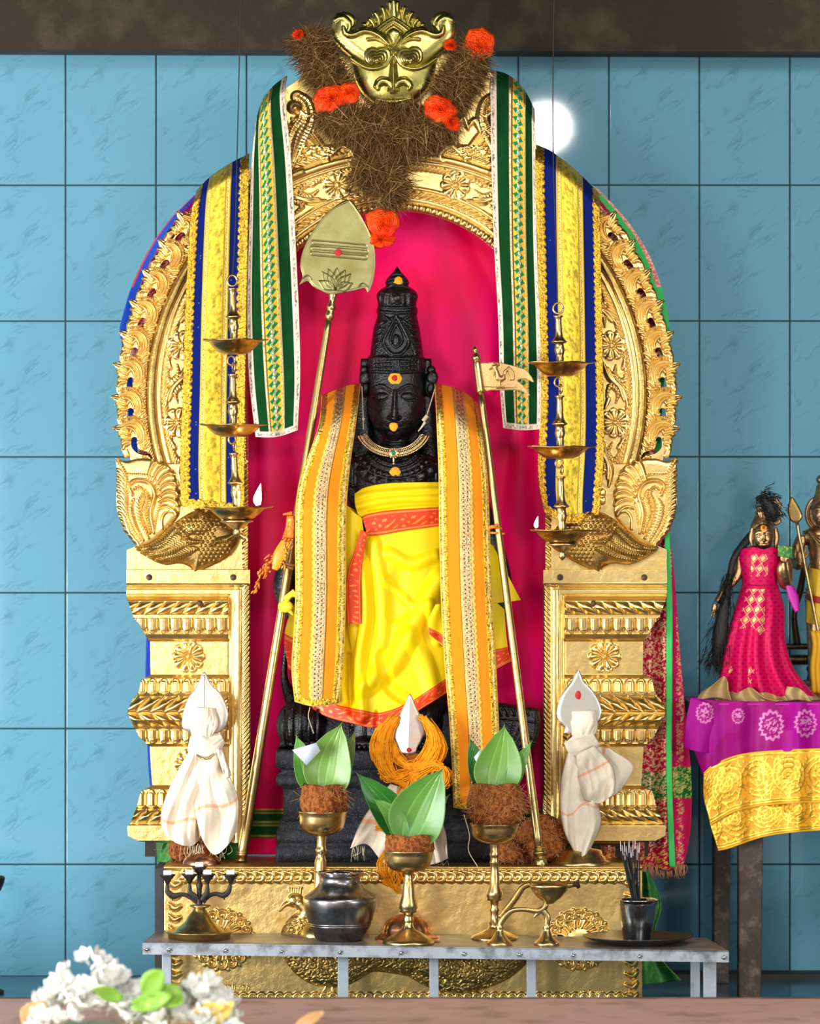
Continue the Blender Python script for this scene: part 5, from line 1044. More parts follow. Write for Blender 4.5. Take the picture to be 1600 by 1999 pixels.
# ================================================================ hanging oil lamps
def tor(x, y, Y, R_, r, rot=0):
    t = np.linspace(0, 2*pi, 25); return tpx([(x+R_*cos(a)*cos(rot), y+R_*1.1*sin(a), Y+R_*.001*cos(a)*sin(rot)) for a in t], r, n=7, m=40)
M['cable'] = mat('black_cable', (.01, .01, .01), 0, .5)
M['flame'] = mat('flame', (1, .8, .4), 0, 1, emit=(1, .72, .32, 9)); M['flame2'] = mat('flame_core', (1, 1, 1), 0, 1, emit=(1, .93, .75, 14))
M['wick'] = mat('burnt_wick', (.02, .01, .008), 0, .9)
def hlamp(label, tiers, top, wire, flame, Y0):
    """tiers: list of (stem x, stem top, dish x, dish rim y, rim radius, depth)"""
    t = thing('hanging_lamp', label, 'oil lamp', W(tiers[-1][2], tiers[-1][3]+tiers[-1][5]+30, Y0))
    mk('wire', tpx([(x, y, Y0) for x, y in wire], 1.1, n=6, m=30), M['cable'], t)
    for i, (sx, sy, dx, dy, R_, dp) in enumerate(tiers):
        if i == 0: mk('hook_ring', tor(sx, sy-14, Y0, 9.5, 2.2), M['brass'], t)
        else: mk('chain_link', tor(sx-3, sy-26, Y0, 8, 2, .5), M['brass'], t); mk('chain_link', tor(sx+2, sy-13, Y0-.001, 7.5, 2, 1.9), M['brass'], t)
        L = dy-sy; pr = [(1, 0), (9, 0), (9.5, .02), (6.5, .05), (6, .12), (7, .28), (6.5, .33), (8, .45), (13, .53), (16, .555), (13, .575), (8, .60), (9.5, .68), (10.5, .74), (8, .82), (7, .86), (8, .9), (7, .99)]
        V, q = latpx([(r, sy+f*L) for r, f in pr], sx, Y0, 28); V[:, 0] += (V[:, 2]-W(0, sy, Y0)[2])*0-(W(0, sy, Y0)[2]-V[:, 2])/(L*K(Y0))*(sx-dx)*K(Y0)
        mk('stem', (V, q), M['brass'], t)
        nl = 5
        def md(r, z, a, R_=R_):
            f = np.clip((r/(R_*K(Y0))-.55)/.45, 0, 1); return r*(1+f*.12*(np.abs(np.cos(nl*a/2+.3))**6-.2)), z+f*.0006*np.cos(nl*a)
        prof = [(1, dy+dp), (R_*.35, dy+dp-.5), (R_*.52, dy+dp*.82), (R_*.70, dy+dp*.42), (R_*.80, dy+dp*.12), (R_*.98, dy+1), (R_*1.0, dy-1), (R_*.9, dy), (R_*.76, dy+dp*.16), (R_*.6, dy+dp*.55), (R_*.3, dy+dp*.8), (1, dy+dp*.85)]
        mk('dish', latpx(prof, dx, Y0, 60, md), M['brass_dark'], t)
        if i == len(tiers)-1:
            b = dy+dp
            mk('drop_finial', latpx([(1, b-2), (R_*.40, b-1), (R_*.50, b+2), (R_*.34, b+5), (R_*.22, b+12), (R_*.16, b+15), (R_*.08, b+18), (R_*.12, b+22), (R_*.1, b+28), (1, b+33)], dx, Y0, 30), M['brass'], t)
    fx, fy, fh = flame; fl = thing('flame', 'x', 'x', W(fx, fy, Y0-.002)); del fl['label']; del fl['category']; fl.parent = t; fl.location = np.array(W(fx, fy, Y0-.002))-np.array(t.location)
    def fgeo(s, h): return tpx([(fx-s*1.2*fh*.0, fy, Y0-.002), (fx-fh*.04, fy-h*.25, Y0-.002), (fx+fh*.02, fy-h*.6, Y0-.002), (fx+fh*.12, fy-h, Y0-.002)], [s*.11*fh, s*.19*fh, s*.12*fh, s*.01*fh], n=12, m=20)
    mk('flame_body', fgeo(1, fh), M['flame2'], fl)
    mk('wick', tpx([(fx-6, fy+8, Y0-.003), (fx-2, fy+4, Y0-.003), (fx, fy-3, Y0-.002)], [3, 2.5, 1.5], n=7), M['wick'], t)
    l = bpy.data.lights.new('flame_glow', 'POINT'); l.energy = .35*fh/45; l.color = (1, .6, .25); l.shadow_soft_size = .01; o = bpy.data.objects.new('flame_glow', l); C.objects.link(o); o.location = W(fx+2, fy-fh*.5, Y0-.03)
    return t
hlamp('three tiered brass oil lamp hanging on a wire at left, with the larger flame', [(453, 562, 457, 664, 62, 28), (454, 730, 455, 829, 66, 24), (456, 884, 462, 990, 66, 26)], 548, [(471, -60), (466, 160), (462, 330), (459, 450), (454, 541)], (504, 986, 42), -.30)
hlamp('three tiered brass oil lamp hanging on a wire at right, with the smaller flame', [(1089, 616, 1093, 708, 64, 27), (1092, 772, 1093, 872, 66, 24), (1094, 930, 1097, 1035, 64, 26)], 600, [(1082, -60), (1079, 160), (1080, 330), (1085, 480), (1088, 596)], (1047, 1030, 22), -.30)
# ================================================================ steel topped table
tz = lambda x, Y: .1418-.0095*(x-.04)+.018*(Y+.3)
def ty(px, py, z=None):
    Y = -.3
    for _ in range(6): zz = tz((px-800)*K(Y), Y) if z is None else z; Y = (CZ-zz)*9000/(py-999.5)-9
    return Y
tb = thing('offering_table', 'low table with riveted grey sheet metal top, in front of the golden plinth', 'table', W(850, 1975, -.3))
M['sheet'] = mat('galvanised_sheet', (.36, .39, .43), .3, .5, [('n', 60, .3, .002)], (35, (.15, .16, .18), .45, .65))
M['sheet_top'] = mat('worn_table_top', (.20, .16, .13), .2, .42, [('n', 60, .4, .002)], (24, (.36, .33, .31), .45, .7))
cs = [(278, -.385), (1422, -.425), (1380, -.205), (302, -.205)]
top = [((x-800)*K(Y), Y, tz((x-800)*K(Y), Y)) for x, Y in cs]; lo = [(a, b, c-.021) for a, b, c in top]
V = np.array(top+lo)
mk('apron', (V, np.array([(0, 4, 5, 1), (1, 5, 6, 2), (2, 6, 7, 3), (3, 7, 4, 0), (4, 7, 6, 5)])), M['sheet'], tb, smooth=False)
t2 = np.array(top); c = t2.mean(0); t3 = c+(t2-c)*np.array([.997, .97, 1]); 
mk('table_top', (np.vstack([t3-[0, 0, .002], t3+[0, 0, .0006]]), np.array([(4, 5, 6, 7), (0, 1, 5, 4), (1, 2, 6, 5), (2, 3, 7, 6), (3, 0, 4, 7)])), M['sheet_top'], tb, smooth=False)
geo = [tube(np.array([np.array(top[0])-[0, 0, .0005], np.array(top[1])-[0, 0, .0005]]), .0014, 6)]
mk('folded_edge', geo, M['sheet'], tb)
for x in (287, 331, 441, 551, 665, 784, 907, 1015, 1120, 1249, 1413):
    f = (x-278)/1144; p = np.array(top[0])*(1-f)+np.array(top[1])*f-[0, .001, .012]
    mk('rivet', [ell(p, .0028, .0018, .0028, 10, 6), tube(np.array([p+[.0042*cos(a), -.0003, .0042*sin(a)] for a in np.linspace(0, 2*pi, 13)]), .0006, 5)], M['steel'], tb)
lg = mat('painted_leg', (.38, .42, .46), .2, .5, [('n', 80, .3, .002)], (30, (.30, .26, .24), .55, .7))
for x0, x1, Y in [(316, 334, -.34), (659, 680, -.34), (838, 856, -.33), (1028, 1046, -.33), (1348, 1366, -.23), (1373, 1398, -.36)]:
    a = W(x0, 0, Y)[0]; b = W(x1, 0, Y)[0]; mk('leg', box(a, b, Y, Y+.02, .0, tz(a, Y)-.003), lg, tb, smooth=False, bevel=.001)
# ================================================================ goblets, coconuts, betel leaves
def gob(label, prof, x, Y, lean=0, m='brass', name='goblet', cat='goblet', grp='brass goblets on the offering table', parts=None):
    zb = tz((x-800)*K(Y), Y); t = thing(name, label, cat, ((x-800)*K(Y), Y, zb)); k = K(Y)
    pb = CZ-zb; pyb = 999.5+pb/k; dy = pyb-prof[-1][1]
    names = parts; segs = {}
    ks = sorted(parts.items(), key=lambda q: q[1]); prev = 0
    for nm, end in ks:
        pr = prof[prev:end+1]; prev = end
        V, q = latpx([(r, y+dy*np.clip((y-pr0)/(prof[-1][1]-pr0), 0, 1)) for pr0 in [prof[0][1]] for r, y in pr], x, Y, 48)
        V[:, 0] += (V[:, 2]-zb)*lean; mk(nm, (V, q), M[m], t)
    return t
def bowl_(R_, y0, y1): h = y1-y0; return [(1, y1-4), (R_*.5, y1-9), (R_*.86, y0+h*.45), (R_*.93, y0+3), (R_, y0), (R_*1.02, y0+1), (R_*.98, y0+3), (R_*.95, y0+h*.25), (R_*.93, y0+h*.45), (R_*.86, y0+h*.68), (R_*.66, y0+h*.86), (R_*.36, y0+h*.96), (R_*.2, y1)]
p1 = bowl_(48, 1583, 1632)+[(9, 1636), (8.5, 1650), (10, 1657), (12.5, 1661), (9.5, 1665), (8.5, 1670), (10, 1676), (12, 1682), (11.5, 1720), (13, 1745), (15, 1752), (12, 1758), (9, 1764), (9, 1790), (13, 1800), (26, 1812), (32, 1822), (34, 1828), (34, 1831)]
gob('tall brass goblet standing behind the dark round steel pot', p1, 619, -.238, .045, parts={'bowl': 12, 'stem': 24, 'base': 31})
p2 = bowl_(49, 1660, 1704)+[(8.5, 1706), (8, 1712), (10, 1716), (8.5, 1719), (11, 1724), (12, 1740), (13, 1752), (17, 1766), (18, 1776), (15.5, 1780), (17, 1784), (9.5, 1787), (9, 1795), (10.5, 1800), (9, 1806), (10, 1814), (14, 1820), (27, 1827), (42, 1838), (50, 1843), (51, 1847), (50, 1850)]
gob('short brass goblet, the middle one, standing in front of the copper dome', p2, 797, -.36, 0, parts={'bowl': 12, 'stem': 27, 'base': 34})
p3 = bowl_(48, 1607, 1648)+[(9, 1652), (8, 1662), (11, 1668), (9, 1672), (8, 1678), (10.5, 1683), (8, 1687), (8.5, 1700), (9.5, 1712), (10, 1730), (15.5, 1742), (16.5, 1750), (14, 1754), (15, 1758), (8, 1760), (8, 1772), (10.5, 1777), (8, 1782), (8.5, 1796), (12, 1803), (9, 1808), (14, 1815), (30, 1822), (44, 1829), (46, 1833), (45, 1836)]
gob('tall brass goblet holding the hairiest coconut cup, right of the middle goblet', p3, 965, -.27, .0, parts={'bowl': 12, 'stem': 32, 'base': 38})
M['coir'] = mat('coconut_fibre', (.20, .045, .010), 0, .85, [('n', 160, 1, .008, (1, 1, .35)), ('n', 600, .8, .002)], (110, (.50, .17, .035), .42, .66), spec=.2)
M['strand'] = mat('coir_strand', (.46, .20, .07), 0, .8)
def strands(x, y, rx, ry, Y, n, seed, ln=18, r0=.35):
    r = np.random.default_rng(seed); geo = []
    for i in range(n):
        a = r.uniform(-pi, 0)-0; el = r.uniform(-.9, .9); px = x+rx*cos(a)*sqrt(1-el*el*.6); py = y+ry*el; Yp_ = Y+rx*.001*sin(a)*sqrt(1-el*el*.6)
        d = r.normal(0, 1, 3)*ln*.5; d[1] += ln*.25; o = .0015
        n_ = np.array([cos(a), el, sin(a)]); e = np.array([px, py])
        geo.append(tpx([(px, py, Yp_-o), (px+d[0]*.5+n_[0]*2, py+d[1]*.5, Yp_-o-.002*abs(sin(a))), (px+d[0]+n_[0]*r.uniform(0, 4), py+d[1], Yp_-o-.001)], [r0, r0, r0*.5], n=4, m=6))
    return geo
def cocup(label, x, y0, y1, rt, rm, rb, Y, seed, nst):
    t = thing('coconut_cup', label, 'coconut', W(x, y1, Y)); k = K(Y)
    def md(r, z, a): f = 1+.035*np.sin(3*a+seed)+.02*np.sin(11*a+z*300); return r*f, z+.0012*np.sin(5*a)
    mk('husk', latpx([(rt-6, y0+14), (rt-5, y0+2), (rt-1, y0-1), (rt+1, y0+2), ((rt+rm)/2, y0+.25*(y1-y0)), (rm, y0+.5*(y1-y0)), ((rm+rb)/2+2, y0+.8*(y1-y0)), (rb, y1), (rb*.5, y1+16), (1, y1+22)], x, Y, 64, md), M['coir'], t)
    mk('coconut_flesh', latpx([(1, y0+14), (rt-6, y0+10), (rt-4, y0), (rt-8, y0+2), (rt-12, y0+9), (1, y0+13)], x, Y, 40), mat('coconut_white', (.8, .78, .7), 0, .5), t)
    mk('loose_fibres', strands(x, (y0+y1)/2, rm+1, (y1-y0)*.5, Y, nst, seed), M['strand'], t)
cocup('brown coconut cup standing in the left goblet, holding betel leaves and a white paper slip', 631, 1531, 1584, 41, 46, 43, -.243, 1, 160)
cocup('smooth brown coconut cup in the short middle goblet', 798, 1629, 1664, 46, 48, 44, -.36, 2, 50)
cocup('large hairy coconut cup standing in the right goblet', 967, 1529, 1606, 46, 58, 44, -.27, 3, 420)
mk_long = [tpx([(905, 1590, -.32), (916, 1630, -.33), (914, 1660, -.33), (932, 1692, -.335)], .8, n=5), ]
o = mk('loose_fibre', mk_long, cr); tag(o, 'long pale fibre hanging from the hairy coconut cup in the right goblet', 'fibre')
M['leaf'] = mat('betel_leaf', (1, 1, 1), 0, .38, [('n', 120, .12, .002)], attr=True, spec=.5)
def leaf(label, base, tip, hw, col, Y0, cup=.012, bend=0, lean=.0, asym=0):
    b = np.array(base, float); t_ = np.array(tip, float); L = np.linalg.norm(t_-b); d = (t_-b)/L; n = np.array([-d[1], d[0]])
    t = np.linspace(0, 1, 60)[:, None]; s = np.linspace(-1, 1, 41)[None]
    w = hw*np.abs(np.sin(np.clip(t*1.02, 0, 1)**.72*pi))**.8*(1-.25*t)+hw*.16*(1-t); w = np.where(t > .82, w*np.clip(1-((t-.82)/.18), 0, 1)**.6, w)
    mx = b[0]+d[0]*L*t+n[0]*(bend*np.sin(pi*t*.9)+w*s*(1+asym*np.sign(s))); my = b[1]+d[1]*L*t+n[1]*(bend*np.sin(pi*t*.9)+w*s*(1+asym*np.sign(s)))
    v = np.abs(((t*9-np.abs(s)*2.2) % 1)-.5)*2; vein = (v > 2.)*(np.abs(s) < .93); mid = np.abs(s*w) < 1.1; v3 = (np.abs(np.abs(s)-.36*(1-t*.1)) < .028)
    Y = Y0-lean*t+cup*(1-np.abs(s)**1.6)*np.sin(pi*np.clip(t, .0, 1)**.7)-.0012*(1-v)*0+.002*np.sin(6*t+2*s)
    C_ = np.ones((60, 41, 3))*np.array(col)*(1+.25*(snoise(mx, my, .05, 3)-.5))[..., None]; lt = np.array(col)*1.15+np.array([.05, .06, .015])
    C_ = np.where((vein | mid | v3)[..., None], lt, C_); Y = Y+.0009*(vein | mid | v3)
    V = WA(mx, my, Y).reshape(-1, 3)
    o = mk('betel_leaf', (V, gridq(60, 41)), M['leaf'], None, col=C_, met=np.zeros(60*41), solid=.0006); tag(o, label, 'leaf', None)
    if label.startswith('_'): pass
    return o
LG = (.16, .31, .055); DG = (.02, .13, .012); MG = (.08, .22, .03)
leaf('small dark betel leaf behind the paper slip in the left coconut cup', (612, 1548), (577, 1432), 24, (.10, .30, .04), -.238, .006)
leaf('olive betel leaf edge standing at the right of the left coconut cup', (655, 1540), (694, 1424), 18, (.12, .17, .03), -.225, .004)
leaf('large pale green betel leaf in the left coconut cup', (632, 1552), (670, 1410), 47, LG, -.262, .016, -8)
leaf('dark shiny betel leaf pointing left out of the middle coconut cup', (800, 1640), (692, 1508), 34, DG, -.355, .014, 6)
leaf('pale green betel leaf under the dark one, left side of the middle coconut cup', (790, 1642), (722, 1560), 20, MG, -.372, .004, 14)
leaf('large green betel leaf pointing right out of the middle coconut cup', (792, 1648), (867, 1498), 54, (.10, .26, .04), -.385, .018, -6)
leaf('narrow olive betel leaf at the right rim of the middle coconut cup', (822, 1640), (880, 1552), 17, (.09, .20, .03), -.355, .004, -8)
leaf('small dark betel leaf at the left of the right coconut cup', (945, 1540), (916, 1438), 20, (.02, .11, .015), -.255, .004)
leaf('upright pale green betel leaf in the right coconut cup', (962, 1548), (983, 1413), 46, (.14, .30, .045), -.292, .016, 4)
leaf('narrow betel leaf leaning right out of the right coconut cup', (990, 1545), (1040, 1446), 17, (.16, .34, .07), -.28, .005, -4)
V = np.array([W(570, 1464, -.282), W(617, 1450, -.282), W(625, 1466, -.280), W(598, 1494, -.278)]); 
o = mk('paper_slip', (V, [(0, 1, 2, 3)]), mat('white_paper', (.62, .72, .80), 0, .7), None, solid=.0005); tag(o, 'white folded paper slip tucked in the left coconut cup', 'paper')
V = np.array([W(925, 1478, -.262), W(938, 1462, -.262), W(944, 1484, -.262), W(934, 1500, -.262)]); o = mk('paper_slip', (V, [(0, 1, 2, 3)]), bpy.data.materials['white_paper'], None, solid=.0005); tag(o, 'bit of white paper behind the leaves of the right coconut cup', 'paper')
# whole coconuts on the plinth
zt_ = zt
def coco(label, x, r, Y, seed, n, rz=None):
    k = K(Y); rz = rz or r*.95; z = zt_+rz*k; t = thing('coconut', label, 'coconut', ((x-800)*k, Y, zt_))
    V, q = ell(((x-800)*k, Y, z), r*k, r*k, rz*k, 48, 30); mk('husk', (V, q), M['coir'], t); py = 999.5+(CZ-z)/k
    mk('loose_fibres', strands(x, py, r+1, rz, Y, n, seed, 20), M['strand'], t)
coco('whole brown coconut behind the foot of the flag staff', 1058, 50, -.098, 5, 260)
coco('dark coconut half hidden between the right goblet and the whole coconut', 992, 24, -.13, 6, 80)
coco('dark brown coconut behind the foot of the cloth wrapped spear at left', 352, 24, -.06, 7, 60)
# ================================================================ pot
po = thing('water_pot', 'round dark polished steel pot with flared neck, standing on the offering table', 'pot', (((663)-800)*K(-.31), -.31, tz((663-800)*K(-.31), -.31)))
bp = 999.5+(CZ-tz(-.13, -.31))/K(-.31)
mk('body', latpx([(1, bp), (40, bp-.5), (48, bp-5), (56, bp-22), (65, bp-46), (70, bp-66), (72, bp-78), (71.5, bp-83), (69, bp-87), (58, bp-94), (47, bp-103), (41, bp-112), (39, bp-118), (40, bp-124), (42, bp-129)], 663, -.31, 64), M['steel_dark'], po)
mk('rim', latpx([(41, bp-125), (43, bp-130), (48, bp-133), (48, bp-134.5), (42, bp-134), (38, bp-128), (36, bp-110)], 663, -.31, 64), M['steel'], po)
mk('groove_band', [latpx([(59.5, bp-28), (60.8, bp-29.5), (60.2, bp-31)], 663, -.31, 64), latpx([(61, bp-32), (62.2, bp-33.5), (61.6, bp-35)], 663, -.31, 64)], M['steel_dark'], po)
# ================================================================ copper dome
cdm = thing('copper_dome', 'small copper dome with engraved petals on a square plate, behind the short middle goblet', 'dome', ((793-800)*K(-.285), -.285, tz(0, -.285)))
def md(r, z, a): return r*(1+.035*np.abs(np.sin(a*6))), z
bq = 999.5+(CZ-tz(0, -.285))/K(-.285)
mk('dome', latpx([(1, bq-50), (14, bq-50), (28, bq-45), (40, bq-34), (45, bq-22), (46, bq-14), (54, bq-8), (60, bq-4), (61, bq)], 793, -.285, 72, md), M['copper'], cdm)
a = W(737, 0, -.285)[0]; b = W(858, 0, -.285)[0]; mk('plate', box(a, b, -.335, -.235, tz(0, -.285), tz(0, -.285)+.003), M['copper'], cdm, smooth=False)
# ================================================================ camphor lamp stand
Yc = -.305; zc = tz((389-800)*K(Yc), Yc); bc = 999.5+(CZ-zc)/K(Yc); dc = bc-1833
cl = thing('camphor_stand', 'brass bell footed stand with five blackened cups of white camphor on the table', 'stand', ((389-800)*K(Yc), Yc, zc))
mk('dish', latpx([(1, 1828+dc), (50, 1828+dc), (60, 1820+dc), (69, 1817+dc), (70, 1818.5+dc), (62, 1822+dc), (60, 1833+dc), (50, 1833.5+dc)], 389, Yc, 56), M['brass'], cl)
mk('bell', latpx([(8, 1766+dc), (10, 1770+dc), (14, 1778+dc), (22, 1788+dc), (28, 1798+dc), (36, 1805+dc), (44, 1812+dc), (50, 1819+dc), (52, 1824+dc)], 389, Yc, 48), M['brass'], cl)
mk('collar', latpx([(1, 1765+dc), (20, 1766+dc), (21, 1769+dc), (14, 1772+dc), (1, 1772+dc)], 391, Yc, 30), M['brass'], cl)
wh = mat('camphor', (.80, .80, .84), 0, .5, sss=.2)
mk('stem', latpx([(7, 1768), (5, 1758), (7, 1752), (4.5, 1745), (5, 1735), (7, 1728), (4, 1722), (3.5, 1706)], 389, Yc, 16), M['iron'], cl)
for (x, y, pts) in [(389, 1700, None), (327, 1716, [(327, 1726), (327, 1740), (338, 1749), (356, 1746), (372, 1752), (384, 1762)]), (370, 1715, [(370, 1725), (371, 1742), (378, 1748), (386, 1756)]), (405, 1715, [(405, 1725), (404, 1742), (399, 1750), (393, 1758)]), (450, 1715, [(450, 1726), (446, 1740), (436, 1748), (420, 1745), (406, 1750), (396, 1762)])]:
    yy = -.012 if x in (370, 405) else 0; Yq = Yc+yy
    c = bpy.data.objects.new('cup', None); C.objects.link(c); c.parent = cl; c.location = np.array(W(x, y, Yq))-np.array(cl.location)
    mk('bowl', latpx([(2, y+11), (4, y+8), (7, y+2), (14, y-6), (16, y-9), (13, y-7), (1, y-4)], x, Yq, 24), M['iron'], c)
    a = W(x-8, y-8, Yq); b = W(x+8, y-17, Yq); mk('camphor_block', box(a[0], b[0], Yq-.006, Yq+.006, a[2], b[2]), wh, c, smooth=False, bevel=.001)
    if pts: mk('arm', tpx([(p[0], p[1], Yq) for p in pts], [3, 5, 5.5, 4, 4.5, 4][:len(pts)], n=8, flat=.35), M['iron'], cl); mk('arm_spur', tpx([(pts[2][0], pts[2][1], Yq), (pts[2][0]+(2 if x > 389 else -2), pts[2][1]+9, Yq)], [3, .8], n=6, flat=.4), M['iron'], cl)
# ================================================================ hand lamp
Yh = -.36; zh = tz((1067-800)*K(Yh), Yh); bh = 999.5+(CZ-zh)/K(Yh); dh = bh-1846
hl = thing('hand_lamp', 'brass hand lamp with boat shaped bowl and bent handle standing on two bell feet', 'lamp', ((1067-800)*K(Yh), Yh, zh))
for x in (975, 1067): mk('bell_foot', latpx([(5, 1805+dh), (8, 1812+dh), (6, 1815+dh), (8, 1818+dh), (11, 1826+dh), (17, 1834+dh), (24, 1840+dh), (25, 1845+dh), (24, 1846+dh), (1, 1846+dh)], x, Yh, 36), M['brass'], hl)
mk('bowl', latpx([(1, 1754+dh), (24, 1744+dh), (36, 1733+dh), (41, 1727+dh), (39, 1727+dh), (35, 1738+dh), (24, 1752+dh), (12, 1760+dh), (8, 1764+dh), (1, 1765+dh)], 1072, Yh, 40), M['brass'], hl)
mk('spout', tpx([(1108, 1729+dh, Yh), (1122, 1728+dh, Yh), (1130, 1731+dh, Yh)], [6, 4, 3], n=8, flat=.8), M['brass_dark'], hl)
mk('wick', tpx([(1118, 1727+dh, Yh-.002), (1126, 1727+dh, Yh-.002), (1130, 1734+dh, Yh-.002)], [4, 5, 3.5], n=8), M['wick'], hl)
mk('handle', [tpx([(1066, 1762+dh, Yh), (1062, 1772+dh, Yh), (1050, 1779+dh, Yh), (1026, 1776+dh, Yh), (1003, 1777+dh, Yh), (990, 1784+dh, Yh), (978, 1800+dh, Yh), (975, 1812+dh, Yh)], [5, 6.5, 6, 4.5, 5, 6.5, 6, 5], n=10, flat=.7), tpx([(1058, 1776+dh, Yh), (1068, 1790+dh, Yh), (1067, 1812+dh, Yh)], [6, 6.5, 5], n=10, flat=.7), tpx([(1060, 1776+dh, Yh), (1050, 1783+dh, Yh), (1042, 1791+dh, Yh)], [4, 4, 2], n=8, flat=.7)], M['brass'], hl)
mk('long_blade', tpx([(1036, 1727+dh, Yh+.004), (1020, 1733+dh, Yh+.004), (1004, 1756+dh, Yh+.004), (988, 1776+dh, Yh+.004), (974, 1792+dh, Yh+.004)], [4.5, 6, 6.5, 6, 3], n=10, flat=.35), M['brass_dark'], hl)
# ================================================================ incense
Yi = -.315; zi = tz((1244-800)*K(Yi), Yi); bi = 999.5+(CZ-zi)/K(Yi); di = bi-1845.2
o = mk('plate', latpx([(1, 1840+di), (64, 1840+di), (84, 1836+di), (106, 1829+di), (109, 1829+di), (108, 1831+di), (86, 1839+di), (68, 1844+di), (1, 1844+di)], 1246, Yi, 80), mat('black_plate', (.03, .028, .03), .4, .3), None); tag(o, 'wide black round plate under the steel cup of incense', 'plate')
cu = thing('incense_cup', 'shiny tapered steel cup holding burnt incense sticks, on the black plate', 'cup', W(1244, 1840+di, Yi))
mk('cup', latpx([(30, 1765+di), (1, 1840+di-4), (26, 1838+di), (27, 1840+di), (28, 1838+di), (31, 1815+di), (35, 1790+di), (38, 1770+di), (39, 1762+di), (42, 1760+di), (41.5, 1758+di), (38, 1760+di), (36, 1775+di), (33, 1800+di)][2:], 1244, Yi, 56), M['steel'], cu)
mk('ash', latpx([(1, 1772+di), (36, 1774+di), (30, 1790+di), (1, 1790+di)], 1244, Yi, 30), mat('ash', (.45, .40, .34), 0, .9, [('n', 300, .6, .002)]), cu)
inc = mat('burnt_incense', (.012, .011, .012), 0, .9); asht = mat('grey_ash_tip', (.55, .5, .5), 0, .9)
for i in range(14):
    bx = 1241+(i % 5)*3.4-3; tx = 1212+i*2.6+(i % 3)*1.5; tyy = 1636+((i*7) % 5)*5+abs(i-7)*1.0; yo = ((i*5) % 7-3)*.0022
    s = thing('incense_stick', 'thin black burnt incense stick with ash grey tip, standing in the steel cup', 'incense stick', W(bx, 1774+di, Yi+yo*.3), 'incense sticks in the steel cup')
    mk('charred_stick', tpx([(bx, 1778+di, Yi+yo*.3), (tx, tyy+18, Yi+yo)], 1.5, n=6, m=6), inc, s); mk('ash_tip', tpx([(tx, tyy+18, Yi+yo), (tx-(bx-tx)*.06, tyy-2, Yi+yo)], [1.4, .5], n=6, m=4), asht, s)
# petals on table
# ================================================================ small wrapped spears
M['wrap'] = mat('cream_cotton', (1, 1, 1), 0, .8, [('n', 700, .25, .001), ('n', 60, .3, .004)], attr=True, spec=.2)
CR = (.78, .68, .54)
def drape(pts, rads, seed, folds=9, amp=.13, flat=.6, n=72, m=70, stripes=()):
    P_ = np.asarray(pts, float); rads = np.broadcast_to(np.asarray(rads, float), (len(P_),)); A = spl(np.c_[P_[:, :2], P_[:, 2]*1000, rads], m)
    t = np.linspace(0, 1, m)[:, None]; a = np.linspace(0, 2*pi, n, endpoint=False)[None]; r = np.random.default_rng(seed)
    T = np.gradient(A[:, :2], axis=0); T /= np.linalg.norm(T, axis=1)[:, None]+1e-9; N = np.stack([-T[:, 1], T[:, 0]], 1)
    am = amp*np.clip(.35+t*1.1, 0, 1.1); ns = snoise(np.cos(a)*1.5+3, np.sin(a)*1.5+t*1.1+3, 1.3, seed, 3); f = 1+am*2.6*(np.abs(2*ns-1)**.7*1.3-.5)+am*.6*(np.abs(np.sin(folds/2*a+9*ns+r.uniform(0, 6)))-.5)+.07*np.sin(3*a+5*t+seed)+.05*np.sin(2*a-8*t)+.02*np.sin(23*a+9*t)
    R_ = A[:, 3:4]*f; px = A[:, 0:1]+N[:, 0:1]*R_*np.cos(a); py = A[:, 1:2]+N[:, 1:2]*R_*np.cos(a); Y = (A[:, 2:3]-flat*R_*np.sin(a))*.001
    C_ = np.ones((m, n, 3))*np.array(CR)*(1+.12*(snoise(px, py, .06, seed)-.5))[..., None]
    for (c, w_, ang, ph) in stripes:
        mm = np.abs(t-c-ang*np.sin(a+ph)) < w_; C_[mm] = (.80, .42, .24)
    V = WA(px, py, Y).reshape(-1, 3); q = gridq(m, n, True)
    k = len(V); V = np.vstack([V, WA(A[0, 0], A[0, 1], A[0, 2]*.001)[None], WA(A[-1, 0], A[-1, 1], A[-1, 2]*.001)[None]])
    j = np.arange(n); e1 = np.stack([(j+1) % n, j, np.full(n, k), np.full(n, k)], 1); b = (m-1)*n; e2 = np.stack([b+j, b+(j+1) % n, np.full(n, k+1), np.full(n, k+1)], 1)
    return (V, np.vstack([q, e1, e2])), np.vstack([C_.reshape(-1, 3), [CR, CR]])
def drm(name, par, *a, **kw): g, c = drape(*a, **kw); return mk(name, g, M['wrap'], par, col=c, met=np.zeros(len(c)))
def frayed(x0, x1, y, Y, n, seed, ln=14):
    r = np.random.default_rng(seed); return [tpx([(x, y, Y), (x+r.normal(0, 3), y+ln*.5, Y-.002), (x+r.normal(0, 6), y+ln*r.uniform(.6, 1.3), Y-.002)], .45, n=4, m=5) for x in r.uniform(x0, x1, n)]
sil = mat('white_silver', (.66, .57, .50), .75, .38, [('n', 60, .2, .003)], (35, (.78, .60, .48), .5, .68))
sil2 = mat('bright_silver', (.86, .80, .68), .95, .25, [('n', 40, .15, .003)])
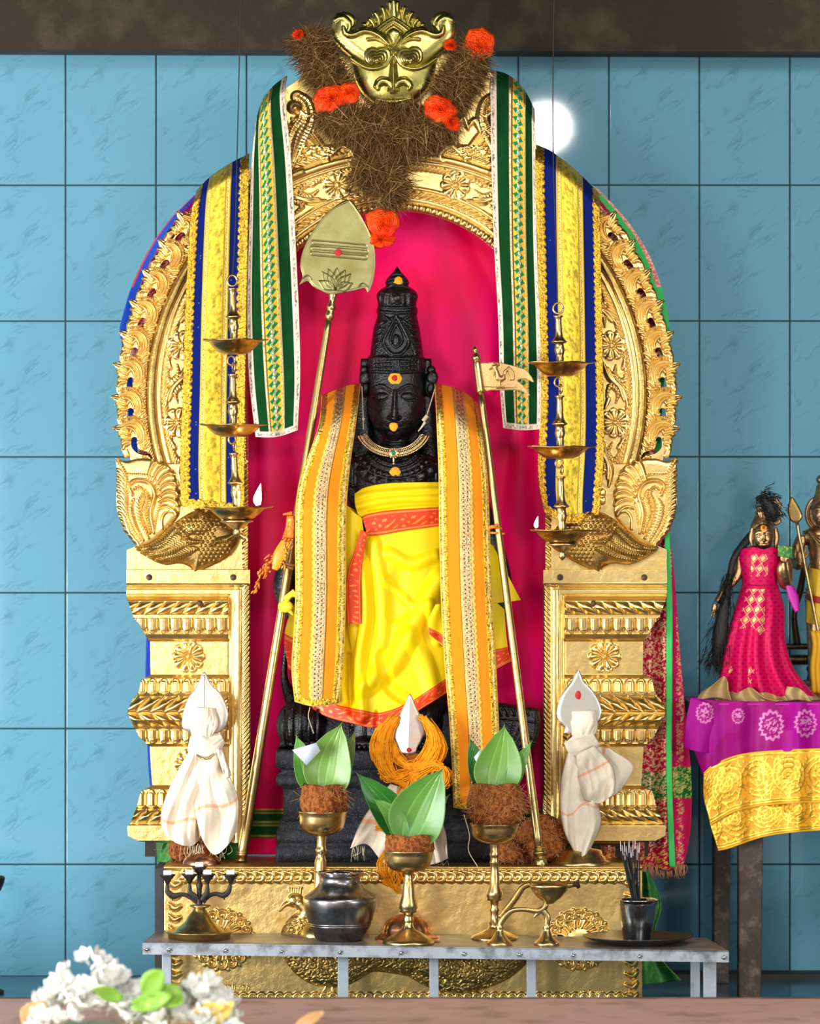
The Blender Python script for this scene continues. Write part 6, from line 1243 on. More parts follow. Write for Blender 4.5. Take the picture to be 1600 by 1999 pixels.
def hang(par, T, B, L, R_, seed, Y0, stripe, bul=.016, nf=5.5):
    r = np.random.default_rng(seed); p1, p2, p3 = r.uniform(0, 6, 3)
    def Yf_(U, V, X, Y):
        n = snoise(U*3.2+seed, V*1.1, 1.0, seed, 3); g = np.clip(.25+V*1.2, 0, 1.1)
        c = np.abs(2*((U*nf*.5+.35*np.sin(2.4*V+p1)+.5*n) % 1)-1)
        return Y0-bul*np.sqrt(np.clip(1-(2*U-1)**2, 0, 1))*(.4+.8*np.sin(pi*np.clip(V*.75+.1, 0, 1)))-.010*g*(c**.8)-.006*g*np.sin(9*U+4*V+p2)-.004*np.sin(14*V+7*U+p3)
    def cf(U, V, a, b, wu, wv, PX, PY):
        C_ = paint(U.shape, CR)*(1+.10*(snoise(PX, PY, .08, seed)-.5))[..., None]
        if stripe is not None: C_[stripe(PX, PY)] = (.80, .44, .26)
        return C_, np.zeros(U.shape), np.zeros(U.shape)
    return cloth('hanging_cloth', T, B, L, R_, Yf_, M['wrap'], par, cf, res=1.6)
# left
wl = thing('wrapped_spear', 'small leaf spear wrapped in cream cotton, in front of the left pillar', 'spear', W(398, 1690, -.15)); Yw_ = -.13
P = Rel(350, 450, 1305, 1450, .8); P.poly([(398, 1311), (412, 1335), (432, 1356), (444, 1385), (443, 1412), (434, 1425), (424, 1432), (398, 1436), (372, 1430), (356, 1420), (357, 1395), (366, 1364), (384, 1338)], 4, 10, 0); P.stroke([(398, 1320), (398, 1430)], 2, 2, add=True)
mk('spearhead', P.geo(Yw_, .005), sil, wl)
mk('shaft', tpx([(398, 1430, Yw_), (395, 1680, Yw_)], 6, n=10, m=6), M['copper'], wl)
bz = 999.5+(CZ-zt)/K(Yw_)
mk('base', latpx([(8, bz-40), (12, bz-28), (24, bz-22), (34, bz-12), (38, bz-3), (38, bz)], 394, Yw_, 40), M['copper'], wl)
drm('cap_cloth', wl, [(398, 1382, Yw_-.01), (397, 1405, Yw_-.012), (393, 1440, Yw_-.012)], [22, 27, 20], 3, 7, .10)
drm('knot_cloth', wl, [(368, 1452, Yw_-.01), (398, 1458, Yw_-.02), (434, 1440, Yw_-.01)], [14, 24, 10], 4, 6, .12)
hang(wl, [(372, 1462), (392, 1470)], [(322, 1630), (345, 1646), (372, 1652), (388, 1640)], [(372, 1462), (350, 1500), (326, 1550), (314, 1596), (322, 1630)], [(392, 1470), (386, 1540), (384, 1600), (388, 1640)], 5, Yw_-.012, lambda X, Y: np.abs(Y-1598-.12*(X-314)-6*np.sin(X*.08)) < 3)
hang(wl, [(386, 1466), (404, 1474), (430, 1462)], [(384, 1600), (396, 1640), (417, 1668), (440, 1655), (463, 1622)], [(386, 1466), (378, 1520), (379, 1565), (384, 1600)], [(430, 1462), (446, 1510), (464, 1560), (463, 1622)], 6, Yw_-.016, lambda X, Y: np.abs(Y-1590+.42*(X-380)-8*np.sin(X*.06)) < 3.5)
hang(wl, [(420, 1462), (434, 1462)], [(440, 1520), (452, 1514)], [(420, 1462), (440, 1520)], [(434, 1462), (452, 1514)], 7, Yw_-.02, None)
mk('gold_tie', [tpx([(384, 1474, Yw_-.03), (400, 1482, Yw_-.04), (418, 1472, Yw_-.036)], 2.5, n=6)], M['brass'], wl)
mk('frayed_thread', frayed(352, 450, 1650, Yw_-.02, 26, 8, 24), cr, wl)
# right
wr_ = thing('wrapped_spear', 'small bright leaf spear with red dot, wrapped in cotton, before the right pillar', 'spear', W(1134, 1690, -.13)); Yw_ = -.12
P = Rel(1080, 1182, 1302, 1446, .8); P.poly([(1128, 1307), (1140, 1330), (1160, 1352), (1173, 1380), (1172, 1402), (1160, 1420), (1152, 1436), (1104, 1434), (1102, 1422), (1090, 1408), (1087, 1385), (1096, 1355), (1114, 1330)], 3, 8, 0)
mk('spearhead', P.geo(Yw_, .005), sil2, wr_); daub(1128, 1357, 7, Yw_-.0035, rk, wr_, 0, 10)
mk('shaft', tpx([(1130, 1430, Yw_), (1134, 1680, Yw_)], 6, n=10, m=6), M['brass'], wr_)
bz = 999.5+(CZ-zt)/K(Yw_)
mk('base', latpx([(9, bz-60), (14, bz-44), (20, bz-30), (40, bz-26), (42, bz-18), (48, bz-14), (50, bz-8), (58, bz-5), (58, bz)], 1134, Yw_, 48), M['brass'], wr_)
mk('socket', tpx([(1104, 1436, Yw_), (1112, 1440, Yw_-.01)], 7, n=8), M['brass'], wr_)
drm('cap_cloth', wr_, [(1140, 1388, Yw_-.01), (1141, 1412, Yw_-.014), (1134, 1440, Yw_-.014)], [23, 25, 20], 13, 5, .08)
drm('knot_cloth', wr_, [(1108, 1468, Yw_-.014), (1134, 1456, Yw_-.024), (1162, 1440, Yw_-.014)], [20, 24, 16], 14, 5, .08)
hang(wr_, [(1108, 1470), (1130, 1480), (1152, 1466)], [(1120, 1662), (1136, 1672), (1150, 1660)], [(1108, 1470), (1096, 1520), (1092, 1570), (1100, 1620), (1120, 1662)], [(1152, 1466), (1164, 1520), (1168, 1570), (1172, 1610), (1150, 1660)], 15, Yw_-.016, lambda X, Y: np.abs(Y-1588-7*np.sin(X*.12)+.3*(X-1100)) < 2.5, .022, 4.5)
hang(wr_, [(1124, 1474), (1160, 1456)], [(1140, 1560), (1170, 1568), (1200, 1548)], [(1124, 1474), (1126, 1520), (1140, 1560)], [(1160, 1456), (1196, 1500), (1200, 1548)], 16, Yw_-.03, lambda X, Y: np.abs(Y-1506+.5*(X-1150)) < 3, .02, 4)
cl_ = cloth('flared_corner', [(1160, 1456), (1190, 1462)], [(1190, 1560), (1212, 1540)], [(1160, 1456), (1170, 1510), (1190, 1560)], [(1190, 1462), (1235, 1496), (1212, 1540)], lambda U, V, X, Y: Yw_-.012+.006*np.sin(5*U+3*V), M['wrap'], wr_, lambda U, V, a, b, wu, wv, PX, PY: (np.where((np.abs(PX-PY*.35-665+20*np.sin(PY*.03)) < 3)[..., None], (.8, .42, .24), CR)*np.ones(U.shape+(3,)), np.zeros(U.shape), np.zeros(U.shape)))
mk('frayed_thread', frayed(1126, 1148, 1664, Yw_-.02, 10, 9, 16), cr, wr_)
# centre
wc = thing('wrapped_spear', 'small white metal leaf spear wound with orange thread and cream cotton, before the pedestal', 'spear', W(795, 1692, -.17)); Yw_ = -.15
P = Rel(760, 836, 1350, 1480, .7); P.poly([(800, 1354), (812, 1380), (826, 1410), (828, 1430), (815, 1458), (808, 1470), (780, 1470), (776, 1458), (768, 1434), (776, 1404), (790, 1374)], 3, 3, 0, n=100); P.H += ((P.S > 0)*7*np.clip(1-np.abs(P.X-800-(P.Y-1354)*-.03)/34, 0, 1)).astype(np.float32)
mk('spearhead', P.geo(Yw_-.006, .005), sil, wc); daub(798, 1464, 5.5, Yw_-.016, rk, wc)
mk('shaft', tpx([(794, 1460, Yw_), (795, 1685, Yw_)], 6, n=10, m=6), M['brass'], wc)
mk('base', latpx([(8, 1640), (12, 1660), (30, 1676), (34, 1686), (34, 1690)], 795, Yw_, 40), M['brass'], wc)
oth = mat('orange_thread', (.88, .33, .012), 0, .7, [('n', 300, .4, .001)], (90, (.70, .18, .004), .5, .7), spec=.1)
othc = mat('thread_gap_shade', (.40, .11, .004), 0, .9)  # darker core colour paints the shade between the strands
def hank(paths, n, spread, seed, name):
    r = np.random.default_rng(seed); geo = []
    for i in range(n):
        p = paths[i % len(paths)]; P_ = np.array(p, float); f = r.uniform(-1.5, 1.5); k = np.sin(np.linspace(.25, pi-.25, len(P_)))[:, None]
        P_ = P_+np.array([f, f*.5])*spread*k*[1, 1]+r.normal(0, 3.0, P_.shape); Yv = Yw_-.012-.016*np.sqrt(max(0, 1-f*f/2.3))*k[:, 0]-r.uniform(0, .004)
        g = np.clip((P_[:, 1]-1655)/32, 0, 1); Yv = Yv*(1-g)+g*(-.213-r.uniform(0, .006))
        geo.append(tpx(np.c_[P_, Yv], 1.25, n=5, m=14))
    mk(name, geo, oth, wc)
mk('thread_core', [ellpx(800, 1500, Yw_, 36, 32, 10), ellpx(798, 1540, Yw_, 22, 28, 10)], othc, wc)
hank([[(772, 1402), (752, 1430), (744, 1464), (752, 1500), (778, 1526), (800, 1534)]], 80, 14, 1, 'thread_hank')
hank([[(826, 1402), (846, 1428), (852, 1458), (836, 1486), (812, 1508), (790, 1530)]], 80, 14, 2, 'thread_hank')
hank([[(764, 1450), (776, 1480), (806, 1500), (846, 1490), (866, 1500), (862, 1530), (830, 1540)]], 50, 13, 3, 'thread_hank')
hank([[(744, 1508), (756, 1520), (786, 1512), (806, 1506)], [(806, 1510), (800, 1540), (792, 1562), (788, 1580)], [(800, 1510), (818, 1540), (822, 1566), (814, 1584)]], 60, 12, 4, 'thread_hank')
hank([[(772, 1640), (750, 1690), (762, 1722), (778, 1742)], [(780, 1640), (776, 1700), (766, 1730), (748, 1722)], [(786, 1650), (784, 1700), (790, 1722)]], 40, 8, 5, 'thread_tail')
hank([[(744, 1606), (734, 1616), (756, 1620), (770, 1650)]], 10, 5, 6, 'thread_tail')
hank([[(846, 1560), (856, 1590), (858, 1610), (850, 1600)]], 10, 4, 7, 'thread_tail')
hang(wc, [(762, 1530), (796, 1540)], [(684, 1656), (716, 1648), (748, 1684), (776, 1690)], [(762, 1530), (728, 1570), (702, 1610), (684, 1656)], [(796, 1540), (790, 1600), (776, 1690)], 23, Yw_-.006, lambda X, Y: np.abs(Y-1602-.1*(X-700)) < 5, .014, 6)
hang(wc, [(800, 1540), (836, 1530)], [(822, 1690), (850, 1686), (874, 1676)], [(800, 1540), (810, 1610), (822, 1690)], [(836, 1530), (858, 1590), (870, 1630), (874, 1676)], 25, Yw_-.006, None, .014, 5)
mk('frayed_thread', frayed(686, 712, 1652, Yw_-.008, 12, 10, 24)+frayed(850, 874, 1680, Yw_-.008, 12, 11, 12), cr, wc)
# ================================================================ side table at right with cloth
Ys = .0; kt = K(Ys); ztop = W(0, 1373, Ys)[2]
wdm = mat('old_dark_wood', (.06, .038, .025), 0, .6, [('n', 60, .5, .004), ('n', 20, .4, .01, (1, 1, .15))], (35, (.20, .13, .09), .52, .72))
stb = thing('side_table', 'dark old wooden table at the right edge, under a magenta and gold cloth', 'table', W(1560, 1950, .15))
mk('table_top', box(W(1356, 0, 0)[0], .95, .0, .34, ztop-.03, ztop-.002), wdm, stb, smooth=False)
for x0, x1, Y in [(1441, 1493, .012), (1392, 1430, .29), (1640, 1690, .012)]:
    a, b = W(x0, 0, Y)[0], W(x1, 0, Y)[0]; V, q = box(a, b, Y, Y+.045, 0, ztop-.03); V[V[:, 2] < .01, 0] = V[V[:, 2] < .01, 0]*.3+.7*(a+b)/2+.0; V[V[:, 2] < .01, 0] = np.where(V[V[:, 2] < .01, 0] > (a+b)/2, b-.008, a)
    mk('leg', (V, q), wdm, stb, smooth=False, bevel=.004)
def mag_pat(U, V, a, b, wu, wv, PX, PY):
    C_ = paint(U.shape, (.36, .002, .24)); C_[snoise(PX, PY, .01, 2) > .62] = (.33, .002, .17); Mt = np.zeros(U.shape); H_ = np.zeros(U.shape)
    for cx, cy_, s in ((1505, 1416, 1.), (1572, 1412, .9), (1375, 1392, .7), (1440, 1398, .5)):
        x = (PX-cx)/s; y = (PY-cy_)/s; r = np.hypot(x/.8, y); an = np.arctan2(y, x); m = (np.abs(r-26-2.5*np.sin(14*an)) < 3) | ((r < 16) & (snoise(PX, PY, .35, 7, 2) > .5)); C_[m] = (.62, .20, .42); Mt[m] = .2
    return C_, Mt, H_
def gold_pat(U, V, a, b, wu, wv, PX, PY):
    C_ = paint(U.shape, (.86, .40, .008)); Mt = np.zeros(U.shape)+.0; n = snoise(a, b, .10, 51, 3); w = (np.abs(n-.5) < .05) | ((a+b*.8+8*np.sin(b*.1)) % 19 < 3.5)*(np.sin(a*.05) > 0)
    r = np.hypot(((a-20) % 62)-31, (b-wv*.48)*.9); w |= np.abs(r % 9-4) < 1.5*(r < 34); w &= (V > .1) & (V < .9); w |= (np.abs(V-.06) < .015) | (np.abs(V-.94) < .015) | (np.abs(V-.9) < .012)
    C_[w] = (.95, .55, .06); Mt[w] = .85; return C_, Mt, w*.7
M['gbroc'] = mat('gold_brocade', (1, 1, 1), 0, .45, [('n', 500, .3, .001)], attr=True)
tc_ = thing('table_cloth', 'magenta silk cloth with wide gold brocade border, over the side table at right', 'tablecloth', (W(1480, 0, 0)[0], 0, ztop-.29))
fl_ = lambda Y0, am: (lambda U, V, X, Y: Y0-am*(.5+.5*np.sin(X*.045+1.5*np.sin(V*2)))*np.clip(V*1.6+.1, 0, 1)-.004*np.sin(X*.11))
cloth('silk_front', [(1350, 1362), (1420, 1368), (1660, 1372)], [(1372, 1514), (1450, 1476), (1560, 1468), (1660, 1466)], [(1350, 1362), (1342, 1400), (1350, 1450), (1372, 1514)], [(1660, 1372), (1660, 1466)], fl_(-.006, .018), M['silk'], tc_, mag_pat, res=2)
cloth('corner_fold', [(1348, 1362), (1386, 1374)], [(1334, 1460), (1372, 1470), (1388, 1466)], [(1348, 1362), (1338, 1410), (1334, 1460)], [(1386, 1374), (1392, 1420), (1388, 1466)], lambda U, V, X, Y: -.02-.02*np.sin(pi*U)*V, M['silk'], tc_, mag_pat, res=2)
cloth('lower_border', [(1376, 1560), (1500, 1540), (1660, 1530)], [(1402, 1661), (1424, 1656), (1490, 1634), (1560, 1624), (1660, 1618)], [(1376, 1560), (1386, 1610), (1402, 1661)], [(1660, 1530), (1660, 1618)], fl_(-.016, .018), M['gbroc'], tc_, gold_pat, res=1.6)
cloth('upper_border', [(1373, 1508), (1396, 1490), (1450, 1471), (1540, 1463), (1660, 1459)], [(1388, 1610), (1440, 1583), (1520, 1570), (1660, 1565)], [(1373, 1508), (1374, 1560), (1388, 1610)], [(1660, 1459), (1660, 1565)], fl_(-.022, .018), M['gbroc'], tc_, gold_pat, res=1.6)
V, q = box(W(1350, 0, 0)[0], .96, -.008, .345, ztop-.003, ztop); mk('silk_top', (V, q), mat('magenta_silk', (.44, .003, .28), 0, .5), tc_, smooth=False)
# ================================================================ bronze figures
M['bronze'] = mat('bronze', (.58, .36, .17), 1, .38, [('n', 200, .3, .002)], (70, (.25, .14, .06), .48, .7))
M['hair'] = mat('black_hair', (.008, .007, .007), 0, .55, [('n', 300, .8, .003, (1, 1, .2))])
def face(geo_, x, y, Y, s, tilt=0):
    """sculpted little face: egg with features, s = half width px"""
    R_ = Rel(-1.3*s, 1.3*s, -1.6*s, 1.6*s, s/22.)
    R_.stroke([(0, -.35*s), (0, .15*s), (0, .28*s)], [.07*s, .11*s, .2*s], .28*s, add=True); R_.stroke([(-.17*s, .3*s), (.17*s, .3*s)], .09*s, .1*s, add=True)
    for q in (-1, 1):
        R_.stroke([(q*.15*s, -.4*s), (q*.45*s, -.52*s), (q*.78*s, -.36*s)], .06*s, .08*s, add=True); R_.blob(q*.44*s, -.2*s, .28*s, .13*s, .1*s, add=True); R_.stroke([(q*.18*s, -.14*s), (q*.44*s, -.08*s), (q*.72*s, -.16*s)], .035*s, -.06*s, add=True)
        R_.blob(q*.5*s, .28*s, .35*s, .4*s, .07*s, add=True, power=1.3)
    R_.stroke([(-.35*s, .52*s), (0, .56*s), (.35*s, .52*s)], [.04*s, .1*s, .04*s], .1*s, add=True); R_.stroke([(-.25*s, .72*s), (0, .77*s), (.25*s, .72*s)], [.04*s, .11*s, .04*s], .1*s, add=True); R_.stroke([(-.4*s, .6*s), (0, .65*s), (.4*s, .6*s)], .04*s, -.08*s, add=True)
    t = np.linspace(-pi/2+.02, pi/2-.02, 60)[:, None]; a = np.linspace(0, 2*pi, 90, endpoint=False)[None]
    u = s*np.cos(t)**.8*np.cos(a); v = 1.25*s*np.sin(t)+0*a; u = u*(1-.14*np.clip(v/s, 0, 2)); dY = .9*s*np.cos(t)**.8*np.sin(a)
    x0, y0, r = -1.3*s, -1.6*s, s/22.; H = R_.H; i = np.clip(((u-x0)/r).astype(int), 0, H.shape[1]-1); j = np.clip(((v-y0)/r).astype(int), 0, H.shape[0]-1)
    w = np.clip(-np.sin(a)*1.6, 0, 1); V = WA(x+u, y+v, Y+(dY-H[j, i]*w)*.001).reshape(-1, 3); geo_.append((V, gridq(60, 90, True)[:, ::-1]))
def hand(geo_, x, y, Y, s, up=1, palm=True, spread=.12):
    """open hand, s = palm half width px; fingers up or down"""
    geo_.append(tpx([(x, y+up*s*1.5, Y), (x, y+up*s*.4, Y), (x, y-up*s*.7, Y)], [s*.6, s*1.0, s*.92], n=14, flat=.45))
    for i, (o, L) in enumerate([(-.72, 1.5), (-.25, 1.85), (.25, 1.75), (.72, 1.35)]):
        geo_.append(tpx([(x+o*s, y-up*s*.5, Y), (x+o*s*1.08+spread*o*s, y-up*s*(.6+L*.5), Y-.001), (x+o*s*1.12+spread*o*s*1.5, y-up*s*(.6+L), Y-.003)], [s*.24, s*.22, s*.16], n=8, m=10))
    geo_.append(tpx([(x+s*.75, y+up*s*.5, Y), (x+s*1.25, y-up*s*.1, Y-.002), (x+s*1.35, y-up*s*.7, Y-.004)], [s*.3, s*.26, s*.18], n=8, m=10))
Yg = .13; gz = 999.5+(CZ-ztop)/K(Yg)
gd_ = thing('goddess_figure', 'small bronze goddess in a magenta and gold diamond dress with long black hair', 'figurine', W(1490, gz, Yg))
geo = []; face(geo, 1490, 1048, Yg-.018, 21)
geo.append(tpx([(1490, 1066, Yg), (1490, 1084, Yg)], [14, 18], n=14)); geo.append(tpx([(1448, 1082, Yg), (1490, 1084, Yg), (1528, 1082, Yg)], [13, 22, 13], n=14))
geo.append(tpx([(1490, 1080, Yg), (1488, 1130, Yg), (1488, 1240, Yg+.01), (1486, gz, Yg+.01)], [34, 26, 28, 30], n=20, m=30))
geo.append(tpx([(1446, 1082, Yg-.004), (1440, 1120, Yg-.008), (1416, 1150, Yg-.012), (1399, 1176, Yg-.014)], [12, 10, 9, 6], n=14, m=24)); hand(geo, 1395, 1190, Yg-.014, 7, -1)
geo.append(tpx([(1526, 1082, Yg-.002), (1534, 1112, Yg-.006), (1532, 1138, Yg-.02), (1526, 1112, Yg-.04), (1528, 1096, Yg-.042)], [12, 13, 13, 11, 7], n=14, m=30)); hand(geo, 1530, 1088, Yg-.044, 8, 1)
for y in (1112, 1118): geo.append(tor(1440, y, Yg-.008, 11, 1.8))
geo.append(tpx([(1468, 1030, Yg-.01), (1466, 1050, Yg-.008), (1468, 1066, Yg-.01)], [4, 6, 3], n=8)); geo.append(tpx([(1513, 1030, Yg-.01), (1515, 1050, Yg-.008), (1513, 1070, Yg-.01)], [4, 6, 3], n=8))
geo.append(latpx([(1, 986), (9, 987), (13, 991), (9, 995), (13, 998), (14, 1001), (12, 1004), (17, 1012), (20, 1020), (23, 1026), (22, 1032)], 1487, Yg-.002, 30))
mk('body', geo, M['bronze'], gd_)
P = Rel(1496, 1534, 965, 1030, .6); P.poly([(1506, 970), (1516, 968), (1520, 978), (1526, 984), (1523, 994), (1528, 1004), (1522, 1012), (1524, 1020), (1512, 1026), (1502, 1010), (1500, 985)], 3, 5, 0); mk('crown_fan', P.geo(Yg+.004, .004), M['bronze'], gd_)
daub(1490, 1031, 6, Yg-.037, tk, gd_); daub(1490, 1030, 3.6, Yg-.0395, rk, gd_)
def fuzz(pts, rads, n, seed, Y, ln=10):
    r = np.random.default_rng(seed); A = spl(np.c_[np.array(pts, float), np.array(rads, float)], 50); g_ = []
    for i in range(n):
        j = r.integers(0, 49); c = A[j]; t = A[min(j+1, 49)][:2]-A[max(j-1, 0)][:2]; t /= np.linalg.norm(t)+1e-6; o = r.normal(0, .55)*c[2]; nn = np.array([-t[1], t[0]])
        p = c[:2]+nn*o; e = p+t*ln*r.uniform(.5, 1.4)+r.normal(0, 3, 2)+nn*np.sign(o)*3; g_.append(tpx([(p[0], p[1], Y-r.uniform(0, .014)), ((p[0]+e[0])/2+r.normal(0, 1), (p[1]+e[1])/2, Y-r.uniform(0, .016)), (e[0], e[1], Y-r.uniform(0, .014))], [.8, .6, .3], n=4, m=5))
    return g_
hg = [tpx([(1476, 974, Yg-.012), (1486, 974, Yg-.018), (1500, 986, Yg-.022), (1508, 1004, Yg-.022), (1512, 1018, Yg-.018)], [4, 8, 10, 9, 4], n=16, m=30), tpx([(1470, 1040, Yg+.012), (1450, 1064, Yg-.004), (1432, 1090, Yg-.016), (1424, 1124, Yg-.02), (1419, 1160, Yg-.024), (1410, 1200, Yg-.024), (1404, 1250, Yg-.02), (1396, 1300, Yg-.016)], [8, 8, 6.5, 6, 6, 12, 15, 6], n=14, m=60), tpx([(1500, 1000, Yg+.01), (1492, 1020, Yg+.016), (1476, 1042, Yg+.014)], [16, 20, 12], n=12)]
hg += fuzz([(1480, 970), (1500, 982), (1514, 1010)], [16, 22, 16], 420, 1, Yg-.020, 9)+fuzz([(1424, 1120), (1416, 1170), (1406, 1220), (1398, 1270), (1390, 1300)], [7, 12, 20, 22, 16], 420, 2, Yg-.02, 22)
mk('hair', hg, M['hair'], gd_)
def dress(U, V, a, b, wu, wv, PX, PY):
    C_ = paint(U.shape, (.62, .003, .09)); Mt = np.zeros(U.shape); H_ = np.zeros(U.shape)
    chk = (np.sin(PX*.45)*np.sin(PY*.45) > .45); C_[chk] = (.42, .002, .045)
    u = PX-1490; lean = (u+(PY-1140)*.22*np.sign(0-1)*-1)
    dd = (np.abs(((PX+PY*.28) % 17)-8.5)/8.5+np.abs(((PY) % 20)-10)/10)
    reg = ((PX > 1460-(PY-1140)*.22) & (PX < 1492+(PY-1150)*.0-(PY > 1230)*((PY-1230)*.25)) & (PY > 1150) & (snoise(PX, PY, .02, 77, 2) > .40)) | ((PY < 1125) & (PX > 1466) & (PX < 1498) & (PY > 1082))
    m = reg & (dd < .62); C_[m] = (.80, .52, .22); Mt[m] = .3; m = reg & (np.abs(dd-1) < .10); C_[m] = (.75, .45, .2)
    m = (PY > gz-12+4*np.sin(PX*.1)) ; C_[m] = (.50, .33, .12); Mt[m] = .2
    return C_, Mt, H_
fd = lambda Y0, bul, am: (lambda U, V, X, Y: Y0-bul*np.sqrt(np.clip(1-(2*U-1)**2, 0, 1))-am*np.sin(U*26+2*V)*V)
cloth('bodice', [(1446, 1072), (1470, 1068), (1490, 1072), (1510, 1068), (1529, 1080)], [(1449, 1142), (1480, 1146), (1516, 1144)], [(1446, 1072), (1441, 1092), (1447, 1120), (1449, 1142)], [(1529, 1080), (1526, 1100), (1518, 1120), (1516, 1144)], fd(Yg-.006, .036, .0), M['silk'], gd_, dress, res=1.2)
cloth('skirt', [(1449, 1140), (1480, 1144), (1518, 1142)], [(1392, gz), (1440, gz+2), (1500, gz+1), (1560, gz), (1600, gz-1)], [(1449, 1140), (1430, 1200), (1412, 1270), (1404, 1320), (1392, gz)], [(1518, 1142), (1530, 1190), (1532, 1250), (1552, 1310), (1600, gz-1)], fd(Yg-.004, .048, .010), M['silk'], gd_, dress, res=1.2)
tan = mat('tan_silk_hem', (.50, .34, .13), .15, .5, [('n', 150, .4, .002)])
cloth('hem_fold', [(1392, 1338), (1412, 1320), (1420, 1332)], [(1357, 1368), (1395, 1362), (1428, 1368)], [(1392, 1338), (1370, 1350), (1357, 1368)], [(1420, 1332), (1422, 1350), (1428, 1368)], lambda U, V, X, Y: Yg-.045-.008*np.sin(7*U), tan, gd_, None, res=2)
cloth('hem_fold', [(1440, 1352), (1462, 1342), (1476, 1350)], [(1438, 1370), (1490, 1371), (1530, 1368)], [(1440, 1352), (1434, 1362), (1438, 1370)], [(1476, 1350), (1500, 1364), (1530, 1368)], lambda U, V, X, Y: Yg-.062-.006*np.sin(9*U), tan, gd_, None, res=2)
cloth('hem_fold', [(1536, 1340), (1560, 1344), (1580, 1362)], [(1538, 1368), (1556, 1366), (1584, 1370)], [(1536, 1340), (1532, 1354), (1538, 1368)], [(1580, 1362), (1584, 1370)], lambda U, V, X, Y: Yg-.058-.006*np.sin(9*U), tan, gd_, None, res=2)
gb = mat('green_brocade', (.02, .16, .02), .2, .5, [('n', 300, .5, .002)], (180, (.30, .42, .06), .5, .6))
cloth('green_sleeve', [(1518, 1065), (1546, 1066)], [(1518, 1086), (1548, 1090)], [(1518, 1065), (1518, 1086)], [(1546, 1066), (1548, 1090)], lambda U, V, X, Y: Yg-.052-.004*np.sin(pi*U), gb, gd_, None, res=2)
cloth('purple_scarf_end', [(1532, 1142), (1548, 1144)], [(1552, 1196), (1560, 1190)], [(1532, 1142), (1540, 1170), (1552, 1196)], [(1548, 1144), (1558, 1165), (1560, 1190)], lambda U, V, X, Y: Yg-.03-.004*np.sin(pi*U), bpy.data.materials['magenta_silk'], gd_, None, res=2)
# second figure at the very edge
Y2 = .22; gz = 999.5+(CZ-ztop)/K(Y2); g2_ = thing('deity_figure', 'bronze standing deity with raised palm and yellow cloth, at the right edge of the picture', 'figurine', W(1618, gz, Y2))
geo = []; face(geo, 1604, 1002, Y2-.02, 20)
geo.append(latpx([(1, 916), (4, 920), (3, 926), (9, 930), (12, 936), (10, 942), (7, 944), (11, 948), (13, 960), (17, 972), (20, 980), (22, 988), (21, 994)], 1604, Y2, 30))
geo.append(tpx([(1604, 1018, Y2), (1604, 1040, Y2)], [12, 16], n=12)); geo.append(tpx([(1568, 1050, Y2), (1604, 1046, Y2), (1646, 1050, Y2)], [14, 22, 14], n=14))
geo.append(tpx([(1606, 1044, Y2), (1606, 1090, Y2), (1608, 1120, Y2), (1608, 1160, Y2)], [34, 27, 27, 34], n=20)); geo.append(tpx([(1590, 1160, Y2), (1592, 1260, Y2), (1590, gz-30, Y2)], [20, 17, 12], n=16)); geo.append(tpx([(1626, 1160, Y2), (1626, 1260, Y2), (1626, gz-30, Y2)], [20, 17, 12], n=16))
geo.append(tpx([(1568, 1048, Y2), (1556, 1072, Y2-.002), (1552, 1096, Y2-.01), (1558, 1104, Y2-.03), (1562, 1096, Y2-.046)], [13, 12, 11, 9, 7], n=14, m=30)); hand(geo, 1563, 1084, Y2-.05, 10, 1)
geo.append(tpx([(1646, 1048, Y2), (1662, 1090, Y2), (1650, 1130, Y2-.03)], [13, 12, 8], n=14)); hand(geo, 1650, 1140, Y2-.03, 8, -1)
geo.append(ellpx(1606, 1150, Y2-.01, 36, 10, 30)); geo.append(tor(1606, 1120, Y2, 29, 3)); 
geo.append(latpx([(40, gz-36), (44, gz-32), (36, gz-26), (40, gz-18), (50, gz-12), (52, gz-8), (56, gz-4), (56, gz)], 1608, Y2, 40))
for i in range(3): geo.append(tpx([(1582-i*3, 1036, Y2-.024), (1606, 1052+i*7, Y2-.04), (1630+i*3, 1036, Y2-.024)], 2, n=6))
mk('body', geo, M['bronze'], g2_)
P = Rel(1560, 1650, 960, 1048, .7); t = np.linspace(0, 2*pi, 40); P.poly([(1604+34*cos(a), 1003+38*sin(a)) for a in t[:-1]], 3, 4, 0, n=120); P.stroke([(1604+27*cos(a), 1003+31*sin(a)) for a in t], 2, 2, add=True, n=60); mk('halo_disc', P.geo(Y2+.012, .003), M['bronze'], g2_)
P = Rel(1530, 1572, 965, 1022, .5); P.poly([(1544, 970), (1556, 984), (1566, 1006), (1560, 1018), (1548, 1020), (1540, 1010), (1537, 992)], 3, 8, 0)
s3 = thing('small_spear', 'x', 'x', W(1600, 1240, Y2-.05)); del s3['label']; del s3['category']; s3.parent = g2_; s3.location = np.array(W(1600, 1240, Y2-.05))-np.array(g2_.location)
mk('spearhead', P.geo(Y2-.055, .004), M['brass_dark'], s3); mk('spear_shaft', tpx([(1555, 1018, Y2-.053), (1566, 1080, Y2-.056), (1598, 1240, Y2-.05)], [3.5, 3, 3], n=10, m=20), M['brass'], s3)
yc = mat('yellow_gold_cloth', (.72, .46, .02), .2, .5, [('n', 150, .4, .003)])
cloth('waist_cloth', [(1578, 1108), (1606, 1112), (1640, 1108)], [(1572, 1215), (1606, 1222), (1650, 1215)], [(1578, 1108), (1574, 1160), (1572, 1215)], [(1640, 1108), (1645, 1160), (1650, 1215)], fd(Y2-.01, .034, .003), yc, g2_, None, res=2)
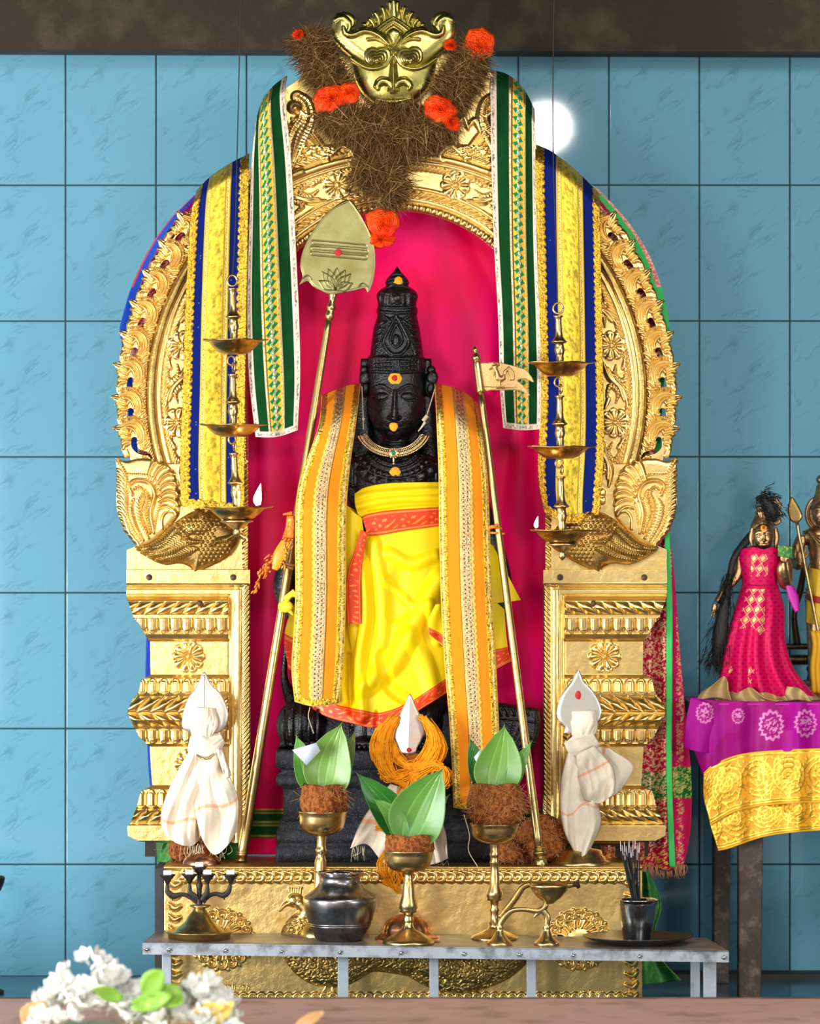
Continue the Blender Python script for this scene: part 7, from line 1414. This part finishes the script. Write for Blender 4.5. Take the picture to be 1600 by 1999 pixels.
cloth('red_sash', [(1574, 1158), (1606, 1166), (1640, 1158)], [(1574, 1170), (1606, 1178), (1640, 1170)], [(1574, 1158), (1574, 1170)], [(1640, 1158), (1640, 1170)], fd(Y2-.014, .036, .0), mat('red_sash', (.4, .01, .02), 0, .5), g2_, None, res=2)
mk('yellow_cord', [tpx([(1586+q, 1232, Y2-.05), (1590+q, 1260, Y2-.054), (1586+q, 1300, Y2-.05), (1588+q, 1352, Y2-.045)], 5, n=8, m=20) for q in (0, 9, 18)], mat('yellow_cord', (.8, .42, .01), 0, .6, [('n', 200, .5, .002)]), g2_)
# small dark throne frame between the two figures
fr_ = thing('bronze_stand', 'dark bronze openwork stand between the goddess and the edge deity', 'stand', W(1556, 999.5+(CZ-ztop)/K(.30), .30))
geo = []
for x in (1540, 1580, 1640): geo.append(latpx([(5, 1300), (7, 1306), (4, 1314), (6, 1324), (4, 1334), (7, 1346), (8, gz-4), (9, gz)], x, .30, 16))
geo.append(tpx([(1530, 1288, .30), (1660, 1288, .30)], 10, n=8)); geo.append(tpx([(1530, 1262, .30), (1660, 1262, .30)], 6, n=8)); geo.append(tpx([(1556, 1260, .30), (1550, 1200, .30), (1562, 1150, .30), (1570, 1100, .30)], [8, 6, 7, 5], n=8))
mk('frame', geo, mat('dark_bronze', (.10, .06, .035), .8, .4, [('n', 120, .5, .003)]), fr_)
# ================================================================ dark lamp edge at far left
o = mk('dark_metal_bowl', latpx([(1, 1750), (20, 1748), (34, 1738), (40, 1724), (42, 1714), (40, 1711), (36, 1716), (1, 1735)], -32, .1, 40), M['iron'], None)
tag(o, 'rim of a dark metal bowl just showing at the left edge', 'bowl')
o2 = thing('bowl_stand', 'dark stand under the metal bowl at the left edge', 'stand', W(-32, 1935, .1)); mk('post', tpx([(-32, 1748, .1), (-32, 1930, .1)], 10, n=10, m=6), M['iron'], o2); mk('foot', latpx([(10, 1920), (40, 1934), (40, 1940)], -32, .1, 24), M['iron'], o2)
# ================================================================ foreground flowers on the ledge
zl = .088; Yf = -1.45; kf = K(Yf)
M['petal'] = mat('white_petal', (.86, .86, .80), 0, .55, sss=.15); M['fgreen'] = mat('fresh_leaf', (.20, .42, .03), 0, .5, None, (60, (.35, .50, .06), .5, .7)); M['ypetal'] = mat('yellow_bud', (.80, .62, .12), 0, .5); M['peach'] = mat('peach_petal', (.85, .48, .20), 0, .5)
tr = lathe([(.001, 0), (.16, 0), (.19, .012), (.186, .012), (.155, .004), (.001, .003)], (W(245, 0, Yf)[0], Yf, zl), 60); o = mk('flower_tray', tr, M['brass'], None); tag(o, 'shallow brass tray under the white flowers in the foreground', 'tray')
def petal(c, d, L, w, up):
    d = np.array(d, float); d /= np.linalg.norm(d); s = np.cross(d, up); s /= np.linalg.norm(s)+1e-9; n = np.cross(s, d); V = []
    for i, t in enumerate(np.linspace(0, 1, 8)):
        ww = w*sin(pi*min(t*.9+.08, 1))**.8; cc = np.array(c)+d*L*t+n*L*.22*t*t
        for q in (-1, -.5, 0, .5, 1): V.append(cc+s*ww*q-n*ww*.25*(1-q*q))
    return np.array(V), gridq(8, 5)
r = np.random.default_rng(5); hp = lambda px: np.interp(px, [40, 90, 140, 170, 215, 260, 300, 340, 400, 440, 480], [.012, .06, .115, .125, .110, .07, .07, .055, .09, .055, .012])
cnt = 0
for i in range(150):
    px = r.uniform(62, 462); f = r.uniform(-1, 1); Yq = Yf+f*.10; h = hp(px)*(1-.6*f*f)*r.uniform(.55, 1.0) if i % 3 else hp(px)*(1-.5*f*f)
    c = np.array([W(px, 0, Yq)[0], Yq, zl+.006+h]); kind = 'white'
    g_ = []; ax = np.array([r.normal(0, .6), -abs(r.normal(0, .5)), 1.0]); ax /= np.linalg.norm(ax)
    u = np.cross(ax, [1, 0, 0]); u /= np.linalg.norm(u); v = np.cross(ax, u); npet = 6; L = r.uniform(.018, .030)
    for j in range(npet):
        a = j*2*pi/npet+r.uniform(-.2, .2); d = (cos(a)*u+sin(a)*v)+ax*r.uniform(.3, .9); g_.append(petal(c, d, L, L*.42, ax))
    g_.append(tube(np.array([c-ax*.014, c]), .0018, 6)); o = mk('jasmine_flower', g_, M['petal'], None, origin=c, solid=.0004); tag(o, 'small white jasmine blossom lying in the blurred heap in the foreground', 'flower', 'white blossoms heaped on the tray')
def fleaf(px, py, d, L, w, m, name, label, cat, Yq=Yf-.1):
    c = np.array(W(px, py, Yq)); o = mk(name, petal(c, d, L, w, (0, -1, .2)), m, None, origin=c, solid=.0005); tag(o, label, cat)
fleaf(255, 1965, (1, 0, .25), .07, .016, M['fgreen'], 'green_leaf', 'long blurred green leaf lying low across the white flowers', 'leaf')
fleaf(280, 1940, (.5, 0, .6), .05, .02, M['fgreen'], 'green_leaf', 'upper bright green leaf sticking up out of the white flowers', 'leaf')
fleaf(310, 1930, (.8, 0, -.5), .045, .02, M['fgreen'], 'green_leaf', 'green leaf drooping to the right among the white flowers', 'leaf')
fleaf(240, 1950, (-.9, 0, .3), .05, .012, M['fgreen'], 'green_leaf', 'small green leaf pointing left among the white flowers', 'leaf')
fleaf(95, 1998, (-1, 0, .5), .05, .028, M['peach'], 'peach_petal', 'peach coloured petal at the left end of the flower heap', 'petal', Yf-.06)
fleaf(380, 1972, (1, 0, .1), .05, .010, M['ypetal'], 'yellow_bud', 'slim yellow bud at the right end of the flower heap', 'petal')
fleaf(415, 1998, (.6, 0, .6), .05, .010, M['ypetal'], 'yellow_bud', 'pale yellow pointed bud leaning up at the right of the flower heap', 'petal')
fleaf(440, 1990, (-.2, 0, 1), .035, .012, M['petal'], 'white_petal', 'single white petal standing right of the flower heap', 'petal')
fleaf(575, 2005, (1, 0, .5), .055, .010, M['peach'], 'peach_petal', 'peach pointed petal lying alone on the pink ledge', 'petal', Yf+.02)

# repeats share a group name
GR = {'betel_leaf': 'betel leaves in the coconut cups', 'goblet': 'brass goblets on the offering table', 'coconut_cup': 'coconut cups in the goblets', 'coconut': 'coconuts lying on the plinth', 'trimmed_shawl': 'gold trimmed shawls hung over the arch', 'hanging_lamp': 'hanging brass oil lamps', 'wrapped_spear': 'small cloth wrapped spears on the plinth', 'paper_slip': 'paper slips among the leaves', 'green_leaf': 'green leaves among the white flowers', 'yellow_bud': 'yellow buds by the flower heap'}
for o in list(S.objects):
    n = o.name.split('.')[0]
    if o.parent is None and 'label' in o and n in GR and 'group' not in o: o['group'] = GR[n]
